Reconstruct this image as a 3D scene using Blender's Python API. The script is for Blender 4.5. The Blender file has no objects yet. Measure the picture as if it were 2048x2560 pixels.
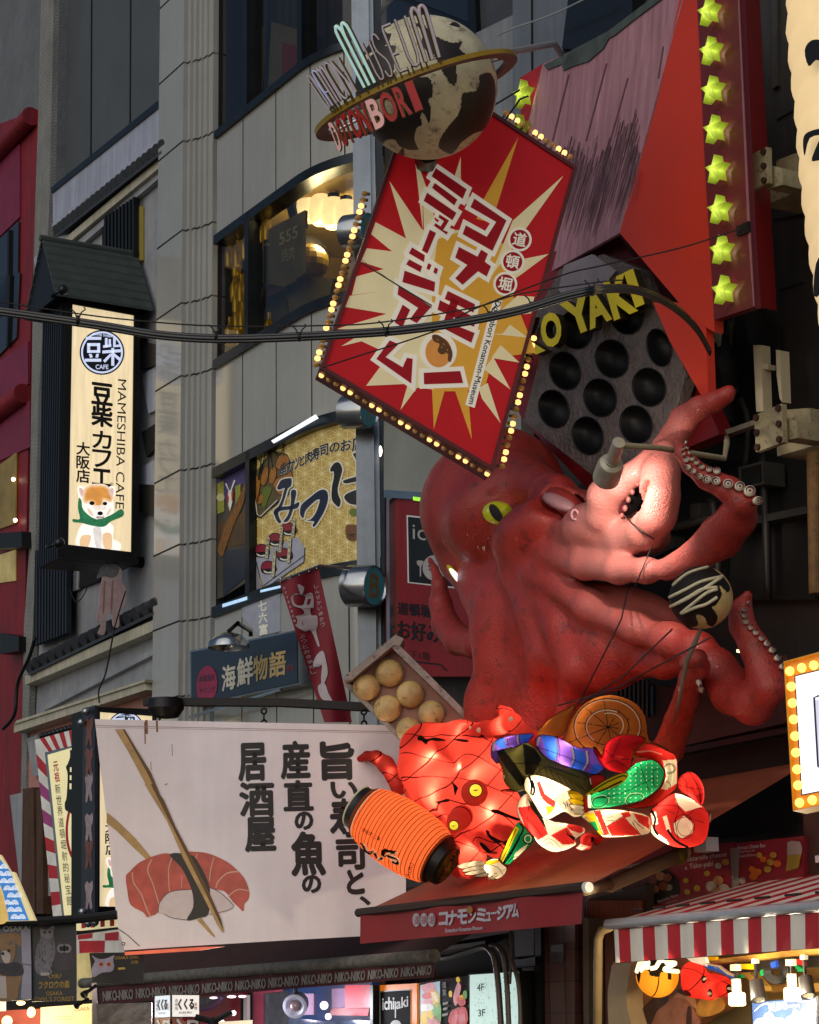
import bpy, bmesh, math, random
import numpy as np
from mathutils import Vector, Matrix
from mathutils.geometry import tessellate_polygon
R = math.radians
random.seed(7)
SC = bpy.context.scene
COL = SC.collection
# ------------------------------------------------------------------ camera, sky, sun, exposure
FPX = 5506.0                       # focal length in photo pixels (photo is 2048 x 2560)
cd = bpy.data.cameras.new('camera'); CAM = bpy.data.objects.new('camera', cd); COL.objects.link(CAM)
cd.sensor_fit = 'HORIZONTAL'; cd.sensor_width = 24.0; cd.lens = FPX / 2048 * 24.0
cd.clip_start = 0.5; cd.clip_end = 2000
CAM.matrix_world = Matrix.Translation((0, 0, 1.6)) @ Matrix.Rotation(R(90 + 13.2), 4, 'X') @ Matrix.Rotation(R(-0.9), 4, 'Z')
SC.camera = CAM
W_ = bpy.data.worlds.new('World'); SC.world = W_; W_.use_nodes = True
_n = W_.node_tree.nodes; _bg = _n['Background']
_sky = _n.new('ShaderNodeTexSky'); _sky.sky_type = 'NISHITA'; _sky.sun_disc = False
_sky.sun_elevation = R(30); _sky.sun_rotation = R(213)
W_.node_tree.links.new(_sky.outputs[0], _bg.inputs[0]); _bg.inputs[1].default_value = 0.055
sl = bpy.data.lights.new('sun', 'SUN'); sl.energy = 1.05; sl.angle = R(75); sl.color = (1, .95, .87)
SUN = bpy.data.objects.new('sun', sl); COL.objects.link(SUN)
SUN.rotation_euler = Vector((.5, .75, -.52)).to_track_quat('-Z', 'Y').to_euler()
SC.view_settings.view_transform = 'Standard'; SC.view_settings.look = 'None'
SC.view_settings.exposure = 0.0; SC.view_settings.gamma = 1
SC.cycles.use_denoising = True
SC.cycles.max_bounces = 6; SC.cycles.sample_clamp_indirect = 3.0
try: SC.cycles.denoiser = 'OPENIMAGEDENOISE'
except Exception: pass

# ------------------------------------------------------------------ rays, planes
CM = CAM.matrix_world.copy(); CO = CM.translation.copy(); CR = CM.to_3x3()
def ray(px, py): return CR @ Vector(((px - 1024) / FPX, -(py - 1280) / FPX, -1))
A0 = R(30.4)
DV = Vector((math.sin(A0), -math.cos(A0), 0)); NV = Vector((-math.cos(A0), -math.sin(A0), 0)); ZV = Vector((0, 0, 1))
P0 = Vector((1.35, 27, 0))
class Pl:
    def __init__(s, o, n):
        s.o = Vector(o); s.n = Vector(n).normalized()
        if s.n.dot(CO - s.o) < 0: s.n = -s.n
    def at(s, p, off=0.0):
        d = ray(p[0], p[1]); o = s.o + s.n * off
        return CO + d * ((o - CO).dot(s.n) / d.dot(s.n))
    def nrm(s, p): return s.n
def PW(w): return Pl(P0 + NV * w, NV)
def PS(sv): return Pl(P0 + DV * sv, DV)
def PY(y): return Pl((0, y, 0), (0, -1, 0))
def P3(a, b, c): return Pl(a, (Vector(b) - Vector(a)).cross(Vector(c) - Vector(a)))
def PAZ(px, py, base, az):   # vertical plane through the point seen at px,py on plane base, facing azimuth az (0 = at the camera, + turns it to face right)
    return Pl(base.at((px, py)), (math.sin(R(az)), -math.cos(R(az)), 0))
def crop(x0, y0, k):
    def f(t):
        v = [float(q) for q in t.replace(',', ' ').split()] if isinstance(t, str) else list(t)
        return [(x0 + v[i] * k, y0 + v[i + 1] * k) for i in range(0, len(v), 2)]
    f.k = k
    return f
OV = crop(0, 0, 1.18725)
C1 = crop(0, 0, .46377); C2 = crop(700, 0, .46377); C3 = crop(1248, 0, .46377); C4 = crop(0, 700, .46377)
C5 = crop(700, 700, .46377); C6 = crop(1248, 700, .46377); C7 = crop(0, 1400, .4058); C8 = crop(600, 1400, .4058)
C9 = crop(1200, 1400, .49159); C10 = crop(0, 1960, .4058); C11 = crop(600, 1960, .4058); C12 = crop(1348, 1960, .4058)
E1 = crop(840, 1740, .28986); E2 = crop(1220, 1720, .33623); E3 = crop(0, 2180, .28986); E4 = crop(360, 2380, .34783)
E5 = crop(900, 2300, .34783); E6 = crop(1500, 2300, .31768); E7 = crop(1700, 800, .41727); E8 = crop(1200, 980, .34783)
G1 = crop(770, 20, .31304); G2 = crop(500, 400, .26667); G3 = crop(500, 1000, .28986); G4 = crop(80, 1720, .28756)
G5 = crop(940, 1180, .26906); G6 = crop(1440, 2050, .35246); FR = crop(0, 0, 1)

# ------------------------------------------------------------------ materials
def lin(c):
    if isinstance(c, str):
        v = [int(c[i:i + 2], 16) / 255 for i in (0, 2, 4)]
        return tuple(((x + .055) / 1.055) ** 2.4 if x > .04045 else x / 12.92 for x in v)
    return tuple(c)
MATS = {}
def M(name, col='808080', rough=.6, metal=0.0, emit=None, es=0.0, var=.25, vs=2.5, bump=0.0, bs=30, streak=0.0, coat=0.0, trans=0.0, alpha=1.0, dark=None, spec=.5, samp=None):
    if name in MATS: return MATS[name]
    m = bpy.data.materials.new(name); MATS[name] = m; m.use_nodes = True
    nt = m.node_tree; N = nt.nodes; L = nt.links; b = N['Principled BSDF']
    b.inputs['Roughness'].default_value = rough; b.inputs['Metallic'].default_value = metal
    b.inputs['Specular IOR Level'].default_value = spec
    c = lin(col); tc = N.new('ShaderNodeTexCoord'); last = None
    rgb = N.new('ShaderNodeRGB'); rgb.outputs[0].default_value = (*c, 1); last = rgb.outputs[0]
    def mul(fac_socket, lo, hi, last, dk=None):
        mr = N.new('ShaderNodeMapRange'); mr.inputs['From Min'].default_value = .3; mr.inputs['From Max'].default_value = .7
        mr.inputs['To Min'].default_value = lo; mr.inputs['To Max'].default_value = hi; L.new(fac_socket, mr.inputs['Value'])
        mx = N.new('ShaderNodeMix'); mx.data_type = 'RGBA'
        if dk is None:
            mx.blend_type = 'MULTIPLY'; mx.inputs[0].default_value = 1
            cb = N.new('ShaderNodeCombineColor')
            for i in range(3): L.new(mr.outputs[0], cb.inputs[i])
            L.new(last, mx.inputs[6]); L.new(cb.outputs[0], mx.inputs[7])
        else:
            L.new(mr.outputs[0], mx.inputs[0]); L.new(last, mx.inputs[6]); mx.inputs[7].default_value = (*lin(dk), 1)
        return mx.outputs[2]
    if var:
        no = N.new('ShaderNodeTexNoise'); no.inputs['Scale'].default_value = vs; no.inputs['Detail'].default_value = 7; no.inputs['Roughness'].default_value = .65
        L.new(tc.outputs['Object'], no.inputs['Vector'])
        last = mul(no.outputs[0], 1 - var, 1 + var * .4, last)
    if streak:
        mp = N.new('ShaderNodeMapping'); mp.inputs['Scale'].default_value = (9, 9, .55); L.new(tc.outputs['Object'], mp.inputs[0])
        n2 = N.new('ShaderNodeTexNoise'); n2.inputs['Scale'].default_value = 1.0; n2.inputs['Detail'].default_value = 8; L.new(mp.outputs[0], n2.inputs['Vector'])
        last = mul(n2.outputs[0], 0.0, streak, last, dark or '14110e')
    elif dark:
        n2 = N.new('ShaderNodeTexNoise'); n2.inputs['Scale'].default_value = vs * 3; n2.inputs['Detail'].default_value = 9; n2.inputs['Roughness'].default_value = .75; L.new(tc.outputs['Object'], n2.inputs['Vector'])
        mr = N.new('ShaderNodeMapRange'); mr.inputs['From Min'].default_value = .54; mr.inputs['From Max'].default_value = .66; L.new(n2.outputs[0], mr.inputs['Value'])
        mx = N.new('ShaderNodeMix'); mx.data_type = 'RGBA'; L.new(mr.outputs[0], mx.inputs[0]); L.new(last, mx.inputs[6]); mx.inputs[7].default_value = (*lin(dark), 1); last = mx.outputs[2]
    L.new(last, b.inputs['Base Color'])
    if emit is not None:
        if emit == 'same': L.new(last, b.inputs['Emission Color'])
        else: b.inputs['Emission Color'].default_value = (*lin(emit), 1)
        b.inputs['Emission Strength'].default_value = es
    if coat: b.inputs['Coat Weight'].default_value = coat; b.inputs['Coat Roughness'].default_value = .08
    if trans: b.inputs['Transmission Weight'].default_value = trans
    if alpha < 1: b.inputs['Alpha'].default_value = alpha
    if bump:
        n3 = N.new('ShaderNodeTexNoise'); n3.inputs['Scale'].default_value = bs; n3.inputs['Detail'].default_value = 6; L.new(tc.outputs['Object'], n3.inputs['Vector'])
        bp = N.new('ShaderNodeBump'); bp.inputs['Strength'].default_value = bump; bp.inputs['Distance'].default_value = .03
        L.new(n3.outputs[0], bp.inputs['Height']); L.new(bp.outputs[0], b.inputs['Normal'])
    if samp: m.cycles.emission_sampling = samp
    return m
def E_(name, col, es=1.0, var=.12, vs=2.0, samp='AUTO', rough=.4):  # a lit translucent print: gives off its own colour
    return M(name, col, rough, emit='same', es=es, var=var, vs=vs, samp=samp)

# ------------------------------------------------------------------ objects
def tag(o, label=None, cat=None, group=None, kind=None):
    if label: o['label'] = label
    if cat: o['category'] = cat
    if group: o['group'] = group
    if kind: o['kind'] = kind
    return o
def thing(name, loc, label, cat, group=None):
    o = bpy.data.objects.new(name, None); o.empty_display_size = .2; COL.objects.link(o); o.location = loc
    o['base'] = [float(q) for q in loc]
    return tag(o, label, cat, group)
def wloc(o):
    v = Vector((0, 0, 0))
    while o is not None: v += o.location; o = o.parent
    return v
class MB:
    def __init__(s): s.v = []; s.f = []; s.m = []; s.mats = []
    def mi(s, mat):
        if mat not in s.mats: s.mats.append(mat)
        return s.mats.index(mat)
    def add(s, vs, fs, mat):
        b = len(s.v); s.v += [Vector(q) for q in vs]; i = s.mi(mat)
        for f in fs: s.f.append([b + q for q in f]); s.m.append(i)
    def quad(s, a, b, c, d, mat): s.add([a, b, c, d], [(0, 1, 2, 3)], mat)
    def ngon(s, pts, mat): s.add(pts, [tuple(range(len(pts)))], mat)
    def box(s, c, ax, ay, az, mat):     # centre, three half-axis vectors
        c = Vector(c); V = [c + ax * i + ay * j + az * k for i in (-1, 1) for j in (-1, 1) for k in (-1, 1)]
        s.add(V, [(0, 1, 3, 2), (4, 6, 7, 5), (0, 4, 5, 1), (2, 3, 7, 6), (0, 2, 6, 4), (1, 5, 7, 3)], mat)
    def prism(s, surf, px, thick, mat, side=None, off=0.0):
        f = [surf.at(p, off) for p in px]; n = [surf.nrm(p) for p in px]; k = len(px)
        b = [q - m * thick for q, m in zip(f, n)]
        s.add(f, [tuple(range(k))], mat)
        s.add(f + b, [(i, (i + 1) % k, k + (i + 1) % k, k + i) for i in range(k)], side or mat)
        s.add(b, [tuple(range(k - 1, -1, -1))], side or mat)
    def solid(s, pts, vec, mat, side=None):
        f = [Vector(q) for q in pts]; b = [q + Vector(vec) for q in f]; k = len(f)
        s.add(f, [tuple(range(k))], mat); s.add(b, [tuple(range(k - 1, -1, -1))], side or mat)
        s.add(f + b, [(i, (i + 1) % k, k + (i + 1) % k, k + i) for i in range(k)], side or mat)
    def tube(s, path, r, mat, seg=8, caps=True):
        P = [Vector(q) for q in path]; n = len(P); rr = r if isinstance(r, (list, tuple)) else [r] * n
        up = Vector((.13, .2, 1)); V = []; F = []; prev = None
        for i in range(n):
            t = (P[min(i + 1, n - 1)] - P[max(i - 1, 0)]).normalized()
            if prev is None:
                a = t.cross(up)
                if a.length < .2: a = t.cross(Vector((1, .1, 0)))
            else: a = prev - t * prev.dot(t)
            a.normalize(); prev = a; bb = t.cross(a)
            for k in range(seg):
                q = 2 * math.pi * k / seg; V.append(P[i] + (a * math.cos(q) + bb * math.sin(q)) * rr[i])
        for i in range(n - 1):
            for k in range(seg): F.append((i * seg + k, i * seg + (k + 1) % seg, (i + 1) * seg + (k + 1) % seg, (i + 1) * seg + k))
        if caps: F.append(tuple(range(seg - 1, -1, -1))); F.append(tuple((n - 1) * seg + k for k in range(seg)))
        s.add(V, F, mat)
    def lathe(s, o, axis, prof, mat, seg=24, arc=(0, 2 * math.pi), x=None):   # prof: (radius, height along axis)
        ax = Vector(axis).normalized(); a = Vector(x) if x is not None else ax.cross(Vector((.3, .9, .1)))
        a = (a - ax * a.dot(ax)).normalized(); b = ax.cross(a); o = Vector(o); V = []; F = []; full = abs(arc[1] - arc[0] - 2 * math.pi) < 1e-6
        nseg = seg if full else seg + 1
        for (r, h) in prof:
            for k in range(nseg):
                q = arc[0] + (arc[1] - arc[0]) * k / seg; V.append(o + ax * h + (a * math.cos(q) + b * math.sin(q)) * r)
        for i in range(len(prof) - 1):
            for k in range(seg): F.append((i * nseg + k, i * nseg + (k + 1) % nseg, (i + 1) * nseg + (k + 1) % nseg, (i + 1) * nseg + k))
        s.add(V, F, mat)
    def sphere(s, c, r, mat, seg=20, rings=12, sc=(1, 1, 1)):
        c = Vector(c); V = []; F = []
        for i in range(rings + 1):
            t = math.pi * i / rings
            for k in range(seg):
                q = 2 * math.pi * k / seg
                V.append(c + Vector((math.sin(t) * math.cos(q) * sc[0], math.sin(t) * math.sin(q) * sc[1], math.cos(t) * sc[2])) * r)
        for i in range(rings):
            for k in range(seg): F.append((i * seg + k, i * seg + (k + 1) % seg, (i + 1) * seg + (k + 1) % seg, (i + 1) * seg + k))
        s.add(V, F, mat)
    def build(s, name, parent=None, smooth=False, bevel=0.0, label=None, cat=None, group=None, kind=None):
        me = bpy.data.meshes.new(name)
        if parent is not None: o0 = wloc(parent)
        else:
            xs = [q.x for q in s.v]; ys = [q.y for q in s.v]; zs = [q.z for q in s.v]
            o0 = Vector(((min(xs) + max(xs)) / 2, (min(ys) + max(ys)) / 2, min(zs)))
        me.from_pydata([tuple(q - o0) for q in s.v], [], s.f)
        for mt in s.mats: me.materials.append(mt)
        me.polygons.foreach_set('material_index', s.m)
        if smooth: me.polygons.foreach_set('use_smooth', [True] * len(s.f))
        me.update(); o = bpy.data.objects.new(name, me); COL.objects.link(o)
        if parent is not None: o.parent = parent
        else: o.location = o0
        if smooth == 'auto':
            try:
                md = None; bm = bmesh.new(); bm.from_mesh(me); bmesh.ops.remove_doubles(bm, verts=bm.verts, dist=1e-5)
                for e in bm.edges:
                    if len(e.link_faces) == 2 and e.calc_face_angle(0) > R(38): e.smooth = False
                bm.to_mesh(me); bm.free()
            except Exception: pass
        if bevel:
            b = o.modifiers.new('bevel', 'BEVEL'); b.width = bevel; b.segments = 2; b.limit_method = 'ANGLE'
        return tag(o, label, cat, group, kind)
def build_split(mb, name, parent, **kw):      # every separate piece of the mesh becomes a part of its own
    key = {}; rid = []
    for q in mb.v: rid.append(key.setdefault((round(q.x, 4), round(q.y, 4), round(q.z, 4)), len(key)))
    up = list(range(len(key)))
    def find(i):
        while up[i] != i: up[i] = up[up[i]]; i = up[i]
        return i
    for f in mb.f:
        for i in f[1:]: up[find(rid[i])] = find(rid[f[0]])
    gr = {}
    for k, f in enumerate(mb.f): gr.setdefault(find(rid[f[0]]), []).append(k)
    for ks in gr.values():
        m = MB(); used = {}
        for k in ks:
            for i in mb.f[k]:
                if i not in used: used[i] = len(m.v); m.v.append(mb.v[i])
            m.f.append([used[i] for i in mb.f[k]]); m.m.append(m.mi(mb.mats[mb.m[k]]))
        m.build(name, parent, **kw)
def copy_obj(src, loc, parent=None):
    c = src.copy(); COL.objects.link(c); c.location = loc
    if parent is not None: c.parent = parent
    return c
def copy_tree(src, loc):
    c = src.copy(); COL.objects.link(c); c.location = loc
    for ch in list(src.children):
        d = ch.copy(); COL.objects.link(d); d.parent = c
        for g in ch.children:
            e = g.copy(); COL.objects.link(e); e.parent = d
    return c

# ------------------------------------------------------------------ flat printed artwork
_GL = {}
def glyphs(t, bold=0.0, shear=0.0):
    k = (t, bold, shear)
    if k not in _GL:
        cu = bpy.data.curves.new('t', 'FONT'); cu.body = t; cu.offset = bold; cu.shear = shear; cu.resolution_u = 3
        o = bpy.data.objects.new('t', cu); COL.objects.link(o)
        dg = bpy.context.evaluated_depsgraph_get(); dg.update(); ev = o.evaluated_get(dg); me = ev.to_mesh()
        v = np.array([(q.co.x, q.co.y) for q in me.vertices]); f = [tuple(p.vertices) for p in me.polygons]
        ev.to_mesh_clear(); bpy.data.objects.remove(o); bpy.data.curves.remove(cu)
        if len(v): 
            lo = v.min(0); hi = v.max(0); v = (v - lo) / np.maximum(hi - lo, 1e-6)
        _GL[k] = (v, f)
    return _GL[k]
def offset_poly(p, d):
    n = len(p); ar = sum(p[i][0] * p[(i + 1) % n][1] - p[(i + 1) % n][0] * p[i][1] for i in range(n)); sg = 1 if ar > 0 else -1; out = []
    for i in range(n):
        a, b, c = Vector(p[i - 1]), Vector(p[i]), Vector(p[(i + 1) % n])
        e1 = (b - a); e2 = (c - b)
        if e1.length < 1e-6 or e2.length < 1e-6: out.append(tuple(b)); continue
        e1.normalize(); e2.normalize()
        n1 = Vector((e1.y, -e1.x)) * sg; n2 = Vector((e2.y, -e2.x)) * sg; m = n1 + n2
        if m.length < .3: m = n1
        m.normalize(); k = d / max(.45, m.dot(n1)); out.append((b.x + m.x * k, b.y + m.y * k))
    return out
def circ(c, r, n=28, ry=None, rot=0.0, a0=0, a1=360):
    ry = ry or r; q = []
    for i in range(n + (0 if a1 - a0 >= 360 else 1)):
        t = R(a0 + (a1 - a0) * i / n); x, y = r * math.cos(t), ry * math.sin(t); q.append((c[0] + x * math.cos(R(rot)) - y * math.sin(R(rot)), c[1] + x * math.sin(R(rot)) + y * math.cos(R(rot))))
    return q
def spline(pts, n=6, closed=False):
    P = [Vector(p) for p in pts]; out = []; m = len(P)
    for i in range(m if closed else m - 1):
        if closed: a, b, c, d = P[i - 1], P[i], P[(i + 1) % m], P[(i + 2) % m]
        else: a, b, c, d = P[max(i - 1, 0)], P[i], P[i + 1], P[min(i + 2, m - 1)]
        for k in range(n):
            t = k / n; out.append(.5 * ((2 * b) + (c - a) * t + (2 * a - 5 * b + 4 * c - d) * t * t + (3 * b - a - 3 * c + d) * t ** 3))
    if not closed: out.append(P[-1])
    return [tuple(q) for q in out]
def ribbon(pts, w):
    P = [Vector(p) for p in pts]; n = len(P); ws = w if isinstance(w, (list, tuple)) else [w] * n; l = []; r = []
    for i in range(n):
        t = P[min(i + 1, n - 1)] - P[max(i - 1, 0)]
        if t.length < 1e-6: t = Vector((1, 0))
        t.normalize(); k = ws[i] if len(ws) == n else ws[0]; q = Vector((-t.y, t.x)) * k / 2; l.append(tuple(P[i] + q)); r.append(tuple(P[i] - q))
    return l, r
class Art:
    """flat artwork in photo pixels, laid on a real surface in thin sheets"""
    def __init__(s, surf, gap=.004, cuts=None): s.surf = surf; s.gap = gap; s.cuts = cuts; s.L = []
    def poly(s, pts, mat, lvl=1):
        pts = [tuple(p) for p in pts]; tri = tessellate_polygon([[Vector((p[0], p[1], 0)) for p in pts]])
        s.L.append((np.array(pts, float), [tuple(t) for t in tri], mat, lvl)); return s
    def rect(s, x0, y0, x1, y1, mat, lvl=1): return s.poly([(x0, y0), (x1, y0), (x1, y1), (x0, y1)], mat, lvl)
    def line(s, pts, w, mat, lvl=1):
        l, r = ribbon(pts, w); n = len(l)
        s.L.append((np.array(l + r, float), [(i, i + 1, n + i + 1, n + i) for i in range(n - 1)], mat, lvl)); return s
    def text(s, t, TL, TR, BL, mat, lvl=1, bold=0.0, shear=0.0):
        v, f = glyphs(t, 0.0, shear)
        if not len(v): return s
        TL, TR, BL = np.array(TL, float), np.array(TR, float), np.array(BL, float); hv = TL - BL; wv_ = (TR - TL) / max(np.linalg.norm(TR - TL), 1e-6) * np.linalg.norm(hv)
        if len(t) == 1: wv_ = TR - TL if np.linalg.norm(TR - TL) < np.linalg.norm(hv) else wv_
        bo = max(bold, 0) * .9
        for k, (dx, dy) in enumerate(((0, 0),) if bo < .012 else ((-1, 0), (1, 0), (0, -1), (0, 1), (.7, .7), (-.7, .7), (.7, -.7), (-.7, -.7))):
            p = BL + v[:, :1] * (TR - TL) + v[:, 1:] * hv + wv_ * dx * bo + hv * dy * bo; s.L.append((p, f, mat, lvl + .012 * k))
        return s
    def vtext(s, t, TL, TR, BL, mat, lvl=1, bold=0.0, fill=.86, rot=False):
        TL, TR, BL = np.array(TL, float), np.array(TR, float), np.array(BL, float); n = len(t); st = (BL - TL) / n
        for i, ch in enumerate(t):
            if ch == ' ': continue
            a = TL + st * (i + (1 - fill) / 2); k = TR - TL
            if ch in 'ーー|': s.text('一' if False else '|', a + k * .42, a + k * .58, a + k * .42 + st * fill, mat, lvl, bold); continue
            if ch in '、': s.text(ch, a + k * .5, a + k * .9, a + k * .5 + st * fill * .5, mat, lvl, bold); continue
            if ch in 'ェョュャッいり' or True: s.text(ch, a, a + k, a + st * fill, mat, lvl, bold)
        return s
    def into(s, mb):
        for (p, f, mat, lvl) in s.L:
            if s.cuts:
                bm = bmesh.new(); vs = [bm.verts.new((q[0], q[1], 0)) for q in p]
                for t in f:
                    try: bm.faces.new([vs[i] for i in t])
                    except Exception: pass
                for x in s.cuts:
                    bmesh.ops.bisect_plane(bm, geom=bm.verts[:] + bm.edges[:] + bm.faces[:], dist=1e-4, plane_co=(x, 0, 0), plane_no=(1, 0, 0))
                bm.verts.index_update(); pp = [(v.co.x, v.co.y) for v in bm.verts]; ff = [[v.index for v in fa.verts] for fa in bm.faces]; bm.free()
            else: pp, ff = p, f
            mb.add([s.surf.at(q, s.gap * lvl) for q in pp], ff, mat)
        return mb

# ------------------------------------------------------------------ soft solids: smooth union of round cones, meshed by surface nets
def surface_nets(F, org, vox):
    S = F < 0; nx, ny, nz = F.shape
    occ = np.zeros((nx - 1, ny - 1, nz - 1), int)
    for i in (0, 1):
        for j in (0, 1):
            for k in (0, 1): occ += S[i:nx - 1 + i, j:ny - 1 + j, k:nz - 1 + k]
    act = (occ > 0) & (occ < 8); idx = -np.ones(act.shape, int); idx[act] = np.arange(act.sum()); C = np.argwhere(act)
    acc = np.zeros((len(C), 3)); cnt = np.zeros(len(C))
    cor = [(i, j, k) for i in (0, 1) for j in (0, 1) for k in (0, 1)]
    for a in cor:
        for b in cor:
            if sum(abs(a[q] - b[q]) for q in range(3)) == 1 and a < b:
                fa = F[tuple((C + a).T)]; fb = F[tuple((C + b).T)]; m = (fa < 0) != (fb < 0); t = np.where(m, fa / np.where(m, fa - fb, 1), 0)
                p = np.array(a) + t[:, None] * (np.array(b) - np.array(a)); acc += p * m[:, None]; cnt += m
    V = (C + acc / cnt[:, None]) * vox + org; faces = []
    for ax in range(3):
        a, b = [(1, 2), (2, 0), (0, 1)][ax]
        sl0 = [slice(None)] * 3; sl1 = [slice(None)] * 3; sl0[ax] = slice(0, -1); sl1[ax] = slice(1, None)
        s0 = S[tuple(sl0)]; s1 = S[tuple(sl1)]; ed = np.argwhere(s0 != s1)
        ok = (ed[:, a] > 0) & (ed[:, b] > 0) & (ed[:, a] < F.shape[a] - 1) & (ed[:, b] < F.shape[b] - 1); ed = ed[ok]
        fl = S[tuple(ed.T)]
        def cell(da, db): 
            e = ed.copy(); e[:, a] -= da; e[:, b] -= db; return idx[tuple(e.T)]
        q = np.stack([cell(1, 1), cell(0, 1), cell(0, 0), cell(1, 0)], 1); q = np.where(fl[:, None], q, q[:, ::-1]); faces.append(q)
    return V, np.concatenate(faces)
def cone_sd(X, a, b, r0, r1):
    ba = b - a; L2 = max(ba @ ba, 1e-9); t = np.clip(((X - a) @ ba) / L2, 0, 1); return np.linalg.norm(X - a - t[..., None] * ba, axis=-1) - (r0 + (r1 - r0) * t)
def soft_solid(mb, prims, vox, mat, k=.08, post=None):
    """prims: ('c', p0, p1, r0, r1[, k]) round cone, ('e', centre, 3x3 axes scaled by radius) ellipsoid, ('-', ...) carved"""
    lo = np.full(3, 1e9); hi = -lo
    for p in prims:
        if p[0] == '-': continue
        if p[0] == 'c':
            for q, r in ((p[1], p[3]), (p[2], p[4])): lo = np.minimum(lo, np.array(q) - r); hi = np.maximum(hi, np.array(q) + r)
        else:
            r = np.linalg.norm(p[2], axis=1).max(); lo = np.minimum(lo, np.array(p[1]) - r); hi = np.maximum(hi, np.array(p[1]) + r)
    lo -= 4 * vox + k * .5; hi += 4 * vox + k * .5; n = np.ceil((hi - lo) / vox).astype(int) + 1; F = np.full(n, 9.0)
    for p in prims:
        carve = p[0] == '-'; q = p[1] if carve else p
        if q[0] == 'c':
            pts = np.array([q[1], q[2]], float); rr = max(q[3], q[4]); kk = q[5] if len(q) > 5 else k
        else: pts = np.array([q[1]], float); rr = np.linalg.norm(q[2], axis=1).max(); kk = q[3] if len(q) > 3 else k
        i0 = np.maximum(((pts.min(0) - rr - kk * 1.6 - lo) / vox).astype(int) - 1, 0); i1 = np.minimum(((pts.max(0) + rr + kk * 1.6 - lo) / vox).astype(int) + 2, n)
        if (i1 <= i0).any(): continue
        g = np.stack(np.meshgrid(*[np.arange(i0[d], i1[d]) * vox + lo[d] for d in range(3)], indexing='ij'), -1)
        if q[0] == 'c': d = cone_sd(g, pts[0], pts[1], q[3], q[4])
        else:
            A = np.array(q[2], float); rad = np.linalg.norm(A, axis=1); u = ((g - pts[0]) @ (A / rad[:, None] ** 2).T); ln = np.linalg.norm(u, axis=-1); d = (ln - 1) * rad.min()
            gl = np.linalg.norm(u / rad, axis=-1); d = np.where(ln > .05, ln * (ln - 1) / np.maximum(gl, 1e-6), d)
        sl = tuple(slice(i0[j], i1[j]) for j in range(3)); a = F[sl]
        if carve: d = -d; h = np.clip(.5 - .5 * (d - a) / kk * -1, 0, 1); h = np.clip(.5 + .5 * (d - a) / kk, 0, 1); F[sl] = a * (1 - h) + d * h + kk * h * (1 - h)
        else: h = np.clip(.5 + .5 * (d - a) / kk, 0, 1); F[sl] = d * (1 - h) + a * h - kk * h * (1 - h)
    V, Q = surface_nets(F, lo, vox)
    mb.add([tuple(v) for v in V], Q.tolist(), mat); return mb
def poly_sd(X, Y, poly):
    P = np.array(poly, float); d = np.full(X.shape, 1e18); ins = np.zeros(X.shape, bool); nx = np.zeros(X.shape); ny = np.zeros(X.shape)
    for i in range(len(P)):
        a = P[i - 1]; b = P[i]; e = b - a; t = np.clip(((X - a[0]) * e[0] + (Y - a[1]) * e[1]) / max(e @ e, 1e-9), 0, 1)
        qx = a[0] + t * e[0]; qy = a[1] + t * e[1]; dd = (X - qx) ** 2 + (Y - qy) ** 2; m = dd < d; d = np.where(m, dd, d); nx = np.where(m, qx, nx); ny = np.where(m, qy, ny)
        c = ((a[1] > Y) != (b[1] > Y)); 
        with np.errstate(divide='ignore', invalid='ignore'): xi = a[0] + (Y - a[1]) / (b[1] - a[1]) * e[0] if b[1] != a[1] else np.full(X.shape, -1e9)
        ins ^= c & (X < xi)
    return np.where(ins, 1, -1) * np.sqrt(d), nx, ny
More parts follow.
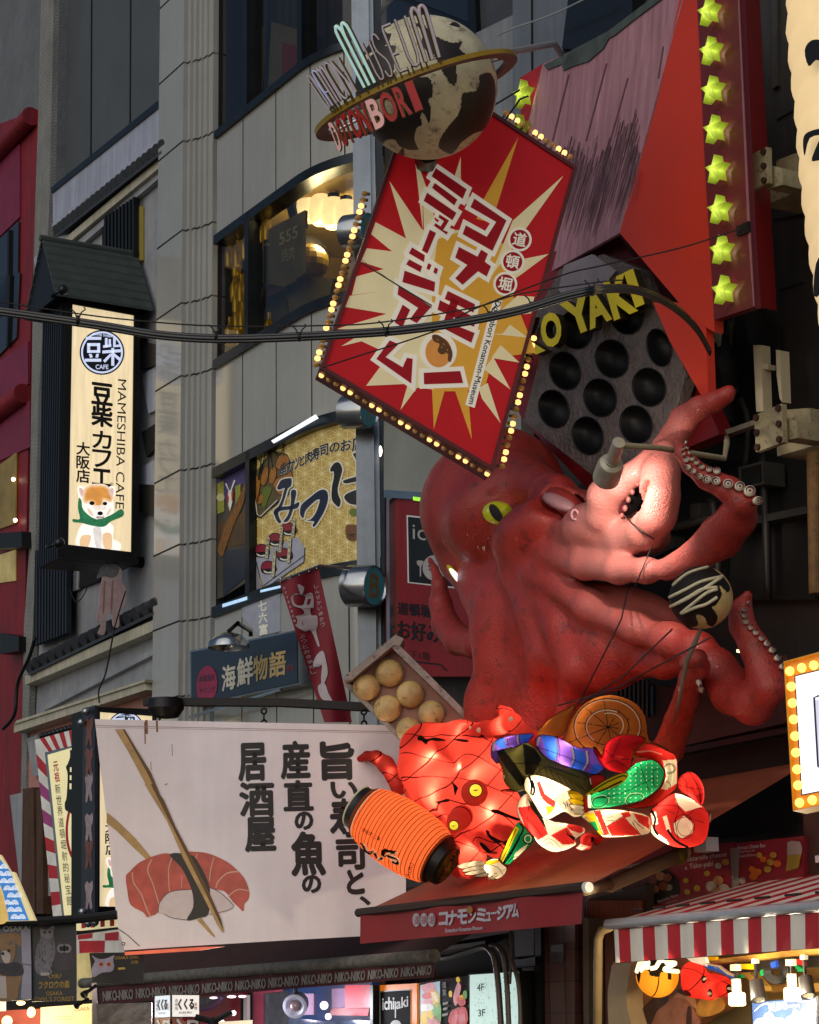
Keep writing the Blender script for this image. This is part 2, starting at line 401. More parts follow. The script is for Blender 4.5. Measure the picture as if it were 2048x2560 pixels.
def pillow(mb, surf, poly, thick, mat, paint=(), rpx=None, g=3.0, off=0.0, back=.35):
    """a puffed solid whose outline is poly (photo pixels) on surf, bulging thick metres to the front"""
    P = np.array(poly, float); lo = P.min(0) - g; hi = P.max(0) + g
    xs = np.arange(lo[0], hi[0] + g, g); ys = np.arange(lo[1], hi[1] + g, g); X, Y = np.meshgrid(xs, ys, indexing='ij')
    D, NX, NY = poly_sd(X, Y, poly); rp = rpx or max(D.max(), 1); ins = D > 0
    cell = ins[:-1, :-1].astype(int) + ins[1:, :-1] + ins[:-1, 1:] + ins[1:, 1:]; cells = np.argwhere(cell >= 2)
    cx = (X[:-1, :-1] + g / 2)[cells[:, 0], cells[:, 1]]; cy = (Y[:-1, :-1] + g / 2)[cells[:, 0], cells[:, 1]]
    mi = np.full(len(cells), mb.mi(mat))
    for it in paint:
        if it[0] == 'p': d, _, _ = poly_sd(cx, cy, it[1]); mi[d > 0] = mb.mi(it[2])
        else:
            pp = it[1]
            for a, b in zip(pp[:-1], pp[1:]):
                a = np.array(a); b = np.array(b); e = b - a; t = np.clip(((cx - a[0]) * e[0] + (cy - a[1]) * e[1]) / max(e @ e, 1e-9), 0, 1)
                mi[np.hypot(cx - a[0] - t * e[0], cy - a[1] - t * e[1]) < it[2] / 2] = mb.mi(it[3])
    vid = {}; V = []
    def vert(i, j, side):
        edge = D[i, j] < g * .45; key = (i, j, 0 if edge else side)
        if key not in vid:
            if edge: p = (NX[i, j], NY[i, j]); h = 0
            else:
                p = (X[i, j], Y[i, j]); q = 1 - min(D[i, j] / rp, 1); h = thick * math.sqrt(max(1 - q * q, 0)) * (1 if side > 0 else -back)
            vid[key] = len(V); V.append(surf.at(p, off + h))
        return vid[key]
    b = len(mb.v)
    for (i, j), m in zip(cells, mi):
        for sd in (1, -1):
            f = [vert(i, j, sd), vert(i, j + 1, sd), vert(i + 1, j + 1, sd), vert(i + 1, j, sd)]
            ff = []
            for q in (f if sd > 0 else f[::-1]):
                if q not in ff: ff.append(q)
            if len(ff) > 2: mb.f.append([b + q for q in ff]); mb.m.append(int(m))
    mb.v += [Vector(q) for q in V]; return mb
def px2m(p, plane, r): return r * (plane.at(p) - CO).dot(CR @ Vector((0, 0, -1))) / FPX
def bez(a, b, sag, n=16):
    a, b = Vector(a), Vector(b); return [a + (b - a) * (i / n) - Vector((0, 0, sag)) * 4 * (i / n) * (1 - i / n) for i in range(n + 1)]
# ================================================================== facade frame helpers
def fs(p, w=0.0): return (PW(w).at(p) - P0).dot(DV)
def fz(p, w=0.0): return PW(w).at(p).z
def FP(s, w, z): return P0 + DV * s + NV * w + ZV * z
def fbox(mb, s0, s1, w0, w1, z0, z1, mat):
    mb.box(FP((s0 + s1) / 2, (w0 + w1) / 2, (z0 + z1) / 2), DV * abs(s1 - s0) / 2, NV * abs(w1 - w0) / 2, ZV * abs(z1 - z0) / 2, mat)
def lerp(a, b, t): return (a[0] + (b[0] - a[0]) * t, a[1] + (b[1] - a[1]) * t)
INK = M('black_ink', '0d0b0b', .5, var=.1); BLK = M('black_metal', '121214', .45, .3, var=.2); STEEL = M('steel', 'a8acb0', .22, .95, var=.25, vs=1.5)
DST = M('dark_steel', '34373a', .3, .85, var=.3); CREAM = M('cream_paint', 'd8cfb4', .6, var=.15); WHITE = M('white_paint', 'dcdcda', .55, var=.12)
REDP = M('red_paint', 'a81820', .5, var=.2); GOLD = M('gold_print', 'c9a227', .5)
# ------------------------------------------------------------------ ground
g = MB(); g.box((0, 60, -.05), Vector((120, 0, 0)), Vector((0, 130, 0)), Vector((0, 0, .05)), M('paving', '5a5654', .5, var=.3, vs=.6, bump=.2))
g.build('street', kind='structure')
# ------------------------------------------------------------------ grey towers behind
m = MB(); T1 = M('rough_concrete', '6c6f75', .9, var=.25, vs=1.2, bump=.5, bs=9, streak=.1)
m.prism(PW(-2.5), C1('-60,-80 222,-80 205,700 190,1700 -60,1700'), 3, T1)
m.build('concrete_tower', label='rough dark grey tower wall rising behind the red building at the far left', cat='building')
m = MB(); T2 = M('smooth_grey_panel', '50565a', .6, var=.15, vs=.7, streak=.06)
m.prism(PW(-3.2), C1('262,-80 905,-80 905,900 262,1500'), 3, T2)
for x in (490, 700): m.prism(PW(-3.2), C1([x, -80, x + 5, -80, x - 2, 1300, x - 7, 1300]), .05, DST, off=.02)
m.build('panel_tower', label='smooth dark grey panelled tower wall above the white traditional shopfront', cat='building')
# ------------------------------------------------------------------ red building, far left
RB = M('red_building_paint', '8e1020', .55, var=.3, vs=1.3, streak=.45); RB2 = M('magenta_panel', '7d1c3c', .5, var=.25); GLS = M('dark_glass', '11161a', .06, var=.1, spec=1)
b0 = thing('red_building', PW(0).at((20, 2000)) * 1, 'dark red building with rounded cornices at the left edge of the street', 'building'); b0.location.z = 0; b0['base'] = list(b0.location)
m = MB()
m.prism(PW(0), FR('-60,330 96,274 84,640 78,760 60,1600 50,2300 -60,2300'), .15, RB)
m.build('wall', b0)
m = MB()
for (a, b) in ((C1('-90,905')[0], C1('170,625')[0]), (C4('-90,775')[0], C4('125,610')[0])):
    A, B = PW(.12).at(a), PW(.12).at(b); m.tube([A, B], .2, RB, 20)
build_split(m, 'cornice', b0, smooth='auto')
m = MB(); m.prism(PW(.04), C1('-60,920 106,775 105,1170 -60,1330'), .05, RB2)
m.prism(PW(.04), C4('-60,480 150,330 150,560 -60,740'), .05, RB2); m.prism(PW(.04), C4('-60,760 160,650 160,900 -60,1000'), .05, RB2)
build_split(m, 'spandrel_panel', b0)
for pts in (C1('-60,1340 100,1190 92,1660 -60,1750'), C4('-60,0 106,-40 88,310 -60,460')):
    m = MB(); m.prism(PW(.05), pts, .03, GLS); m.prism(PW(.1), [lerp(pts[0], pts[1], .62), lerp(pts[0], pts[1], .68), lerp(pts[3], pts[2], .68), lerp(pts[3], pts[2], .62)], .06, BLK)
    m.build('window', b0)
m = MB(); m.prism(PW(.05), C4('-60,1040 86,930 82,1310 -60,1360'), .03, E_('shop_glow', '6e5a26', .55, .5, 1.2)); w1 = m.build('window', b0)
m = MB(); m.prism(PW(.05), C4('-60,1500 80,1455 80,1620 -60,1640'), .03, E_('shop_glow2', '8a7a4a', .9, .5, 1.2)); m.build('window', b0)
m = MB()
for p in C4('72,1074 82,1295'): m.sphere(PW(.1).at(p), .04, E_('lamp_white', 'fff0c8', 6, 0))
build_split(m, 'lamp', w1, smooth=True)
m = MB(); m.prism(PW(.35), C4('-60,1370 115,1355 118,1440 -60,1450'), .3, BLK); m.prism(PW(.3), C7('0,450 115,470 115,560 0,580'), .25, BLK); build_split(m, 'lantern_bracket', b0)
# ------------------------------------------------------------------ white brick pier
def brickmat(name, col, mort, sc=(4.2, 4.2, 11)):
    mm = M(name, col, .7, var=.25, vs=2, streak=.25); nt = mm.node_tree; N = nt.nodes; L = nt.links; b = N['Principled BSDF']; tc = N.new('ShaderNodeTexCoord')
    mp = N.new('ShaderNodeMapping'); mp.inputs['Rotation'].default_value = (R(90), 0, R(30)); L.new(tc.outputs['Object'], mp.inputs[0])
    br = N.new('ShaderNodeTexBrick'); br.inputs['Scale'].default_value = sc[0]; br.inputs['Mortar Size'].default_value = .018; L.new(mp.outputs[0], br.inputs['Vector'])
    mx = N.new('ShaderNodeMix'); mx.data_type = 'RGBA'; src = b.inputs['Base Color'].links[0].from_socket; L.new(br.outputs['Fac'], mx.inputs[0]); L.new(src, mx.inputs[6]); mx.inputs[7].default_value = (*lin(mort), 1); L.new(mx.outputs[2], b.inputs['Base Color'])
    return mm
m = MB(); m.prism(PW(.15), FR('103,-40 135,-40 125,470 115,700 96,1000 86,1480 66,1900 60,2300 46,2300 60,1560 72,1390 84,640 96,274'), .12, brickmat('white_brick', '8f8f8a', '5a5a58'))
m.build('brick_pier', label='narrow white brick pier between the red building and the white shopfront', cat='pillar')
# ------------------------------------------------------------------ white traditional shop building
SW = M('shop_plaster', '9b9ea4', .75, var=.25, vs=1.4, streak=.2); SW2 = M('parapet_white', 'aab0c2', .65, var=.2, vs=1.2, streak=.35, dark='5a5f6c'); TILE = M('roof_tile', '34363c', .5, var=.35, vs=5); CORN = M('cornice_cream', 'c2bda8', .6, var=.2, vs=2, streak=.3, dark='4c463a')
bq = PW(0).at((250, 1800)); bq.z = 0
b1 = thing('white_shop_building', bq, 'white plaster shopfront with tiled eaves and dark lattices between brick pier and tiled office block', 'building')
m = MB(); m.prism(PW(0), FR('124,560 412,330 412,1990 60,1990 96,1000'), 1.5, SW); m.build('wall', b1)
m = MB(); m.prism(PW(.2), C1('285,1035 878,553 878,740 285,1222'), .3, SW2); m.prism(PW(.24), C1('275,1010 878,520 878,556 275,1040'), .3, DST)
m.prism(PW(.26), C1('280,1205 878,727 878,747 280,1226'), .2, SW2); build_split(m, 'parapet', b1)
def tile_row(p0, p1, w, drop, name, n, rr):
    m = MB(); A, B = PW(w).at(p0), PW(w).at(p1)
    for i in range(n):
        q = A + (B - A) * (i / (n - 1)); m.tube([q, q - NV * drop + ZV * drop * .45], rr, TILE, 10)
    m.solid([A - ZV * rr * .6, B - ZV * rr * .6, B - ZV * rr * .6 - NV * drop + ZV * drop * .45, A - ZV * rr * .6 - NV * drop + ZV * drop * .45], -ZV * .06, TILE)
    m.build(name, b1, smooth='auto')
tile_row(C1('300,1246')[0], C1('872,788')[0], .3, .3, 'tile_roof', 22, .12)
m = MB(); m.prism(PW(.2), C1('330,1300 872,842 872,892 330,1340'), .2, CORN); m.prism(PW(.12), C1('380,1330 868,915 868,950 380,1370'), .1, SW)
m.prism(PW(.35), FR('85,645 125,605 125,650 88,672'), .6, SW2); build_split(m, 'cornice', b1)
m = MB(); 
for i in range(9):
    x = 560 + i * 19; m.prism(PW(.2), C1([x, 1165 - i * 12.5, x + 9, 1160 - i * 12.5, x + 9, 1420, x, 1420]), .1, BLK)
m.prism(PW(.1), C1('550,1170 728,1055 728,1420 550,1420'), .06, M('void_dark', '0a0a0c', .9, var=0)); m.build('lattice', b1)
m = MB(); m.prism(PW(.08), C1('728,1130 758,1110 758,1400 728,1400'), .06, E_('sliver_glow', '6e6128', .5)); m.build('window', b1)
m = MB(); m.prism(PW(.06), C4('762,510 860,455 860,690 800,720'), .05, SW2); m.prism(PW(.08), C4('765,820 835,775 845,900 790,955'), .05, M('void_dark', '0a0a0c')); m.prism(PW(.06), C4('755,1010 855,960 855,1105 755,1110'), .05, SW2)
m.prism(PW(.14), C4('755,330 862,350 862,450 755,480'), .1, BLK); m.prism(PW(.14), C4('750,1100 855,1105 855,1270 750,1250'), .1, BLK); build_split(m, 'vent', b1)
m = MB()
for i in range(11):
    x = 222 + i * 18; m.prism(PW(.3), C7([x, -60, x + 8, -60, x + 6, 520 - i * 7, x - 3, 524 - i * 7]), .1, M('lattice_blue_black', '161c28', .5))
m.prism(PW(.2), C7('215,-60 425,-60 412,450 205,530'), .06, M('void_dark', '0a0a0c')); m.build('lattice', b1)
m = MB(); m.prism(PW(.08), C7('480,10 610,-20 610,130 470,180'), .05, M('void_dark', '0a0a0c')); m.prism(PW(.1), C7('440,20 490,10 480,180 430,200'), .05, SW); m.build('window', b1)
tile_row(C7('175,668')[0], C7('950,285')[0], .3, .3, 'tile_roof', 16, .14)
m = MB(); m.prism(PW(.25), C7('155,715 955,365 955,432 155,770'), .25, CORN); m.prism(PW(.1), C7('270,900 960,535 960,575 270,930'), .1, SW)
m.prism(PW(.4), C7('85,1010 890,752 900,800 85,1065'), .4, CORN); m.prism(PW(.44), C7('100,990 895,735 890,752 85,1012'), .4, CORN); build_split(m, 'cornice', b1)
m = MB(); PK = M('pinkish_soffit', 'b98478', .7); m.prism(PW(.1), C7('150,1075 990,770 990,1020 150,1450'), .05, PK); m.build('soffit_wall', b1)
m = MB(); TIM = M('old_timber', '5b3b28', .7, var=.4, vs=4, streak=.4)
for pts in ('165,1100 230,1075 245,1330 200,1330', '60,1450 200,1420 330,2070 130,2070'): m.prism(PW(.2), C7(pts), .1, SW)
for pts in ('140,30 205,20 215,800 130,800', '225,40 260,20 265,800 225,800'): m.prism(PW(.3), C10(pts), .15, TIM)
build_split(m, 'timber_post', b1)
# ------------------------------------------------------------------ lit cafe tower signs (two)
WOOD = E_('lit_wood_print', 'e4cfa6', .95, .2, 3); DOGW = E_('lit_fur_white', 'f2ece6', .95, .08, 6); DOGO = E_('lit_fur_ginger', 'd9944e', .9, .2, 6); SCARF = E_('lit_scarf_green', '2f7a50', .7, .5, 14); SINK = M('sign_black', '14120f', .5, var=0); SBLUE = E_('lit_pale_blue', 'c3cdea', .9, .05); SDARK = M('sign_navy', '161a2a', .5, var=0)
def wood_streaks(mt):
    nt = mt.node_tree
    for n_ in nt.nodes:
        if n_.type == 'TEX_NOISE' and n_.inputs['Vector'].is_linked:
            l = n_.inputs['Vector'].links[0]; src = l.from_socket; mp = nt.nodes.new('ShaderNodeMapping'); mp.inputs['Scale'].default_value = (6, 6, .35); nt.links.new(src, mp.inputs[0]); nt.links.new(mp.outputs[0], n_.inputs['Vector'])
wood_streaks(WOOD)
def dog_art(a, c, lv=3):
    q = lambda t: c(t)
    a.poly(spline(q('435,1330 412,1390 415,1430 480,1452 560,1460 640,1462 650,1420 610,1395 612,1330 560,1300 480,1300'), 4, True), DOGW, lv)
    a.poly(spline(q('440,1380 430,1430 470,1445 490,1380'), 4, True), E_('lit_fur_cream', 'e2bd92', .9, .1), lv + .2).poly(spline(q('555,1370 560,1440 600,1450 600,1370'), 4, True), E_('lit_fur_cream', 'e2bd92'), lv + .2)
    a.poly(spline(q('420,1120 422,1150 440,1190 470,1150 450,1115 430,1108'), 4, True), DOGW, lv + .2).poly(spline(q('618,1118 622,1150 600,1190 575,1150 590,1115 605,1110'), 4, True), DOGW, lv + .2)
    a.poly(spline(q('440,1180 450,1135 490,1110 560,1112 600,1150 612,1200 610,1260 570,1295 520,1300 465,1280 438,1240'), 4, True), DOGW, lv + .4)
    cap = spline(q('455,1160 470,1122 520,1110 570,1118 600,1160 595,1190 560,1180 545,1215 520,1230 500,1190 460,1195'), 4, True)
    for i, cl in enumerate(('ead9c6', 'e6c6a2', 'e0b27c', 'd9a060', 'cf8c44')): a.poly(offset_poly(cap, (3.6 - i * 1.5) * c.k / .4638 * 1.6), E_('lit_fur_tone_%d' % i, cl, .92, .25, 9), lv + .5 + i * .05)
    for t_, cl in (('425,1125 430,1150 440,1170 452,1145 440,1122', 'd8b8b0'), ('612,1125 612,1150 600,1170 588,1145 598,1120', 'd8b8b0'), ('505,1225 525,1240 560,1240 575,1225 560,1215 520,1215', 'e8d8c8'), ('470,1230 480,1260 505,1270 490,1240', 'e6cdb4'), ('600,1230 590,1260 570,1270 585,1240', 'e6cdb4'), ('520,1268 540,1276 562,1268 556,1290 526,1290', 'c8b8b4'), ('500,1340 520,1450 545,1450 545,1340', 'dcd4d0')): a.poly(spline(q(t_), 3, True), E_('lit_fur_' + cl, cl, .9, .2, 9), lv + .72)
    a.poly(circ(q('496,1203')[0], 14 * c.k, ry=11 * c.k), SINK, lv + .8).poly(circ(q('566,1205')[0], 12 * c.k, ry=10 * c.k), SINK, lv + .8).poly(circ(q('540,1258')[0], 15 * c.k, ry=11 * c.k), SINK, lv + .8)
    a.line(q('515,1283 540,1276 560,1283'), 3 * c.k, SINK, lv + .8)
    a.poly(spline(q('425,1175 440,1190 450,1240 520,1290 600,1265 650,1235 668,1250 660,1275 600,1300 560,1330 500,1325 440,1310 395,1305 393,1288 430,1288 420,1230'), 3, True), SCARF, lv + 1)
    a.poly(spline(q('450,1242 470,1270 520,1296 580,1285 605,1262 560,1298 520,1303 470,1285'), 3, True), DOGW, lv + .5)
def emblem(a, c, lv=3):
    O = c('550,390')[0]; k = c.k
    a.poly(circ(O, 121 * k, 44), SDARK, lv).poly(circ(O, 113 * k, 44), SBLUE, lv + .4).poly(circ(O, 103 * k, 44), SDARK, lv + .8)
    for t in ('462,306 546,306 546,322 462,322', '470,340 538,340 538,356 470,356', '470,340 486,340 486,392 470,392', '524,340 540,340 540,392 524,392', '470,378 540,378 540,392 470,392', '478,398 494,398 500,416 486,420', '520,398 534,398 528,420 514,416', '458,424 546,424 546,440 458,440',
              '566,312 580,312 580,360 566,360', '556,352 600,346 600,360 556,366', '586,318 598,318 598,350 586,350', '610,306 624,306 624,350 650,346 650,360 610,362', '552,380 660,372 660,388 552,396', '600,366 616,366 616,462 600,462', '594,396 604,404 566,446 556,434', '616,394 656,426 646,440 612,408'):
        a.poly(c(t), SBLUE, lv + 1.2)
    a.text('CAFE', c('516,456')[0], c('584,456')[0], c('516,480')[0], SBLUE, lv + 1.2, .02).text('MAME SHIBA', c('500,284')[0], c('606,298')[0], c('500,296')[0], SBLUE, lv + 1.6, .03)
def cafe_panel(mb, pl, c):
    a = Art(pl); a.poly(c('388,132 720,192 705,1468 365,1428'), WOOD, 0)
    emblem(a, c if c is C4 else CBe, 1)
    a.vtext('豆柴', c('496,548')[0], c('604,562')[0], c('496,785')[0], SINK, 1, .045, .94).vtext('カフェ', c('500,805')[0], c('600,815')[0], c('498,1112')[0], SINK, 1, .03, .9)
    a.vtext('大阪店', c('414,868')[0], c('484,876')[0], c('412,1090')[0], SINK, 1, .03, .93)
    TLx, BRx = c('682,538')[0], c('668,1236')[0]
    a.text('MAMESHIBA CAFE', TLx, BRx, (TLx[0] - 46 * c.k, TLx[1] - 2), SINK, 1, .0)
    a.text('®', c('592,1090')[0], c('612,1092')[0], c('592,1108')[0], SINK, 1)
    dog_art(a, c, 1); a.into(mb)
def cafe_tower(c, lbl, w_right, roof, side_art):
    pr = c('740,1000')[0]; s0 = fs(pr, w_right); pl = PS(s0)
    pts = c('352,95 752,150 740,1530 330,1500'); P = [pl.at(p) for p in pts]; ws = [(q - P0).dot(NV) for q in P]; zs = [q.z for q in P]
    base = FP(s0 - .5, (ws[0] + ws[1]) / 2, min(zs)); t = thing('cafe_sign_tower', base, lbl, 'sign'); dep = .95
    m = MB(); inn = c('388,132 720,192 705,1468 365,1428'); I = [pl.at(p, .0) for p in inn]
    for i in range(4):     # front frame of four flat bars
        j = (i + 1) % 4; m.solid([P[i] + DV * .03, P[j] + DV * .03, I[j] + DV * .03, I[i] + DV * .03], -DV * .2, BLK)
    m.solid([q - DV * .06 for q in P], -DV * (dep - .06), BLK); m.build('frame', t)
    m = MB(); cafe_panel(m, pl, c); m.build('light_panel', t)
    if side_art is None:
        m = MB()
        for i in range(9):
            f = .06 + i * .11; A = P[0] - DV * dep * f + NV * .0; B = P[3] - DV * dep * f; m.solid([A, A - DV * .045, B - DV * .045, B], NV * .05, M('lattice_blue_black', '161c28'))
        m.build('side_louvre', t)
    return t, P, s0, ws, zs, dep
t1, P, s0, ws, zs, dep = cafe_tower(C4, 'tall lit cafe sign tower with a shingled roof and a printed shiba puppy', .25, True, None)
# shingled roof
SH = M('green_slate', '3c4643', .7, var=.35, vs=3); zt = max(zs); wA, wB = min(ws) - .12, max(ws) + .28; sF, sB = s0 + .28, s0 - dep - .28; sm = (sF + sB) / 2; zr = PS(sm).at(C1('265,1290')[0]).z; ze = zt - .12
m = MB(); rows = 7
for side in (1, -1):
    e = sF if side > 0 else sB
    for i in range(rows):
        f0, f1 = i / rows, (i + 1) / rows + .03; a0 = e + (sm - e) * f0; a1 = e + (sm - e) * min(f1, 1); q0 = ze + (zr - ze) * f0; q1 = ze + (zr - ze) * min(f1, 1)
        m.solid([FP(a0, wA, q0 + .05), FP(a0, wB, q0 + .05), FP(a1, wB, q1), FP(a1, wA, q1)], -ZV * .05, SH)
for wv in (wA + .03, wB - .08): m.solid([FP(sF - .08, wv, ze), FP(sm, wv, zr - .04), FP(sB + .08, wv, ze)], NV * .05, BLK)
m.tube([FP(sm, wA - .03, zr), FP(sm, wB + .03, zr)], .06, SH); m.build('roof', t1)
m = MB()
for p in C4('320,95 300,1440'):
    m = MB(); q = PS(s0).at(p) + NV * .15; m.tube([q, q + NV * .1 + DV * .3 - ZV * .08, q + DV * .55 - ZV * .05], .03, DST); m.sphere(q + DV * .55 - ZV * .05, .09, DST); m.build('lamp_arm', t1, smooth=True)
m = MB(); m.tube([FP(s0 - .3, 0, zs[2] + .1), FP(s0 - .3, ws[1] + .2, zs[2] + .1)], .1, BLK); m.tube([FP(s0 - .3, 0, zs[1] - .5), FP(s0 - .3, ws[1] + .2, zs[1] - .5)], .1, BLK)
build_split(m, 'wall_arm', t1, smooth=True)
# second tower, lower down, partly behind the banner
CB = crop(*(lambda: (G4('548,150')[0][0] - 352 * .40, G4('548,150')[0][1] - 95 * .384, .40))())
class _B:
    pass
def CBf(t):
    v = [float(q) for q in t.replace(',', ' ').split()]; o = []
    for i in range(0, len(v), 2):
        x, y = v[i], v[i + 1]; u = (x - 352 + (y - 95) * .016) / 400; o.append((234 + u * 158, 1768 + (y - 95 - u * 40) * .3748))
    return o
CBf.k = .385
def CBe(t): return [(x, y - 46) for x, y in CBf(t)]
CBe.k = .385
t2, P, s0, ws, zs, dep = cafe_tower(CBf, 'second lit cafe sign tower half hidden behind the white sushi banner', .25, False, 1)
m = MB(); pl = PW(max(ws) + .02); m.prism(pl, G4('445,180 545,150 545,2005 425,2005'), .06, M('navy_film', '242836', .4, var=.3, vs=2))
a = Art(pl, .006); FUR = M('printed_fur', 'a8949a', .6, var=.4, vs=6); FUR2 = M('printed_fur_brown', '7a5048', .6, var=.4, vs=6)
for k, (y, mt) in enumerate(((260, FUR2), (520, FUR2), (740, FUR), (1090, FUR), (1320, FUR2), (1680, FUR))):
    a.poly(spline(G4([460, y + 40, 480, y, 500, y + 20, 525, y - 5, 530, y + 60, 515, y + 130, 525, y + 230, 505, y + 240, 495, y + 180, 480, y + 250, 465, y + 240, 470, y + 130]), 3, True), mt, 1)
a.into(m); m.build('side_print', t2)
m = MB()
for p in G4('470,205 430,300 440,1945 490,2045 545,2035'): m.sphere(PW(max(ws) + .1).at(p), .07, STEEL, 10, 6)
build_split(m, 'bolt', t2, smooth=True)
# cut-out puppy hanging under the first tower
m = MB(); pl = PS(fs(C4('740,1000')[0], .25) - .1); FURP = M('printed_fur_pink', 'b99fa0', .6, var=.3, vs=5)
m.prism(pl, spline(C7('630,120 612,220 610,300 598,330 600,370 625,400 605,452 645,455 655,360 668,330 690,330 700,410 735,405 735,320 770,270 775,180 750,130 750,60 720,40 640,40'), 3, True), .03, FURP)
a = Art(pl); a.poly(spline(C7('598,115 605,80 640,30 730,30 725,90 690,110 640,100'), 3, True), M('printed_scarf_grey', '6f7474', .7, var=.6, vs=22), 1)
a.poly(C7('690,130 700,120 690,320 680,300'), M('printed_fur_tan', '9d7262', .6), 1).poly(C7('640,130 650,130 640,330 632,330'), M('printed_fur_tan', '9d7262'), 1); a.into(m)
m.build('dog_cutout', label='dim flat cut-out of a seated puppy body hanging below the cafe sign tower', cat='sign')
# ================================================================== tiled office block with the rounded corner
class Corner:
    """facade plane w0, then an arc that turns the wall towards the camera, then flat again"""
    def __init__(s, w, px=748, rad=2.6, turn=38):
        s.w = w; rad += w; s.s0 = fs((px, 900), 0); s.rad = rad; s.turn = R(turn); s.C = FP(s.s0, w - rad, 0); s.flat = PW(w)
        a = s.turn; s.e = s.C + NV * rad * math.cos(a) + DV * rad * math.sin(a); s.en = NV * math.cos(a) + DV * math.sin(a)
        s.ed = DV * math.cos(a) - NV * math.sin(a)
    def hit(s, p):
        d = ray(*p); q = s.flat.at(p); sv = (q - P0).dot(DV)
        if sv <= s.s0: return q, NV
        dx, dy = d.x, d.y; ox, oy = CO.x - s.C.x, CO.y - s.C.y; A = dx * dx + dy * dy; B = 2 * (ox * dx + oy * dy); Cc = ox * ox + oy * oy - s.rad ** 2; D = B * B - 4 * A * Cc
        if D >= 0:
            t = (-B - math.sqrt(D)) / (2 * A); q = CO + d * t; n = (q - s.C); n.z = 0; n.normalize(); an = math.atan2(n.dot(DV), n.dot(NV))
            if -.01 <= an <= s.turn: return q, n
        t = (s.e - CO).dot(s.en) / d.dot(s.en); return CO + d * t, s.en
    def at(s, p, off=0.0): q, n = s.hit(p); return q + n * off
    def nrm(s, p): return s.hit(p)[1]
    def path(s, sa, w=0.0, end=.9, n=14):   # plan polyline from facade s=sa round the corner, offset w
        r = [P0 + DV * sa + NV * (s.w + w)]; 
        for i in range(n + 1):
            a = s.turn * i / n; r.append(s.C + (NV * math.cos(a) + DV * math.sin(a)) * (s.rad + w))
        r.append(r[-1] + s.ed * end); return r
CW = Corner(0.0)
TILEP = M('glazed_tile', 'a3a198', .1, var=.14, vs=.5, coat=.4, spec=.7, streak=.12, dark='5c584e'); TILEQ = M('pier_tile', 'a2a29e', .18, var=.12, vs=.6, streak=.06, coat=.3); JOINT = M('joint', '141414', .8)
bq = FP(fs((540, 1500)), 0, 0); b2 = thing('tiled_office_block', bq, 'grey tiled office block with rounded corner and wide ribbon windows over the street', 'building')
Zq = lambda y: fz((538, y)); sA = fs((540, 900)); END = 1.1
def wall_strip(mb, path, z0, z1, mat):
    n = len(path); mb.add([p + ZV * z0 for p in path] + [p + ZV * z1 for p in path], [(i, i + 1, n + i + 1, n + i) for i in range(n - 1)], mat)
def band(mb, path_o, path_i, z0, z1, mat):
    n = len(path_o); wall_strip(mb, path_o, z0, z1, mat)
    for z in (z0, z1): mb.add([p + ZV * z for p in path_o] + [p + ZV * z for p in path_i], [(i, i + 1, n + i + 1, n + i) for i in range(n - 1)], mat)
path = CW.path(sA, 0, END)
SP = [(Zq(593), Zq(352)), (Zq(1172), Zq(926)), (Zq(1990), Zq(1545))]
m = MB()
cyc = [C1('1308,0 1490,0 1682,0')[i][0] for i in range(3)] + [868]
for sp in SP:
    m = MB(); wall_strip(m, path, sp[0], sp[1], TILEP)
    for x in cyc:
        qa = CW.at((x, 1000), .004); n = CW.nrm((x, 1000)); t = Vector((-n.y, n.x, 0)) * .012
        b = Vector((qa.x, qa.y, 0)); m.quad(b - t + ZV * sp[0], b + t + ZV * sp[0], b + t + ZV * sp[1], b - t + ZV * sp[1], JOINT)
    m.build('spandrel_panel', b2, smooth='auto')
# pier with its flutes
m = MB(); zt, zb = fz((460, -300)), fz((460, 1990), 0)
def pier(px0, px1, w): 
    s0, s1 = fs((px0, 900), w), fs((px1, 900), w); fbox(m, s0, s1, -1.0, w, zb, zt, TILEQ)
    for y in (-24, 167, 361, 582, 762, 943, 1177, 1362, 1553, 1740):
        z = fz((455, y + (px0 - 455) * 0), .25); fbox(m, s0, s1, -.5, w + .006, z - .014, z + .014, JOINT)
pier(390, 453, .3)
for i, (a, b, w) in enumerate(((456.5, 470, .22), (472.5, 484, .16), (486.5, 499, .1), (501.5, 513, .06), (515, 529, .02))): pier(a, b, w)
s0, s1 = fs((388, 900), 0), fs((532, 900), 0); fbox(m, s0, s1, -1.2, -.08, zb, zt, JOINT)
m.build('pier', b2)
# ribbon windows: dark steel rails, mullions, glass
def ribbon_window(name, z0, z1, mulls, rail=.16):
    m = MB(); po, pi_ = CW.path(sA, .06, END), CW.path(sA, -.25, END)
    band(m, po, pi_, z1 - rail, z1, DST); band(m, po, pi_, z0, z0 + rail, DST)
    for x in mulls:
        q = CW.at((x, 900)); n = CW.nrm((x, 900)); t = Vector((-n.y, n.x, 0)); q = Vector((q.x, q.y, (z0 + z1) / 2)); m.box(q - n * .08, t * .07, n * .14, ZV * (z1 - z0) / 2 - ZV * .002, DST)
    return m.build(name, b2, smooth='auto')
GL = bpy.data.materials.new('window_glass'); GL.use_nodes = True; nt = GL.node_tree; nt.nodes.clear(); o_ = nt.nodes.new('ShaderNodeOutputMaterial'); mx = nt.nodes.new('ShaderNodeMixShader'); tr = nt.nodes.new('ShaderNodeBsdfTransparent'); gs = nt.nodes.new('ShaderNodeBsdfGlossy'); fr = nt.nodes.new('ShaderNodeFresnel')
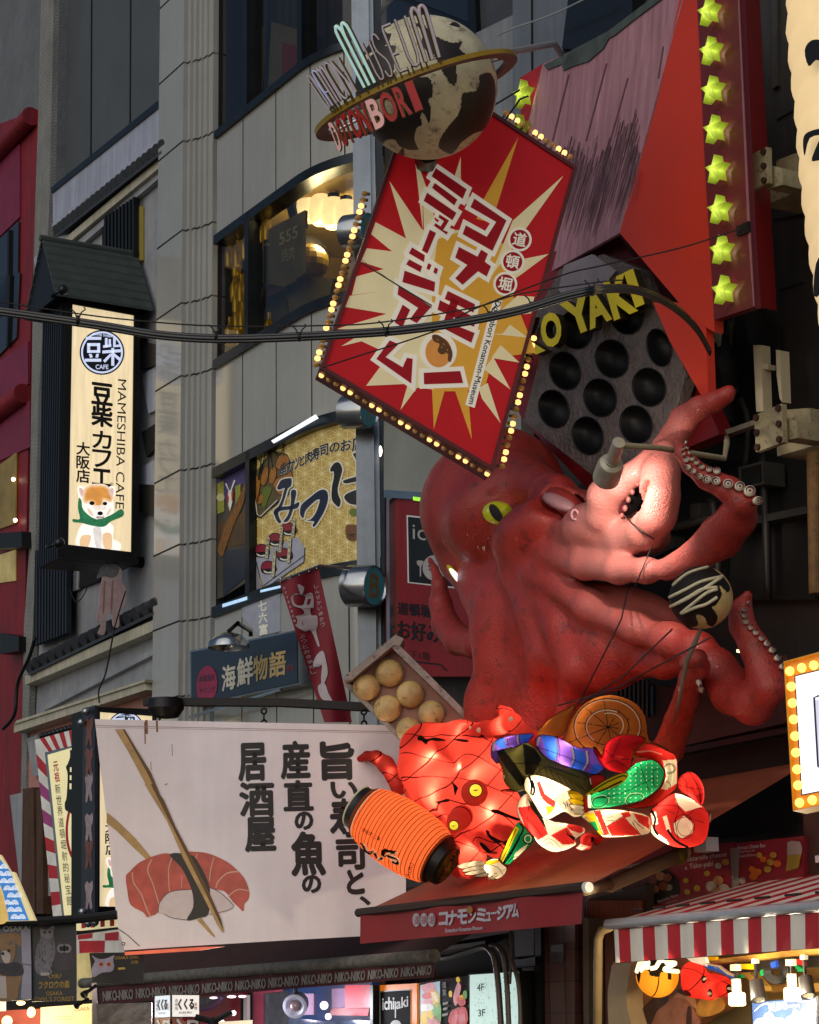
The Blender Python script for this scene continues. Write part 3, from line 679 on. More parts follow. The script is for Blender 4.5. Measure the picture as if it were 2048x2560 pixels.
fr.inputs[0].default_value = 1.55; gs.inputs['Roughness'].default_value = .03; tr.inputs[0].default_value = (.86, .86, .82, 1); nt.links.new(fr.outputs[0], mx.inputs[0]); nt.links.new(tr.outputs[0], mx.inputs[1]); nt.links.new(gs.outputs[0], mx.inputs[2]); nt.links.new(mx.outputs[0], o_.inputs[0])
def glass(parent, z0, z1):
    m = MB(); wall_strip(m, CW.path(sA, -.1, END), z0, z1, GL); m.build('pane', parent, smooth=True)
def room(parent, z0, z1, depth, wall, ceil, floor):
    m = MB(); po, pi_ = CW.path(sA, -.3, END), [p - NV * depth for p in CW.path(sA, -.3, END)]
    wall_strip(m, pi_, z0, z1, wall); n = len(po)
    for z, mt in ((z0, floor), (z1, ceil)): m.add([p + ZV * z for p in po] + [p + ZV * z for p in pi_], [(i, i + 1, n + i + 1, n + i) for i in range(n - 1)], mt)
    for k in (0, -1): m.quad(po[k] + ZV * z0, pi_[k] + ZV * z0, pi_[k] + ZV * z1, po[k] + ZV * z1, wall)
    return m.build('room', parent)
# top storey: dark, curtained
Z0, Z1 = SP[0][1], Zq(-420)
w = ribbon_window('window', Z0, Z1, (C1('1335,0')[0][0], 760), .13); glass(w, Z0, Z1)
room(w, Z0, Z1, 1.6, M('curtain_dark', '1c1613', .8, var=.4), M('ceil_dark', '0c0b0a'), M('ceil_dark', '0c0b0a'))
m = MB(); CUR = M('curtain_brown', '2a1c14', .8, var=.5, vs=3)
for i in range(34):
    sv = sA + .06 + i * .13; m.tube([FP(sv, -.55 - .03 * (i % 2), Z0 + .05), FP(sv, -.55 - .03 * (i % 2), Z1)], .075, CUR, 6)
m.build('curtain', w, smooth=True)
m = MB(); m.prism(PW(-.35), C1('1385,180 1447,112 1690,182 1690,330 1380,560'), .05, M('reflected_sign_cream', '5c5138', .7)); m.prism(PW(-.33), C1('1520,225 1690,275 1690,310 1518,440'), .03, M('reflected_sign_red', '6a0c12', .6)); m.prism(PW(-.3), C1('1440,112 1448,112 1425,560 1412,560'), .04, BLK)  # added cream and red board imitates a street sign reflected in the glass
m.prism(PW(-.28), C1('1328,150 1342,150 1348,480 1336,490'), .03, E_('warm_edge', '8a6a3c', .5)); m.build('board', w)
def inside(p, dep): q, n = CW.hit(p); return q + ray(*p).normalized() * dep
# middle storey: lit grill restaurant
Z0, Z1 = SP[1][1], SP[0][0]
w = ribbon_window('window', Z0, Z1, (C1('1345,0')[0][0],)); glass(w, Z0, Z1)
OCH = M('ochre_wall', '8a7028', .7, var=.3); room(w, Z0, Z1, 2.6, OCH, M('ochre_ceiling', 'a88c3e', .6, var=.2), M('dark_floor', '2a1d10'))
m = MB()
for i, (x, y) in enumerate(G2('1022,440 1137,465 1255,495 1372,520')):
    c = inside((x, y), 1.4); m.lathe(c - ZV * .26, ZV, [(.05, .5), (.13, .49), (.185, .42), (.2, .26), (.185, .1), (.13, .02), (.05, 0)], E_('lit_paper_lantern', 'ffe0a0', 1.15, .15, 6), 16); m.lathe(c + ZV * .24, ZV, [(.1, 0), (.1, .07), (.02, .08)], BLK, 10)
m.build('paper_lantern', w, smooth='auto')
m = MB(); GB = M('gold_bottle', '8a6a14', .15, .7, emit='8a6810', es=.18)
for x, y in G2('277,870 352,880 342,960 425,800 580,650 630,620 325,1190 390,1200 345,1300 350,1480 280,1600 400,1460 370,1600 650,1560'):
    q = inside((x, y), .5); m.lathe(q - ZV * .25, ZV, [(.07, 0), (.08, .05), (.08, .26), (.03, .38), (.03, .48), (.001, .49)], GB, 10)
for z in (.1, .95, 1.8): m.box(FP(sA + .62, -.4, Z0 + z), DV * .7, NV * .12, ZV * .02, M('shelf_wood', '3a2a12'))
m.build('bottle_shelf', w, smooth='auto')
m = MB(); m.prism(PW(-.2), G2('525,710 980,470 985,1060 790,1190 525,1140'), .02, M('smoked_poster', '5c5234', .6, var=.3, spec=.1)); a = Art(PW(-.2), .006); PG = M('poster_gold', '9a8a5a', .6)
a.vtext('焼肉', G2('765,850')[0], G2('885,800')[0], G2('765,960')[0], PG, 1) if False else a.text('焼肉', G2('765,840')[0], G2('885,800')[0], G2('765,965')[0], PG, 1)
a.text('555', G2('745,690')[0], G2('915,610')[0], G2('745,800')[0], PG, 1, .03); a.text('4F～', G2('558,760')[0], G2('660,740')[0], G2('558,860')[0], PG, 1)
a.poly(G2('600,560 640,545 640,1190 600,1180'), M('pillar_dark', '1a0c08'), .5); a.into(m)
m.prism(PW(-.3), G2('525,1150 640,1140 790,1210 525,1340'), .1, M('red_table', '3c0a08')); m.sphere(inside(G2('1035,960')[0], 1.3), .3, M('brown_globe', '6e5a10', .3), 16, 10); m.sphere(inside(G2('1000,930')[0], 1.7), .38, BLK, 16, 10)
m.prism(PW(-.3), G2('780,310 850,300 900,540 985,470 985,640 870,690'), .05, BLK); m.prism(PW(-.5), G2('800,1190 985,1080 1250,1110 1200,1330 850,1500'), .1, M('olive_seat', '55481e', .5)); m.prism(PW(-.5), G2('525,1360 760,1220 850,1500 525,1640'), .1, M('olive_seat2', '3a320c', .3)); m.build('furnishing', w)
pl_ = bpy.data.lights.new('room_light', 'POINT'); pl_.energy = 150; pl_.color = (1, .8, .4); pl_.shadow_soft_size = .3; lo = bpy.data.objects.new('lantern_glow', pl_); COL.objects.link(lo); lo.location = inside(G2('1200,560')[0], 1.5) - ZV * .25
# lower storey: filmed glass with printed restaurant sign
Z0, Z1 = SP[2][1], SP[1][0]
w = ribbon_window('window', Z0, Z1, (C4('1352,0')[0][0],), .17)
ASA = M('asanoha_print', 'b59a54', .5, var=.1, emit='same', es=.16); ASL = M('asanoha_line', 'd8c98c', .5, var=0, emit='same', es=.16); PNAVY = M('print_navy', '1c2440', .5, var=0); WHP = M('print_white', 'd6d2c4', .5, var=0, emit='same', es=.14)
cuts = list(range(744, 930, 12)); SGN = Corner(-.08)
m = MB(); a = Art(SGN, .006, cuts); c = G3
a.poly(c('462,480 650,385 960,225 1120,160 1240,135 1440,130 1440,1480 1300,1440 1150,1445 1030,1470 700,1600 470,1690'), ASA, 0)
gx, gy = 146, 84                      # hemp-leaf pattern: six-pointed stars on a triangular lattice
for r_ in range(-2, 22):
    for q in range(-1, 9):
        cx, cy = 470 + q * gx + (gx / 2 if r_ % 2 else 0), 300 + r_ * gy - (q * gx) * .0 + 0
        if not (470 < cx < 1430): continue
        top = 480 - (cx - 462) * .47 if cx < 960 else 240 - (cx - 960) * .27
        cy += 0
        if not (top + 50 < cy < 1690 - max(0, cx - 470) * .30): continue
        for k in range(12):
            th = R(30 * k + 90); ln = 84 if k % 2 == 0 else 48; a.line(c([cx, cy, cx + math.cos(th) * ln, cy + math.sin(th) * ln]), 1.6, ASL, 1)
def halo(t, TL, TR, BL, mat, b0_, b1_, lv): a.text(t, TL, TR, BL, WHP, lv, b1_); a.text(t, TL, TR, BL, mat, lv + 1, b0_)
s_ = '串カツと肉寿司のお店'; xs = [(703, 545, 48, 110), (760, 520, 55, 110), (815, 500, 52, 105), (868, 482, 42, 95), (918, 448, 58, 105), (978, 415, 62, 112), (1045, 388, 68, 105), (1128, 372, 82, 88), (1222, 345, 88, 102), (1318, 315, 100, 130)]
for ch, (x, y, w_, h_) in zip(s_, xs): halo(ch, c([x, y + 10])[0], c([x + w_, y - 14])[0], c([x, y + h_])[0], INK if x > 860 else PNAVY, .03, .07, 2)
def brush(strokes, mat, lv=4):
    for st in strokes:
        a.poly(offset_poly(spline(c(st), 4, True), 3.4), WHP, lv); 
    for st in strokes: a.poly(spline(c(st), 4, True), mat, lv + 1)
brush(['690,735 720,690 790,675 805,690 800,740 770,770 745,850 720,920 690,960 675,990 655,990 652,960 690,920 720,860 735,800 745,760 700,775 680,765', '655,985 660,945 700,925 790,915 840,895 868,880 870,905 850,935 800,945 720,955 690,975 700,1020 715,1050 700,1065 675,1040',
       '800,790 830,775 845,800 830,880 815,950 790,1020 765,1050 735,1050 770,1000 790,940 800,870'], PNAVY)
brush(['880,940 900,895 960,845 1030,790 1080,775 1112,800 1115,870 1085,960 1040,1040 1000,1095 985,1080 1000,1050 935,1040 970,1030 1010,980 1040,900 1045,860 1010,870 950,925 920,965 905,1020 880,990'], PNAVY)
brush(['1140,590 1175,545 1215,545 1238,600 1225,660 1200,760 1205,820 1225,870 1215,920 1190,915 1150,860 1150,760 1165,680 1165,620 1140,620', '1245,700 1300,680 1425,650 1425,690 1330,712 1265,722', '1330,470 1370,455 1425,450 1425,790 1370,760 1375,650 1355,520', '1255,840 1300,800 1425,770 1425,905 1340,905 1290,890'], INK)
# printed food: skewers tray, meat sushi tray, hammer
TRAY = M('print_tray', '9a9aa8', .5); OIL = M('print_golden', 'b0742a', .5, var=.4, vs=9); GRN = M('print_green', '6a7a2a', .5, var=.3); MEAT = M('print_meat', '9a2238', .5, var=.4, vs=9); PRICE = M('print_cream', 'd8d0ac', .5)
a.poly(c('466,735 500,1000 525,1015 800,800 805,600 760,470 620,430 480,640'), M('print_tray_dark', '6a5c38', .5, var=.4), 2)
a.line(c('466,740 500,1000 530,1018 690,870'), 4, INK, 4); a.line(c('475,740 508,990 535,1004 680,865'), 2, WHP, 4.5)
for t in ('478,680 500,650 530,700 520,800 500,880 480,800', '530,700 560,590 600,580 590,700 555,740', '600,700 620,590 660,580 670,640 640,720', '640,720 700,660 760,640 800,620 800,760 700,820', '660,560 700,470 760,480 780,540 700,600', '500,880 540,800 600,820 560,880 520,900'): a.poly(spline(c(t), 4, True), OIL, 3); a.line(spline(c(t), 4, True), 1.2, INK, 3.6)
a.poly(spline(c('545,790 580,750 630,760 620,800 600,850 570,930 545,910 560,850'), 4, True), GRN, 3.8)
for t in ('515,690 545,480', '530,640 575,470', '600,590 605,420', '640,600 615,430', '700,480 745,390', '690,490 640,430', '735,480 725,395', '560,600 520,500'): a.line(c(t), 2, INK, 4)
a.poly(c('475,1340 545,1650 470,1690 462,1360'), TRAY, 2).poly(c('480,1340 850,1180 915,1280 910,1400 560,1640'), M('print_tray_light', 'b4b4c4', .5), 2); a.line(c('480,1345 555,1635 905,1400 915,1275'), 2.2, INK, 3); a.line(c('545,1610 905,1345'), 1.6, INK, 3)
for (x, y) in ((545, 1295), (665, 1200), (780, 1110), (605, 1440), (745, 1330)):
    a.poly(spline(c([x - 70, y + 30, x - 60, y - 30, x - 10, y - 55, x + 50, y - 30, x + 65, y + 30, x + 20, y + 60, x - 40, y + 60]), 4, True), INK, 3.2); a.poly(spline(c([x - 62, y + 20, x - 52, y - 25, x - 8, y - 48, x + 44, y - 24, x + 56, y + 18, x, y + 14]), 4, True), MEAT, 3.8); a.poly(spline(c([x - 45, y + 30, x - 10, y + 45, x + 30, y + 40, x + 20, y + 55, x - 30, y + 52]), 3, True), WHP, 3.8)
for (x, y, t, L) in ((590, 1180, '特撰カイ', 190), (706, 1090, 'エロロゴ', 230), (815, 1020, '中トロ牛', 165), (645, 1290, 'マルシン', 240), (778, 1190, 'イタタン', 220)):
    a.poly(c([x, y, x + 28, y + 6, x + 12, y + L, x - 18, y + L - 4]), INK, 4.4); a.poly(c([x + 2, y + 3, x + 25, y + 8, x + 10, y + L - 4, x - 14, y + L - 6]), PRICE, 4.8); a.vtext(t, c([x + 3, y + 10])[0], c([x + 22, y + 14])[0], c([x - 10, y + L - 14])[0], INK, 5.2, 0, .7)
a.poly(spline(c('1295,960 1320,935 1370,950 1370,990 1330,1005 1298,985'), 3, True), GRN, 3).line(c('1360,965 1425,1000'), 2.5, INK, 3).line(c('1425,960 1395,990 1405,1030 1425,1050'), 3, INK, 3)
a.poly(spline(c('1265,1090 1320,1075 1375,1095 1370,1190 1320,1220 1270,1190'), 4, True), M('print_brown', '7a4a1c', .5), 3).line(c('1285,1165 1350,1160'), 2, INK, 3.5).line(c('1315,1160 1300,1190'), 2, INK, 3.5).line(c('1320,1160 1335,1190'), 2, INK, 3.5)
a.into(m); m.build('window_film', w)
m = MB(); a = Art(PW(-.1), .006); PUR = M('print_violet', '4a4078', .5, var=.3)
a.poly(c('140,690 400,560 420,1440 420,1560 200,1700 140,1720'), M('print_dusk', '4c463c', .5, var=.4), 0).poly(c('150,690 390,570 390,720 300,760 150,960'), PUR, 1).poly(c('150,720 205,695 210,960 150,985'), M('print_lime', '9a9a3a', .5), 2).poly(c('305,745 350,720 350,900 305,930'), M('print_lime', '9a9a3a'), 2)
a.poly(circ(c('178,840')[0], 10), M('print_pale_lime', 'c8c48a', .5), 3).line(c('222,720 260,800 300,690'), 4, WHP, 3).poly(c('245,780 275,770 282,870 258,960 238,880'), WHP, 3).poly(c('232,800 250,840 245,900 228,850'), REDP, 3.4).poly(c('270,800 290,770 288,850 274,880'), REDP, 3.4)
a.poly(spline(c('165,1330 150,1290 170,1230 230,1050 330,850 385,720 390,760 370,900 290,1080 220,1280 195,1345'), 5, True), M('print_fried', '8a5a1e', .5, var=.6, vs=14), 3).poly(c('150,1060 300,1010 395,960 395,1240 250,1270 150,1200'), M('print_brown_soft', '5a4020', .5, var=.5), 1.5)
a.poly(c('200,1300 395,1280 420,1500 200,1690'), M('print_ink_blue', '1a2034', .4), 2).poly(c('395,640 425,610 425,1450 395,1440'), M('print_pale_strip', '8a8478', .5, var=.5, vs=8), 4); a.into(m); m.build('window_film', w)
m = MB(); m.prism(PW(.075), C4('1462,866 1700,725 1715,745 1475,880'), .01, E_('tube_light', 'dfe8f4', 1.1, .1)); m.prism(PW(.08), C7('1370,272 1520,225 1520,245 1370,292'), .01, E_('tube_light2', 'a8c8e8', .9, .3)); m.prism(PW(.08), G3('520,1640 690,1600 690,1620 520,1660'), .01, E_('tube_light2', 'a8c8e8')); build_split(m, 'light_strip', w)
m = MB(); m.prism(PW(.02), C7('1490,260 1725,205 1725,440 1600,470 1490,350'), .02, M('pale_reflect_tile', 'a8a8b4', .1, coat=.4)); a = Art(PW(.02), .005); a.vtext('七六富', C7('1590,250')[0], C7('1640,240')[0], C7('1600,470')[0], WHP, 1, .04); a.into(m)
m.build('pale_tile', b2)
# steel corner post and round lettered lamps on it
m = MB(); q = CW.at((925, 1200), .35); PX, PYy = q.x, q.y; TD = Vector((1, 0, 0))
bp = thing('steel_post', (PX + .1, PYy, 0), 'tall brushed steel post dividing tiled office block from red restaurant wall', 'post')
POSTM = M('brushed_steel', '8c9299', .3, .8, var=.3, vs=1.2, streak=.12)
zt_ = fz((940, -200)); m.box((PX + .1, PYy, zt_ / 2), TD * .13, Vector((0, .2, 0)), ZV * zt_ / 2, POSTM); m.box((PX + .22, PYy + .12, zt_ / 2), TD * .075, Vector((0, .1, 0)), ZV * zt_ / 2, POSTM); m.box((PX + .36, PYy + .2, zt_ / 2), TD * .06, Vector((0, .06, 0)), ZV * zt_ / 2, DST)
m.build('shaft', bp)
m = MB(); pyp = PY(PYy - .205); m.prism(pyp, spline(C5('535,900 545,895 552,920 545,948 536,945'), 3, True), .02, E_('downlight', 'fff2d8', 3, 0)); m.build('lamp', bp)
def drum(pc, rpx, letter, lbl, az=56):
    y0 = PYy - .62; C = PY(y0).at(pc); r = px2m(pc, PY(y0), rpx); ax = Vector((math.sin(R(az)), -math.cos(R(az)), -.12)).normalized()
    t = thing('round_lamp_sign', C - ZV * r, lbl, 'sign', 'round lettered signs on the steel post')
    m = MB(); m.lathe(C, ax, [(r * .2, -.38), (r, -.36), (r, .02), (r * .93, .06), (r * .86, .02)], STEEL, 36); m.build('drum', t, smooth='auto')
    m = MB(); fp = Pl(C + ax * .03, ax); ea = ax.cross(ZV).normalized() * -1; eb = ea.cross(ax) * -1
    if eb.z < 0: eb = -eb
    if ea.x < 0: ea = -ea
    m.ngon([C + ax * .03 + (ea * math.cos(R(k * 10)) + eb * math.sin(R(k * 10))) * r * .88 for k in range(36)], E_('teal_face', '3c7480', .16, .3)); m.build('face', t)
    m = MB(); v, f = glyphs(letter, .03); m.add([C + ax * .045 + ea * (p[0] - .5) * r * .85 + eb * (p[1] - .5) * r * 1.15 for p in v], f, M('letter_cream', 'a8946c', .5)); m.build('letter', t)
    m = MB(); m.tube([C - ax * .3, C - ax * .3 + Vector((.12, .5, 0))], .06, BLK); m.build('bracket', t)
drum((918, 576), 45, 'K', 'round steel drum lamp behind the left edge of the red diamond sign')
drum((916, 1028), 43, 'Y', 'round steel drum lamp lettered Y below the red diamond sign')
drum((930, 1465), 53, 'B', 'round steel drum lamp lettered B above the takoyaki tray')
# navy sign board with goose-neck lamp
t = thing('restaurant_sign_board', PW(.3).at((620, 1770)), 'navy blue sign board with gold brush lettering over the pier foot', 'sign'); NVB = M('navy_board', '1d2a3e', .35, var=.3, vs=1)
m = MB(); B = C8('-310,560 358,430 362,765 -310,905'); m.prism(PW(.3), B, .25, STEEL); m.prism(PW(.32), offset_poly(B, -4), .02, NVB); a = Art(PW(.32), .006); GLDB = M('board_gold', 'b8a06a', .5); 
a.poly(circ(C7('1275,770')[0], 26, ry=48, rot=4), M('board_red', '94244c', .5), 1); a.text('本家直送', C7('1225,715')[0], C7('1322,700')[0], C7('1225,755')[0], NVB, 2).text('ダイニング', C7('1228,790')[0], C7('1322,775')[0], C7('1228,825')[0], NVB, 2)
for ch, (x, y, w_, h_), mt in zip('海鮮物語', ((1368, 660, 82, 150), (1462, 615, 95, 165), (1562, 600, 85, 150), (1660, 575, 100, 150)), (M('board_pale', 'c8c4b4', .5), M('board_pale', 'c8c4b4'), GLDB, GLDB)): a.text(ch, C7([x, y])[0], C7([x + w_, y - 22])[0], C7([x, y + h_])[0], mt, 1, .03)
a.text('わ', C8('285,650')[0], C8('330,640')[0], C8('285,690')[0], REDP, 1); a.into(m); m.build('board', t)
m = MB(); m.prism(PW(.34), C7('1165,960 1725,790 1725,805 1165,978'), .05, STEEL); m.build('trim', t)
m = MB(); q = PW(.9).at(C7('1410,500')[0]); m.lathe(q - ZV * .1, Vector((0, 0, 1)), [(.31, 0), (.3, .08), (.22, .17), (.09, .22), (.02, .23)], STEEL, 22); q2 = PW(.3).at(C7('1545,470')[0]); m.tube([q + ZV * .15, q + ZV * .22 + DV * .3, q2 + ZV * .08, q2], .035, DST)
m.build('goose_neck_lamp', smooth='auto', label='grey dome lamp on a goose neck over the navy sign board', cat='lamp')
# red skewer banner (nobori) on its rail
m = MB(); NOB = M('banner_red', '7c1026', .7, var=.25, vs=2); pl = PAZ(760, 1550, PW(1.0), 12); a = Art(pl, .006)
class Wavy:
    def __init__(s, p, amp, L, ky=.35): s.p = p; s.a = amp; s.L = L; s.ky = ky
    def at(s, q, off=0): return s.p.at(q, off + s.a * math.sin(q[0] * s.L + q[1] * s.L * s.ky))
    def nrm(s, q): return s.p.n
wv = Wavy(pl, .05, .07, 0); gridn = 26
def cloth(mb, surf, quad, mat, nx=14, ny=26):
    tl, tr, br, bl = quad; V = [surf.at(lerp(lerp(tl, tr, i / nx), lerp(bl, br, i / nx), j / ny)) for j in range(ny + 1) for i in range(nx + 1)]
    mb.add(V, [(j * (nx + 1) + i, j * (nx + 1) + i + 1, (j + 1) * (nx + 1) + i + 1, (j + 1) * (nx + 1) + i) for j in range(ny) for i in range(nx)], mat)
cloth(m, wv, C8('245,140 485,50 690,1000 520,1000'), NOB); a.surf = Wavy(pl, .05, .07, 0)
for st in ('355,150 395,170 390,215 445,205 455,290 435,300 440,340 475,345 480,400 470,440 490,520 480,530 440,440 400,440 350,410 355,370 345,345 395,330 380,300 330,280 315,230 345,205 370,210', '470,590 510,560 530,620 540,700 515,770 505,790 500,720 505,650 480,660 450,650', '480,780 520,760 545,820 570,870 540,870 500,850'):
    a.poly(spline(C8(st), 4, True), M('banner_white', 'b9aeb4', .7), 3)
a.poly(C8('365,240 385,245 375,280 360,270'), NOB, 4).poly(C8('420,240 440,240 425,280 412,275'), NOB, 4).poly(C8('385,370 405,365 400,410 385,400'), NOB, 4).poly(C8('440,365 455,370 440,410 430,400'), NOB, 4)
a.vtext('ぷつとお食事処し', C8('360,460')[0], C8('395,450')[0], C8('440,710')[0], M('banner_white', 'b9aeb4'), 3, 0, .7); a.vtext('しんせかい串かつ', C8('455,150')[0], C8('480,140')[0], C8('500,420')[0], M('banner_white', 'b9aeb4'), 3, 0, .7); a.vtext('おすすめ本場の味を', C8('262,160')[0], C8('276,156')[0], C8('345,420')[0], M('banner_white', 'b9aeb4'), 3, 0, .6)
a.into(m); o = m.build('hanging_banner', smooth=True, label='narrow crimson cloth banner with white brush lettering hanging left of the takoyaki tray', cat='banner')
m = MB(); m.tube([pl.at(p) for p in C8('240,130 490,35')], .02, STEEL); 
for f in (.02, .25, .5, .75, .95): q = pl.at(lerp(C8('245,138')[0], C8('485,50')[0], f)); m.tube([q, q + ZV * .06], .012, STEEL)
q = pl.at(C8('490,35')[0]); m.tube([q, q - NV * .9 + ZV * .0], .025, STEEL); m.build('banner_rail', label='thin steel rail holding the crimson skewer banner', cat='rail')
# ================================================================== museum building behind the octopus
VOID = M('void_dark', '0a0a0c', .9, var=0); GRAN = M('dark_granite', '38332f', .6, var=.35, vs=1.6, streak=.35, bump=.1); GBLU = M('grey_blue_panel', '6b727c', .5, var=.15, vs=.8, streak=.2); GSH = M('grey_shaft', '83878c', .6, var=.15, streak=.25)
b3 = thing('octopus_restaurant', FP(fs((1400, 1800)), 0, 0), 'dark multi-storey restaurant building carrying the octopus, granite at its right side', 'building')
m = MB(); m.prism(PW(-.45), FR('962,-200 2300,-200 2300,2700 962,2700'), 1.0, GRAN); m.build('wall', b3)
m = MB(); m.prism(PW(-.3), C2('545,-60 1045,-60 1045,190 545,260'), .05, M('glass_navy', '0d1018', .08, spec=1)); m.prism(PW(-.2), C2('1010,-40 1050,-40 1060,200 1015,190'), .1, DST); m.prism(PW(-.2), C2('600,-40 1020,130 1020,150 600,-20'), .1, DST); build_split(m, 'window', b3)
m = MB(); m.prism(PW(-.28), C2('1050,-60 1255,-60 1255,900 1050,900'), .06, M('grey_band', '3e4045', .6, var=.3)); m.prism(PW(.0), C2('1255,-60 1560,-60 1530,240 1400,900 1255,900'), .3, GBLU); m.prism(PW(.02), C2('1352,-60 1358,-60 1362,900 1356,900'), .03, JOINT); m.prism(PW(-.2), C2('1050,180 1255,80 1255,900 1050,900'), .05, GSH)
m.prism(PW(.02), C2('1560,-60 1900,-60 1900,300 1520,260'), .2, M('dark_window_block', '15171b', .2, var=.2)); m.build('upper_wall', b3)
m = MB(); m.prism(PW(-.3), C2('545,-40 640,-40 545,85'), .03, WHITE); a = Art(PW(-.3), .006); a.text('OIN', C2('548,-12')[0], C2('600,-22')[0], C2('552,12')[0], INK, 1); a.into(m); m.build('notice', b3)
# pale wall and red restaurant panel left of the octopus
RWALL = M('red_restaurant_panel', '8c0e16', .45, var=.25, vs=1, streak=.3)
m = MB(); m.prism(PW(-.1), C5('560,700 1300,700 1300,1185 560,1160'), .2, M('pale_soffit', '8a8c84', .5, var=.2, vs=1)); m.prism(PW(.0), C5('560,1130 1300,1180 1300,1215 560,1172'), .2, STEEL); m.build('pale_wall', b3)
m = MB(); m.prism(PW(-.05), G5('95,235 1100,300 1100,1900 90,1900'), .2, RWALL); a = Art(PW(-.05), .006)
a.poly(G5('285,400 900,470 900,1100 295,1030'), WHITE, 1).poly(G5('297,415 900,480 900,1085 308,1020'), BLK, 2)
LG = M('print_grey', 'a7a4a2', .5); a.text('ichiaki', G5('340,478')[0], G5('860,545')[0], G5('342,622')[0], LG, 3, .01)
a.poly(spline(G5('382,825 440,828 432,860 422,880 420,965 408,963 406,880 388,865'), 3, True), LG, 3).poly(circ(G5('545,890')[0], 30, ry=32), LG, 3).poly(G5('485,865 545,870 545,885 485,880'), BLK, 4).poly(G5('490,900 545,908 545,918 490,912'), BLK, 4)
a.text('道頓堀', G5('200,1205')[0], G5('510,1240')[0], G5('200,1320')[0], BLK, 1, .03).text('お好み焼', G5('200,1375')[0], G5('740,1440')[0], G5('200,1545')[0], BLK, 1, .03).text('下1階', G5('310,1655')[0], G5('500,1680')[0], G5('310,1730')[0], BLK, 1); a.line(G5('350,1760 600,1790 660,1850'), 4, BLK, 1)
a.into(m); m.build('red_panel', b3)
m = MB(); m.prism(PW(.08), G5('345,228 430,240 430,275 345,262'), .06, E_('green_glow', '8fd03a', 1.2, .3, 6)); m.build('exit_lamp', b3)
m = MB(); m.prism(PW(.05), G5('100,235 122,240 130,1600 100,1600'), .1, STEEL); m.build('frame', b3)
# recess shade painted as near-black sheets, with beams and blinds, right of octopus
m = MB(); m.prism(PW(-.35), C6('430,1100 1700,900 1700,1725 430,1725'), .05, M('recess', '15120f', .8, var=.4)); m.prism(PW(-.35), C6('1180,180 1380,150 1500,260 1500,800 1180,860'), .05, VOID); m.prism(PW(-.32), C12('850,-200 1560,-330 1560,280 850,380'), .05, VOID); m.build('recess', b3)
m = MB(); BEAM = M('dark_beam', '3a3630', .7, var=.4)
for pts in ('430,1150 490,1130 490,1260 430,1280', '1030,1210 1085,1200 1085,1310 1030,1310', '900,1330 1085,1270 1085,1300 900,1360', '1100,1330 1700,1210 1700,1250 1100,1370', '820,1420 945,1380 945,1440 830,1500'): m.prism(PW(-.1), C6(pts), .15, BEAM)
m.prism(PW(.0), C9('905,660 1560,480 1600,820 1005,950'), .15, M('maroon_beam', '3a1f20', .7, var=.3)); m.prism(PW(.05), C9('1000,960 1560,850 1560,880 1000,990'), .15, BLK); build_split(m, 'beam', b3)
m = MB()
for i in range(8): m.prism(PW(-.1), C9([690 + i * 22, 610, 700 + i * 22, 610, 700 + i * 22, 800, 690 + i * 22, 800]), .04, M('blind_slat', '2c1418', .5))
m.prism(PW(-.15), C9('640,600 960,640 960,900 640,900'), .04, M('blind_red', '2a0a0e', .6)); m.prism(PW(-.05), C9('868,640 882,640 882,790 868,790'), .03, DST); m.build('blind', b3)
m = MB(); m.prism(PW(.05), C9('1306,455 1325,458 1325,472 1306,470'), .05, E_('lamp_warm_small', 'fff0b0', 3, 0)); m.build('lamp', b3)
m = MB()
for x, y0, y1 in ((1495, 640, 560), (1480, 1180, 1150), (1510, 1560, 1520)): m.prism(PW(-.43), C3([x, y0, 1640, y1, 1640, y1 + 5, x, y0 + 5]), .03, JOINT)
m.prism(PW(-.4), C3('1470,-60 1500,-60 1500,460 1470,480'), .1, BEAM); build_split(m, 'wall_joint', b3)
for k_, (pts, r_) in enumerate((('1150,1180 1180,1400 1175,1725', .06), ('880,1340 1000,1330 1120,1290 1250,1280', .04), ('1260,200 1240,420 1280,620', .05), ('1300,640 1340,760 1330,1000', .035), ('1420,930 1440,1300 1450,1725', .05))):
    m = MB(); m.tube([PW(-.12).at(p) for p in spline(C6(pts), 4)], r_, BEAM if k_ % 2 else M('pipe_dark', '2a2724', .5, .4), 8); m.build('service_pipe', b3, smooth=True)
m = MB(); m.prism(PW(.0), C6('1290,1010 1420,975 1425,1100 1295,1130'), .3, M('unit_grey', '4a4844', .5, var=.3)); m.prism(PW(.02), C6('1305,1020 1405,993 1408,1085 1308,1112'), .02, VOID); m.build('air_unit', b3)
# ------------------------------------------------------------------ star sign: dusty hood, red face, lit stars
bs_ = thing('star_sign', PW(.4).at((1700, 800)), 'huge red hooded sign with dusty pink side and a column of lit green stars', 'sign')
PK2 = M('dusty_pink_sheet', 'c08a94', .6, var=.15, vs=1.1, streak=.5, dark='5c3540'); RF = M('red_sign_face', 'cc3418', .45, var=.12, vs=.8); PURP = M('maroon_strip', '6a1a20', .5, var=.2)
pA, pB, pC = PW(.15).at(C3('240,350')[0]), PW(1.15).at(C3('985,0')[0]), PW(1.15).at(C3('650,1255')[0]); ph = P3(pA, pB, pC)
m = MB(); m.prism(ph, C3('235,345 590,178 860,-30 1000,-60 985,20 650,1255 250,1480 190,1600 140,720'), .04, PK2)
for pts in ('370,400 378,400 290,760 283,760', '575,340 581,340 470,760 464,760', '690,420 695,420 600,760 594,760', '880,250 886,250 860,420 854,420'): m.prism(ph, C3(pts), .02, M('pink_seam', '6e4850', .6), off=.01)
a = Art(ph, .006); DIRT = M('soot', '5c3a46', .8, var=.4)
DIRT2 = M('soot_light', '8a626c', .8, var=.4)
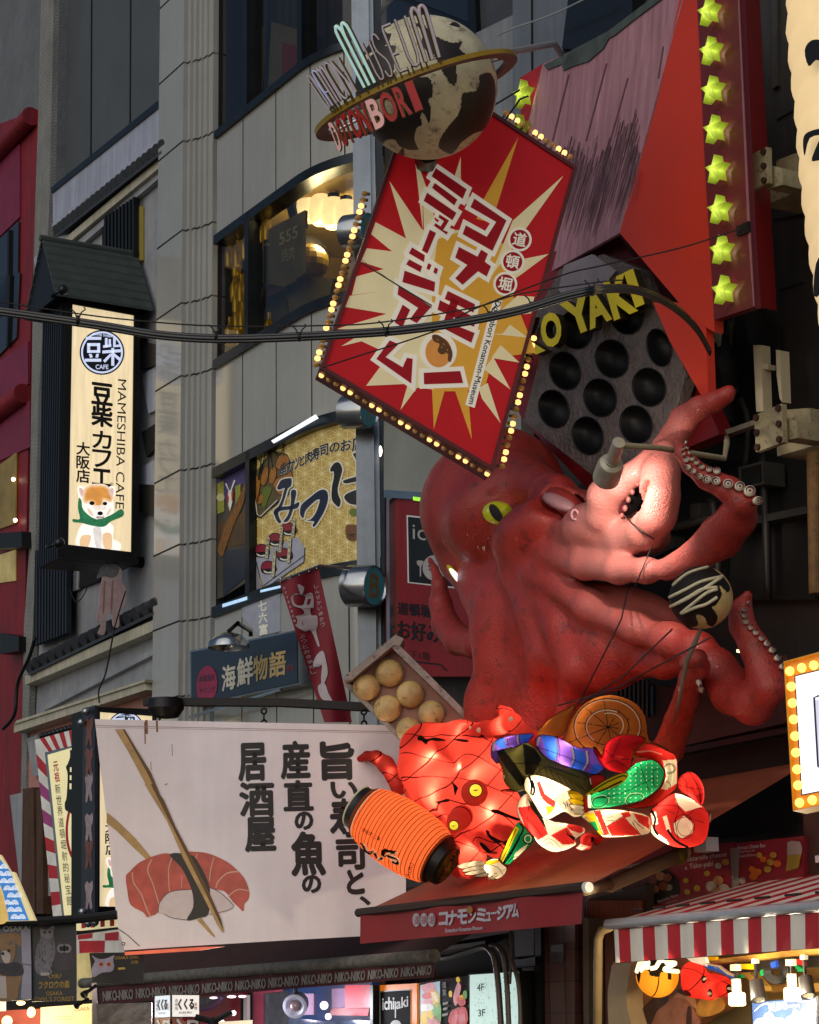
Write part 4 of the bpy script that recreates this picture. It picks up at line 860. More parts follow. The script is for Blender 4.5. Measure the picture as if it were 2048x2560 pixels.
for i in range(330):
    x = random.uniform(330, 760); y = 860 + (x - 400) * .05 + random.gauss(0, 60); L = random.uniform(60, 420); w0 = random.uniform(.5, 2.6)
    if x > 640: y -= random.uniform(0, 250)
    if y + L > 1480 - (x - 250) * .55: L = 1470 - (x - 250) * .55 - y
    if L > 30: a.line(C3([x, y, x - L * .12, y + L * .5, x - L * .26, y + L]), [w0, w0 * .9, w0 * .2], DIRT if i % 3 == 0 else DIRT2, 1 + random.random())
a.into(m); m.build('dusty_side', bs_)
m = MB(); m.prism(ph, C3('240,350 590,165 860,-40 880,-10 720,110 620,190 590,205 560,260 480,330 400,355 345,380 335,345 260,375'), .03, M('weathered_flashing', '4a5450', .7, var=.4, vs=4), off=.02); m.build('flashing', bs_)
m = MB(); pf = PW(1.15); m.prism(pf, C3('985,-60 1075,-60 1110,900 1160,1725 1160,1790 1050,1725 650,1255 850,560'), .12, RF); m.prism(pf, C6('830,120 1110,120 1130,640 1100,640 920,330'), .1, RF, off=-.01); m.build('red_face', bs_)
m = MB(); m.prism(PW(1.2), C3('1065,-60 1285,-60 1340,1190 1370,1655 1160,1725 1110,900'), .1, PURP); m.prism(PW(1.2), C3('1285,-60 1290,-60 1350,1190 1375,1650 1370,1650 1338,1190'), .01, M('pale_edge', '9a6068', .5), off=.008); m.build('star_strip', bs_)
m = MB(); P_ = [PW(1.2).at(p) for p in C3('1287,-60 1340,1190 1372,1652')]; Q_ = [PW(.35).at(p) for p in C3('1402,-60 1448,800 1497,1672')]
m.add(P_ + Q_, [(0, 1, 4, 3), (1, 2, 5, 4)], M('red_side', 'a3161a', .5, var=.15)); m.prism(PW(1.23), C3('1278,1222 1342,1190 1345,1250 1280,1272'), .03, BLK); m.build('red_side', bs_)
STARM = bpy.data.materials.new('star_plastic'); STARM.use_nodes = True; nt = STARM.node_tree; b = nt.nodes['Principled BSDF']; b.inputs['Base Color'].default_value = (.5, .64, .05, 1); b.inputs['Roughness'].default_value = .3; b.inputs['Emission Color'].default_value = (.4, .6, .04, 1); b.inputs['Emission Strength'].default_value = .035
tl_ = nt.nodes.new('ShaderNodeBsdfTranslucent'); tl_.inputs[0].default_value = (.7, .8, .15, 1); ad = nt.nodes.new('ShaderNodeMixShader'); ad.inputs[0].default_value = .4; nt.links.new(b.outputs[0], ad.inputs[1]); nt.links.new(tl_.outputs[0], ad.inputs[2]); nt.links.new(ad.outputs[0], nt.nodes['Material Output'].inputs[0])
def star_mesh(c, r, n, d, ax, ay):
    V = []; m = MB()
    for i in range(10):
        t = R(90 + 36 * i - 8); rr = r if i % 2 == 0 else r * .42; V.append(c + (ax * math.cos(t) + ay * math.sin(t)) * rr)
    m.add([c + n * (d + .035)] + [v + n * d for v in V], [(0, 1 + i, 1 + (i + 1) % 10) for i in range(10)], STARM)
    m.add([v + n * d for v in V] + V, [(i, 10 + i, 10 + (i + 1) % 10, (i + 1) % 10) for i in range(10)], STARM); return m
s_star = None
for i, p in enumerate(C3('1138,62 1148,272 1158,484 1170,696 1182,912 1194,1128 1206,1345 1218,1562 150,505 130,690')):
    p = (p[0] + (9 if i < 8 else 0), p[1] + 4); pw = PW(1.24) if i < 8 else PW(.2); c = pw.at(p); r = px2m(p, pw, 37)
    if i in (0, 8): s_star = star_mesh(c, r, NV, .11, DV, ZV).build('star', bs_); s0l = c
    else: copy_obj(s_star, s_star.location + (c - s0l), bs_)
    if i < 8 or i == 8:
        L_ = bpy.data.lights.new('star_lamp', 'POINT'); L_.energy = .55; L_.color = (.9, 1, .62); L_.shadow_soft_size = .02; lo = bpy.data.objects.new('star_lamp', L_); COL.objects.link(lo); lo.location = c + NV * .07
m = MB(); m.prism(PW(.1), C3('110,420 240,340 205,620 120,720'), .05, REDP); m.build('red_back', bs_)
# ------------------------------------------------------------------ takoyaki plate sign
pt = thing('hotplate_sign', PW(.75).at((1500, 1150)), 'black takoyaki hotplate sign with round hollows and yellow TAKO YAKI letters on a red frame', 'sign')
pp = PW(.7); IRON = M('cast_iron', '6e605a', .42, .25, var=.45, vs=3, bump=1.0, bs=18); HOL = M('hollow_black', '0a090a', .5, var=.15, spec=.3)
m = MB(); m.prism(pp, C6('0,150 180,-120 640,-250 860,100 1190,830 480,1130 130,760 0,500'), .2, M('dark_red_frame', '7c0a14', .45, var=.2)); m.build('red_frame', pt)
HOLES = [(415, 270, 82), (612, 425, 86), (358, 490, 80), (812, 578, 86), (548, 635, 84), (298, 695, 78), (742, 780, 84), (482, 840, 80), (690, 190, 84), (866, 365, 62)]
pi_ = PW(.95); OUT = C6('190,200 330,-60 560,-140 760,-60 1010,500 940,770 830,920 520,1065 130,760 220,420'); EL = [circ(C6([x, y])[0], rx * C6.k, 30, 100 * C6.k, -14) for x, y, rx in HOLES]
allp = OUT + [q for e in EL for q in e]; tri = tessellate_polygon([[Vector((p[0], p[1], 0)) for p in OUT]] + [[Vector((p[0], p[1], 0)) for p in e] for e in EL])
m = MB(); m.add([pi_.at(p) for p in allp], [tuple(t) for t in tri], IRON); k = len(OUT); f_ = [pi_.at(p) for p in OUT]; m.add(f_ + [q - NV * .14 for q in f_], [(i, (i + 1) % k, k + (i + 1) % k, k + i) for i in range(k)], IRON); m.build('iron_plate', pt)
for (x, y, rx), E in zip(HOLES, EL):
    m = MB(); n = 30; c = pi_.at(C6([x, y])[0]); P = [pi_.at(q) for q in E]; V = []; prof_ = ((1.06, .012), (1.03, .02), (1.0, .0), (.93, -.09), (.78, -.16), (.5, -.21), (.2, -.23))
    for fr_h, d in prof_: V += [c + (q - c) * fr_h + NV * d for q in P]
    m.add(V, [(a_ * n + i, a_ * n + (i + 1) % n, (a_ + 1) * n + (i + 1) % n, (a_ + 1) * n + i) for a_ in range(len(prof_) - 1) for i in range(n)] + [tuple(range((len(prof_) - 1) * n, len(prof_) * n))], HOL); m.build('hollow', pt, smooth=True)
m = MB(); YEL = M('letter_yellow', 'dcc40c', .4, var=.2, emit='same', es=.08)
for ch, TL, TR, BL in (('T', '-190,420 -60,380 -170,560'), ('A', '-70,330 60,285 -40,520'), ('K', '60,235 210,190 110,455'), ('O', '215,185 325,170 235,355'), ('Y', '328,120 470,75 380,295'), ('A', '430,80 590,30 480,270'), ('K', '560,20 700,-20 600,225'), ('I', '680,-30 730,-45 715,170')) if False else [(q[0], *C6(q[1])) for q in (('T', '-190,420 -60,380 -150,560'), ('A', '-70,330 60,285 -40,520'), ('K', '60,250 200,190 110,440'), ('O', '215,190 325,160 235,375'), ('Y', '325,130 470,70 385,310'), ('A', '440,90 560,30 490,270'), ('K', '560,10 690,-45 620,220'), ('I', '672,-40 722,-62 735,150'))]:
    v, f = glyphs(ch, .045); TL, TR, BL = map(np.array, (TL, TR, BL)); V = [PW(1.12).at(BL + q[0] * (TR - TL) + q[1] * (TL - BL)) for q in v]; n = len(V)
    m.add(V, f, YEL)
    ed = {}
    for fa in f:
        for i in range(len(fa)): e = (fa[i], fa[(i + 1) % len(fa)]); ed[tuple(sorted(e))] = None if tuple(sorted(e)) in ed else e
    m.add(V + [q - NV * .1 for q in V], [(e[0], n + e[0], n + e[1], e[1]) for e in ed.values() if e], M('letter_side', '2a2408', .5))
m.build('lettering', pt)
m = MB(); m.prism(PW(.98), C3('320,1560 350,1430 500,1370 630,1460 560,1540 340,1590'), .04, M('peeled_sheet', '94888e', .5, var=.25)); m.build('peeled_sheet', pt)
# ------------------------------------------------------------------ red diamond sign
pd = PAZ(1120, 700, PY(21.9), 10); ds = thing('diamond_sign', pd.at((1120, 1180)), 'tilted red box sign with white katakana over a cream starburst, edged with bulbs', 'sign')
cor = FR('1063,177 1433,420 1228,1163 812,916'); FRM = M('sign_frame_red', '5e141a', .45, var=.3)
DRED = M('sign_crimson', 'b0161f', .55, var=.12, vs=1.2, emit='same', es=.22, spec=.25); DCR = M('sign_cream', 'd8cba0', .55, var=.08, emit='same', es=.26, spec=.25); DGO = M('sign_gold', 'cf9a36', .55, var=.08, emit='same', es=.24, spec=.25); DWH = M('sign_white', 'dcd6c8', .55, var=.06, emit='same', es=.3, spec=.25); DTX = M('sign_text_red', '8e0d1a', .55, var=.08, emit='same', es=.25, spec=.25)
m = MB(); m.prism(pd, offset_poly(cor, 9), .42, FRM, off=-.03)
oc = offset_poly(cor, 9); 
for i in range(4):
    j = (i + 1) % 4; m.prism(pd, [oc[i], oc[j], cor[j], cor[i]], .06, FRM, off=.03)
m.build('box_frame', ds)
def D5(t): return C5(t)
m = MB(); a = Art(pd, .005); a.poly(cor, DRED, 0)
# cream burst then gold burst
a.poly(C2('725,830 790,1010 850,1240 980,1240 900,1500 860,1800 790,1790 770,1000 770,1240') , DCR, 1)
a.poly(C2('590,975 765,1235 900,1300 960,1500 900,1760 830,2100') + D5('740,580 650,700 690,560 465,570 590,400 440,330 330,357 480,265 300,265 575,182 352,145 376,85') + C2('550,1570 388,1590 412,1490 560,1450 436,1410 468,1338 605,1355 492,1262 516,1197 680,1285'), DCR, 1.3)
a.poly(C2('850,1290 1000,1240 1250,1330 1260,1600 1380,1900') + D5('1150,420 1110,560 1000,600 830,600 820,300') + C2('820,1500'), DGO, 1.6)
for t in ('975,845 975,960 1040,1100 900,1100 945,940',): a.poly(C2(t), DCR, 1.7)
for t in ('1285,740 1170,1110 1140,1200 1060,1180 1100,1070',): a.poly(C2(t), DGO, 1.7)
for t in ('1530,945 1250,1340 1130,1500 1255,1190', '1450,1368 1300,1480 1180,1560 1290,1400'): a.poly(C2(t), DCR, 1.7)
for t, mt in (('830,805 890,590 820,590', DGO), ('1035,860 1012,580 940,585', DGO), ('1190,772 1120,555 1070,580 1090,640', DCR), ('1243,590 1150,415 1100,480 1150,520', DCR), ('1292,445 1190,350 1140,420', DCR), ('1335,310 1240,240 1200,290 1140,290', DCR), ('1372,90 1280,85 1150,200 1355,180', DCR)): a.poly(D5(t), mt, 1.8)
TX = [C2(t) for t in ('840,905 1007,1020 985,1072 818,950', '835,985 957,1075 940,1107 820,1012', '793,1038 952,1147 930,1187 775,1082', '860,1155 912,1188 880,1240 907,1250 898,1264 830,1216 838,1202 866,1220 884,1192 855,1172', '808,1238 842,1255 795,1367 765,1350', '712,1333 782,1375 776,1412 695,1365', '697,1398 767,1435 757,1467 680,1425', '672,1458 837,1520 832,1572 660,1520', '800,1418 818,1428 806,1456 790,1447', '835,1440 853,1450 844,1478 827,1468',
     '1048,1070 1222,1188 1146,1352 985,1262 1002,1214 1115,1276 1166,1196 1027,1116', '965,1330 1065,1383 1085,1345 1122,1368 1104,1410 1138,1435 1115,1490 1068,1462 985,1535 945,1500 1010,1428 945,1388')]
TX += [D5(t) for t in ('640,28 817,143 738,232 700,212 745,150 634,78', '662,132 702,160 660,255 618,228', '592,325 640,345 570,415 662,470 685,418 716,425 708,558 520,425', '905,58 1052,130 1044,175 888,102', '862,108 1058,205 1046,252 850,160', '925,95 965,112 925,235 1050,285 1032,338 872,255', '775,500 972,490 988,555 777,562')]
for t in TX: a.poly(offset_poly(t, 11), DWH, 2.4)
for t in TX: a.poly(t, DTX, 3.2)
a.poly(circ(D5('855,385')[0], 46, ry=47), DWH, 2.6).poly(circ(D5('855,388')[0], 33, ry=38), M('sign_bun', 'd08a3c', .35, emit='same', es=.25), 3.4)
a.poly(spline(D5('820,300 850,295 900,330 930,390 920,440 905,430 905,395 870,400 850,380 860,345 830,330'), 4, True), M('sign_sauce', '5e3410', .3, emit='same', es=.15), 4)
for t in ('845,320 855,326', '880,340 888,350', '868,365 876,360', '900,372 905,382', '890,390 898,396'): a.line(D5(t), 2, M('sign_fleck', 'b8b840', .4), 4.6)
for ch, p in zip('道頓堀', C2('1293,1290 1255,1410 1215,1530')):
    a.poly(circ(p, 30), DWH, 2.6).poly(circ(p, 24), DTX, 3.4); a.text(ch, (p[0] - 13, p[1] - 19), (p[0] + 19, p[1] - 13), (p[0] - 19, p[1] + 13), DWH, 4, .025)
st = [D5(t)[0] for t in ('1150,105 1200,112 1050,690 1000,672'.split())]; a.poly(st, DWH, 2.6)
a.text('Dotonbori Konamon-Museum', D5('1194,118')[0], D5('1046,672')[0], D5('1164,112')[0], SINK, 3.4, .02)
a.line(C2('440,1400 650,1550 820,1660'), 1.2, M('seam', '5a4a3a', .5), 4.4)
a.into(m); m.build('sign_face', ds)
BON = E_('bulb_lit', 'ffc070', 2.0, 0, samp='NONE'); BOFF = M('bulb_off', 'b58a4a', .25, var=.2, emit='b08040', es=.12); SOCK = M('bulb_socket', '6a5a40', .5)
def bulb(on, c, d, r):
    m = MB(); m.lathe(c, d, [(r * .55, 0), (r * .6, r * .9), (r * .5, r * .9)], SOCK, 8); m.lathe(c, d, [(r * .55, r * .9), (r * .95, r * 1.5), (r, r * 2.1), (r * .7, r * 2.8), (0.001, r * 3.0)], BON if on else BOFF, 10); return m
protos = {}
def bulbs_along(A, B, n, dpx, parent, pl, off, ph=0):
    for i in range(n):
        p = lerp(A, B, (i + .5) / n); c = pl.at(p, off); q = pl.at((p[0] + dpx[0], p[1] + dpx[1]), off); d = (q - c).normalized(); on = ((i + ph) % 4) < 2; key = (parent.name, dpx, on)
        if key not in protos: o = bulb(on, c, d, .03).build('bulb', parent, smooth='auto'); protos[key] = (o, c)
        else: o, c0 = protos[key]; copy_obj(o, o.location + (c - c0), parent)
bulbs_along(oc[3], oc[2], 24, (-.5, 1), ds, pd, -.2, 1); bulbs_along(C2('490,1030')[0], oc[3], 29, (-1, -.1), ds, pd, -.2, 2); bulbs_along(C5('1345,290')[0], C5('1165,1020')[0], 19, (1, .15), ds, pd, -.2, 0); bulbs_along(C2('1190,620')[0], C2('1570,880')[0], 12, (.5, -1), ds, pd, -.2, 3)
# ------------------------------------------------------------------ globe with ring and lettering
pg = PY(21.0); gc = pg.at((1066, 219)); gr = px2m((1066, 219), pg, 178); gt = thing('globe_sign', gc - ZV * gr, 'weathered black and cream globe circled by a lettered ring on top of the diamond sign', 'sign')
m = MB(); GW = M('globe_cream', 'dcd2b0', .55, var=.3, vs=2.5, dark='6a5a40'); GBk = M('globe_dark', '2e2620', .5, var=.35, vs=4)
lands = [spline(G1(t), 4, True) for t in ('855,130 900,120 960,165 1010,215 1100,260 1180,275 1235,265 1215,330 1270,380 1200,420 1180,460 1190,560 1160,620 1080,520 1040,440 1000,370 900,300 930,200 890,160', '560,330 700,300 690,380 700,560 860,560 970,560 1000,690 960,740 985,800 970,920 940,870 915,830 900,870 910,930 870,960 850,1030 870,1100 880,1130 800,1130 730,1100 690,1050 620,1060 580,1110 480,1060 450,960 520,900 600,850 690,860 650,700 380,800 300,600 400,500', '1230,690 1280,670 1340,660 1370,600 1370,540 1460,520 1500,640 1480,800 1420,960 1330,1000 1230,1070 1200,1110 1150,1165 1100,1150 1050,1120 1050,1060 1110,960 1200,850 1225,760',
         '400,220 520,160 640,200 670,210 620,300 540,340 300,420', '1130,130 1180,110 1220,150 1180,150', '580,1130 700,1170 760,1110 760,1200 640,1240 520,1180')]
N1, N2 = 300, 170
V = []; cs = []; F = []; basis = (Vector((1, 0, 0)), Vector((0, -1, 0)), ZV)
for i in range(N2 + 1):
    for k in range(N1):
        t = math.pi * i / N2; q = 2 * math.pi * k / N1; V.append(gc + (basis[0] * math.cos(q) * math.sin(t) + basis[1] * math.sin(q) * math.sin(t) + basis[2] * math.cos(t)) * gr)
def proj(v):
    q = CR.transposed() @ (Vector(v) - CO); return (1024 + FPX * q.x / -q.z, 1280 - FPX * q.y / -q.z)
F = [(i * N1 + k, i * N1 + (k + 1) % N1, (i + 1) * N1 + (k + 1) % N1, (i + 1) * N1 + k) for i in range(N2) for k in range(N1)]
cen = [sum((V[j] for j in f), Vector()) / 4 for f in F]; PX_ = np.array([proj(c) for c in cen]); land = np.zeros(len(F), bool); front = np.array([(CO - c).dot(c - gc) > 0 for c in cen])
for L in lands: d, _, _ = poly_sd(PX_[:, 0], PX_[:, 1], L); land |= d > 0
rngl = np.array([math.sin(c.x * 5 + 1) * math.cos(c.z * 4) + math.sin(c.y * 6) for c in cen]) > .5
land = np.where(front, land, rngl)
m.add(V, [f for f, l in zip(F, land) if not l], GW); b_ = len(m.v) - len(V)
mi_ = m.mi(GBk); m.f += [[b_ + q for q in f] for f, l in zip(F, land) if l]; m.m += [mi_] * int(land.sum()); m.build('globe', gt, smooth=True)
# ring: circle tilted about the globe
pr = PY(21.0); cR = pr.at((1040, 240)); e1 = (pr.at((1290, 150)) - pr.at((788, 332))).normalized(); RR = (pr.at((1290, 150)) - pr.at((788, 332))).length / 2
rayc = (cR - CO).normalized(); up0 = e1.cross(rayc); up0 = up0 if up0.z > 0 else -up0; tl = R(11); nr = (up0 * math.cos(tl) + rayc * math.sin(tl)).normalized(); e2 = nr.cross(e1).normalized()
e2 = e2 if e2.dot(rayc) < 0 else -e2     # e2 points to the camera
ru = up0; nr = e1.cross(e2); nr = nr if nr.z > 0 else -nr
RING = M('ring_yellow', 'a8881c', .45, var=.3); RINGU = M('ring_under', '6a4a4c', .5, var=.3)
m = MB(); n = 72
def rp(a, r, h): return cR + (e1 * math.cos(a) + e2 * math.sin(a)) * r + nr * h
for (r0, h0, r1, h1, mt) in ((RR, -.025, RR, .025, RING), (RR, -.025, RR * .88, -.025, RINGU), (RR, .025, RR * .88, .025, RINGU), (RR * .88, -.025, RR * .88, .025, RINGU)):
    m.add([rp(2 * math.pi * i / n, r0, h0) for i in range(n)] + [rp(2 * math.pi * i / n, r1, h1) for i in range(n)], [(i, (i + 1) % n, n + (i + 1) % n, n + i) for i in range(n)], mt)
m.build('ring', gt)
NEON = {'M': (((0, 0), (0, .82), (.1, .97), (.22, 1), (.36, .95), (.46, .8), (.46, 0)), ((.46, .8), (.56, .95), (.7, 1), (.86, .97), (.96, .82), (.96, 0))), 'U': (((0, 1), (0, .2), (.2, .02), (.5, 0), (.8, .02), (1, .2), (1, 1)),), 'S': (((1, .86), (.75, 1), (.3, 1), (0, .82), (.1, .62), (.85, .38), (1, .2), (.75, .01), (.25, 0), (0, .15)),), 'E': (((1, 1), (.1, 1), (0, .9), (0, .1), (.1, 0), (1, 0)), ((0, .38), (.75, .38))), 'N': (((0, 0), (0, 1)), ((0, 1), (1, 0)), ((1, 0), (1, 1))), 'A': (((0, 0), (0, .82), (.25, 1), (.75, 1), (1, .82), (1, 0)), ((0, .38), (1, .38))), 'O': (((0, .18), (0, .82), (.3, 1), (.7, 1), (1, .82), (1, .18), (.7, 0), (.3, 0), (0, .18)),)}
def ring_text(t, cells, h0s, h1s, mats, edge, bold, name):
    for ch, (a0, a1), h0, h1, mt in zip(t, cells, h0s, h1s, mats):
        m = MB()
        if name == 'neon_letter':
            for st in NEON[ch]:
                q = lambda r: [rp(a0 + (a1 - a0) * (.12 + .76 * (1 - x)), r + .3 * (h1 - h0) * y, h0 + (h1 - h0) * y) for x, y in st]
                st = spline(st, 4) if ch in 'MSOA' else st; k_ = min(1, abs(a1 - a0) * RR / .16); m.tube(q(RR + .02), .027 * k_, edge, 6); m.tube(q(RR + .045), .015 * k_, mt, 6)
            for x in (0, 1): m.tube([rp(a0 + (a1 - a0) * (.12 + .76 * x), RR, 0), rp(a0 + (a1 - a0) * (.12 + .76 * x), RR + .02, h0 + .02)], .01, edge, 5)
        else:
            v, f = glyphs(ch, bold); ve, fe = glyphs(ch, bold + .045)
            for (vv, ff, mm, rr, gx) in ((ve, fe, edge, RR * 1.0 + .012, .07), (v, f, mt, RR + .03, 0)): m.add([rp(a0 + (a1 - a0) * ((1 - q[0]) * 1 * (1 + gx) - gx / 2), rr, h0 + (h1 - h0) * (q[1] * (1 + gx * .7) - gx * .35)) for q in vv], ff, mm)
        m.build(name, gt)
LWH = M('letter_neon_white', 'b9b0b8', .35, var=.1, emit='c8bcc8', es=.16); LCY = M('letter_neon_cyan', 'b8dcd8', .3, emit='b8e4e0', es=.42); LRD = M('letter_red', 'a81c22', .4, emit='a81c22', es=.12); LPK = M('letter_pink', 'd09a98', .4, emit='e0a8a4', es=.3); LBL = M('letter_lilac', 'a8b4dc', .4, emit='a8b8ec', es=.35); LED = M('letter_edge', '6e5a16', .5)
def ang(px, h=.08):   # ring angle whose front point is seen at that px
    best = min(range(1, 360), key=lambda d: abs(proj(rp(R(d / 2.0), RR + .045, h))[0] - px) ); return R(best / 2.0)
LX = [(776, 797), (790, 808), (795, 835), (810, 855), (837, 877), (859, 900), (0, 0)]
cells = [(ang(G1([b, 0])[0][0]), ang(G1([a, 0])[0][0])) for a, b in ((150, 172), (170, 200), (185, 225), (215, 270), (268, 325), (320, 385), (432, 545), (560, 620), (625, 685), (715, 800), (815, 910), (920, 1065))]
hb = [.06] * 12; ht = [.42] * 6 + [.68] + [.44, .46, .5, .52, .56]
ring_text('ONAMONMUSEUM', [(b, a) for (a, b) in [(c[1], c[0]) for c in cells]], hb, ht, [LWH, LWH, LBL, LWH, LWH, LWH, LCY] + [LWH] * 5, LED, -.01, 'neon_letter')
cells = [(ang(G1([b, 0])[0][0], -.2), ang(G1([a, 0])[0][0], -.2)) for a, b in ((190, 225), (235, 275), (285, 320), (330, 395), (400, 470), (490, 575), (585, 690), (705, 790), (815, 870))]
ring_text('DOTONBORI', cells, [-.36] * 9, [-.06] * 9, [LPK, LRD, LRD, LRD, LRD, LPK, LRD, LRD, LRD], LED, .02, 'hanging_letter')
m = MB()
for d in (-25, 200, 160, 20): m.tube([gc + (rp(R(d), RR * .9, 0) - cR) * .6, rp(R(d), RR * .9, 0)], .02, STEEL)
q = pg.at(C2('1040,185')[0]); m.tube([gc + Vector((.3, .5, .3)), q + Vector((0, .6, 0)), PW(.8).at(C2('1480,235')[0]), PW(.5).at(C2('1515,290')[0])], .04, M('grey_pipe', '9a9a9a', .4)); m.tube([gc - ZV * gr * .8 + Vector((0, .3, 0)), pd.at((1063, 420), -.3)], .12, BLK); m.lathe(gc + ZV * gr, Vector((0, 1, .2)), [(.05, -.01), (.06, 0), (.05, .01)], BLK, 12); m.build('stay', gt)
# ------------------------------------------------------------------ right hand wall brackets
for k, (cc, lbl) in enumerate(((C3, 'rusty cream steel wall bracket with bolted plate, upper of the pair at right'), (C6, 'cream steel wall bracket with bolted plate beside white bars, lower of the pair'))):
    t = thing('wall_bracket', PW(.9).at(cc('1400,1000')[0] if k == 0 else cc('1480,850')[0]), lbl, 'bracket', 'steel brackets on the granite wall'); RC = M('rusty_cream', '9a9070', .6, var=.3, vs=5, dark='5a3a1c')
    A = ('1295,865 1445,790 1450,985 1300,1055', '1440,885 1525,905 1528,995 1445,1020', '1495,865 1600,825 1606,1035 1420,1110 1418,1040 1500,1010') if k == 0 else ('1375,730 1525,665 1532,875 1385,928', '1525,745 1605,760 1608,850 1530,870', '1530,700 1675,690 1690,895 1500,950 1498,890 1620,860')
    m = MB(); m.prism(PW(.95), cc(A[0]), .06, RC); m.build('plate', t, bevel=.008)
    m = MB(); m.prism(PW(.85), cc(A[1]), .5, RC); m.build('arm', t); m = MB(); m.prism(PW(.3), cc(A[2]), .5, RC); m.build('wall_block', t)
    P = cc(A[0]); m = MB()
    for u, v in ((.1, .1), (.9, .1), (.1, .5), (.9, .5), (.1, .9), (.9, .9)):
        q = lerp(lerp(P[0], P[1], u), lerp(P[3], P[2], u), v); m.lathe(PW(.95).at(q), NV, [(.035, 0), (.035, .03), (.001, .032)], M('rust_bolt', '3a1c10', .6), 8)
    build_split(m, 'bolt', t)
m = MB(); IV = M('ivory_bar', 'b4a98c', .5, var=.15); m.prism(PW(.5), E7('440,150 487,150 500,545 458,550'), .12, IV); m.prism(PW(.48), E7('485,258 530,265 527,297 488,290'), .1, IV); m.build('ivory_bar', label='ivory painted steel upright with a short crossbar above the lower bracket', cat='bar')
m = MB(); m.prism(PW(.5), E7('575,178 601,182 612,492 598,470 580,330'), .12, IV); m.build('ivory_bar', label='narrow ivory painted upright tapering to a point above the lower bracket', cat='bar')
m = MB(); m.prism(PW(.6), E7('252,665 445,598 445,628 255,695'), .1, M('grey_beige_arm', '7a7262', .6, var=.3)); m.build('support_arm', label='grey beige diagonal support arm running left from the lower bracket', cat='arm')
m = MB(); m.tube([PW(.5).at(E7([812 + i * 3, 790 + i * 170])[0]) for i in range(6)], .09, M('rusty_pipe', '6a4a1c', .7, var=.5, vs=5, dark='2a1608'), 10); m.build('rusty_pipe', smooth='auto', label='rusty yellow brown pipe standing on the wall at the right edge', cat='pipe')
m = MB(); m.tube([PW(.1).at(p) for p in E7('60,-60 160,90 220,200 250,330 230,480 270,640')], [.14, .16, .18, .2, .17, .12], M('black_cable_bundle', '14120f', .7, bump=.6, bs=12), 10); m.prism(PW(.2), E7('205,10 240,20 225,190 210,150'), .04, M('pale_strip', 'a09a88', .6)); m.tube([PW(.3).at(p) for p in E7('150,180 190,150 200,105')], .03, M('yellow_tie', '9a8a2c', .5)); m.build('wall_cable_bundle', smooth='auto', label='thick bundle of taped black cables dropping down the wall beside the red sign', cat='cables')
# big paper lantern at the right edge
m = MB(); LP = M('lantern_cream_lit', 'f0d09a', .6, var=.1, emit='same', es=.62); prof = []; pl_ = PY(17.5); top = pl_.at((1985, -250)).z; bot = pl_.at((2035, 1230)).z; n = 60
c0 = pl_.at((2330, 500)); 
for i in range(n + 1):
    f = i / n; z = top + (bot - top) * f; base = 1985 + 8 * math.sin(f * 9) + (0 if f < .3 else (f - .3) * 82) - 12 * math.exp(-((f - .22) / .08) ** 2)
    prof.append((max((2330 - base) / FPX * 17.6, .2) + .014 * math.sin(i * 2.1), z - bot))
prof = [(.3, bot - bot)] * 0 + prof[::-1]; m.lathe(Vector((c0.x, 17.5, bot)), ZV, prof, LP, 48); q0 = Vector((c0.x, 17.5, 0))
class Cyl:
    def __init__(s, r): s.r = r
    def at(s, p, off=0):
        d = ray(*p); r = s.r + off; A = d.x ** 2 + d.y ** 2; ox, oy = CO.x - q0.x, CO.y - q0.y; B = 2 * (ox * d.x + oy * d.y); D = B * B - 4 * A * (ox * ox + oy * oy - r * r)
        return CO + d * ((-B - math.sqrt(max(D, 0))) / (2 * A))
a = Art(Cyl(1.17), .01, list(range(2000, 2060, 8)))
for t in ('2012,125 2030,100 2060,105 2060,150 2040,150 2022,165', '2008,350 2020,330 2060,320 2060,335 2025,345 2012,390', '2030,395 2060,330 2060,390 2040,402', '2040,660 2060,640 2060,720 2035,740'): a.poly(spline(FR(t), 3, True), INK, 1)
a.into(m); m.build('paper_lantern', smooth='auto', label='tall cream lit lantern with black brush strokes cut off by the right edge', cat='lantern')
# yellow marquee sign
pm = PAZ(2000, 1800, PY(17), -30); ms = thing('marquee_sign', pm.at((2010, 2030)), 'yellow box sign edged with round bulbs around a lit white panel at right', 'sign')
Q = OV('1650,1393 1790,1355 1800,1680 1670,1708'); m = MB(); YB = M('marquee_yellow', 'c08a18', .4, var=.15, emit='same', es=.12); m.prism(pm, Q, .3, YB); inn = C9('1605,592 1900,520 1900,1140 1640,1192'); 
for i in range(4): m.prism(pm, [Q[i], Q[(i + 1) % 4], lerp(Q[(i + 1) % 4], inn[(i + 1) % 4], .06), lerp(Q[i], inn[i], .06)], .05, YB, off=.05)
m.build('box', ms); m = MB(); m.prism(pm, inn, .03, E_('panel_cool_white', 'dfe8fa', .95, .04), off=.03); a = Art(pm, .005); a.poly(offset_poly(inn, 3), BLK, 5.5); a.poly(inn, E_('panel_cool_white', 'dfe8fa'), 7); a.line(C9('1725,690 1700,700 1720,1050 1740,1062'), 5, INK, 8).poly(C9('1706,712 1760,700 1760,1040 1722,1046'), E_('panel_lilac', 'c8c4dc', .8), 7.6); a.into(m); m.build('panel', ms)
q0_ = None
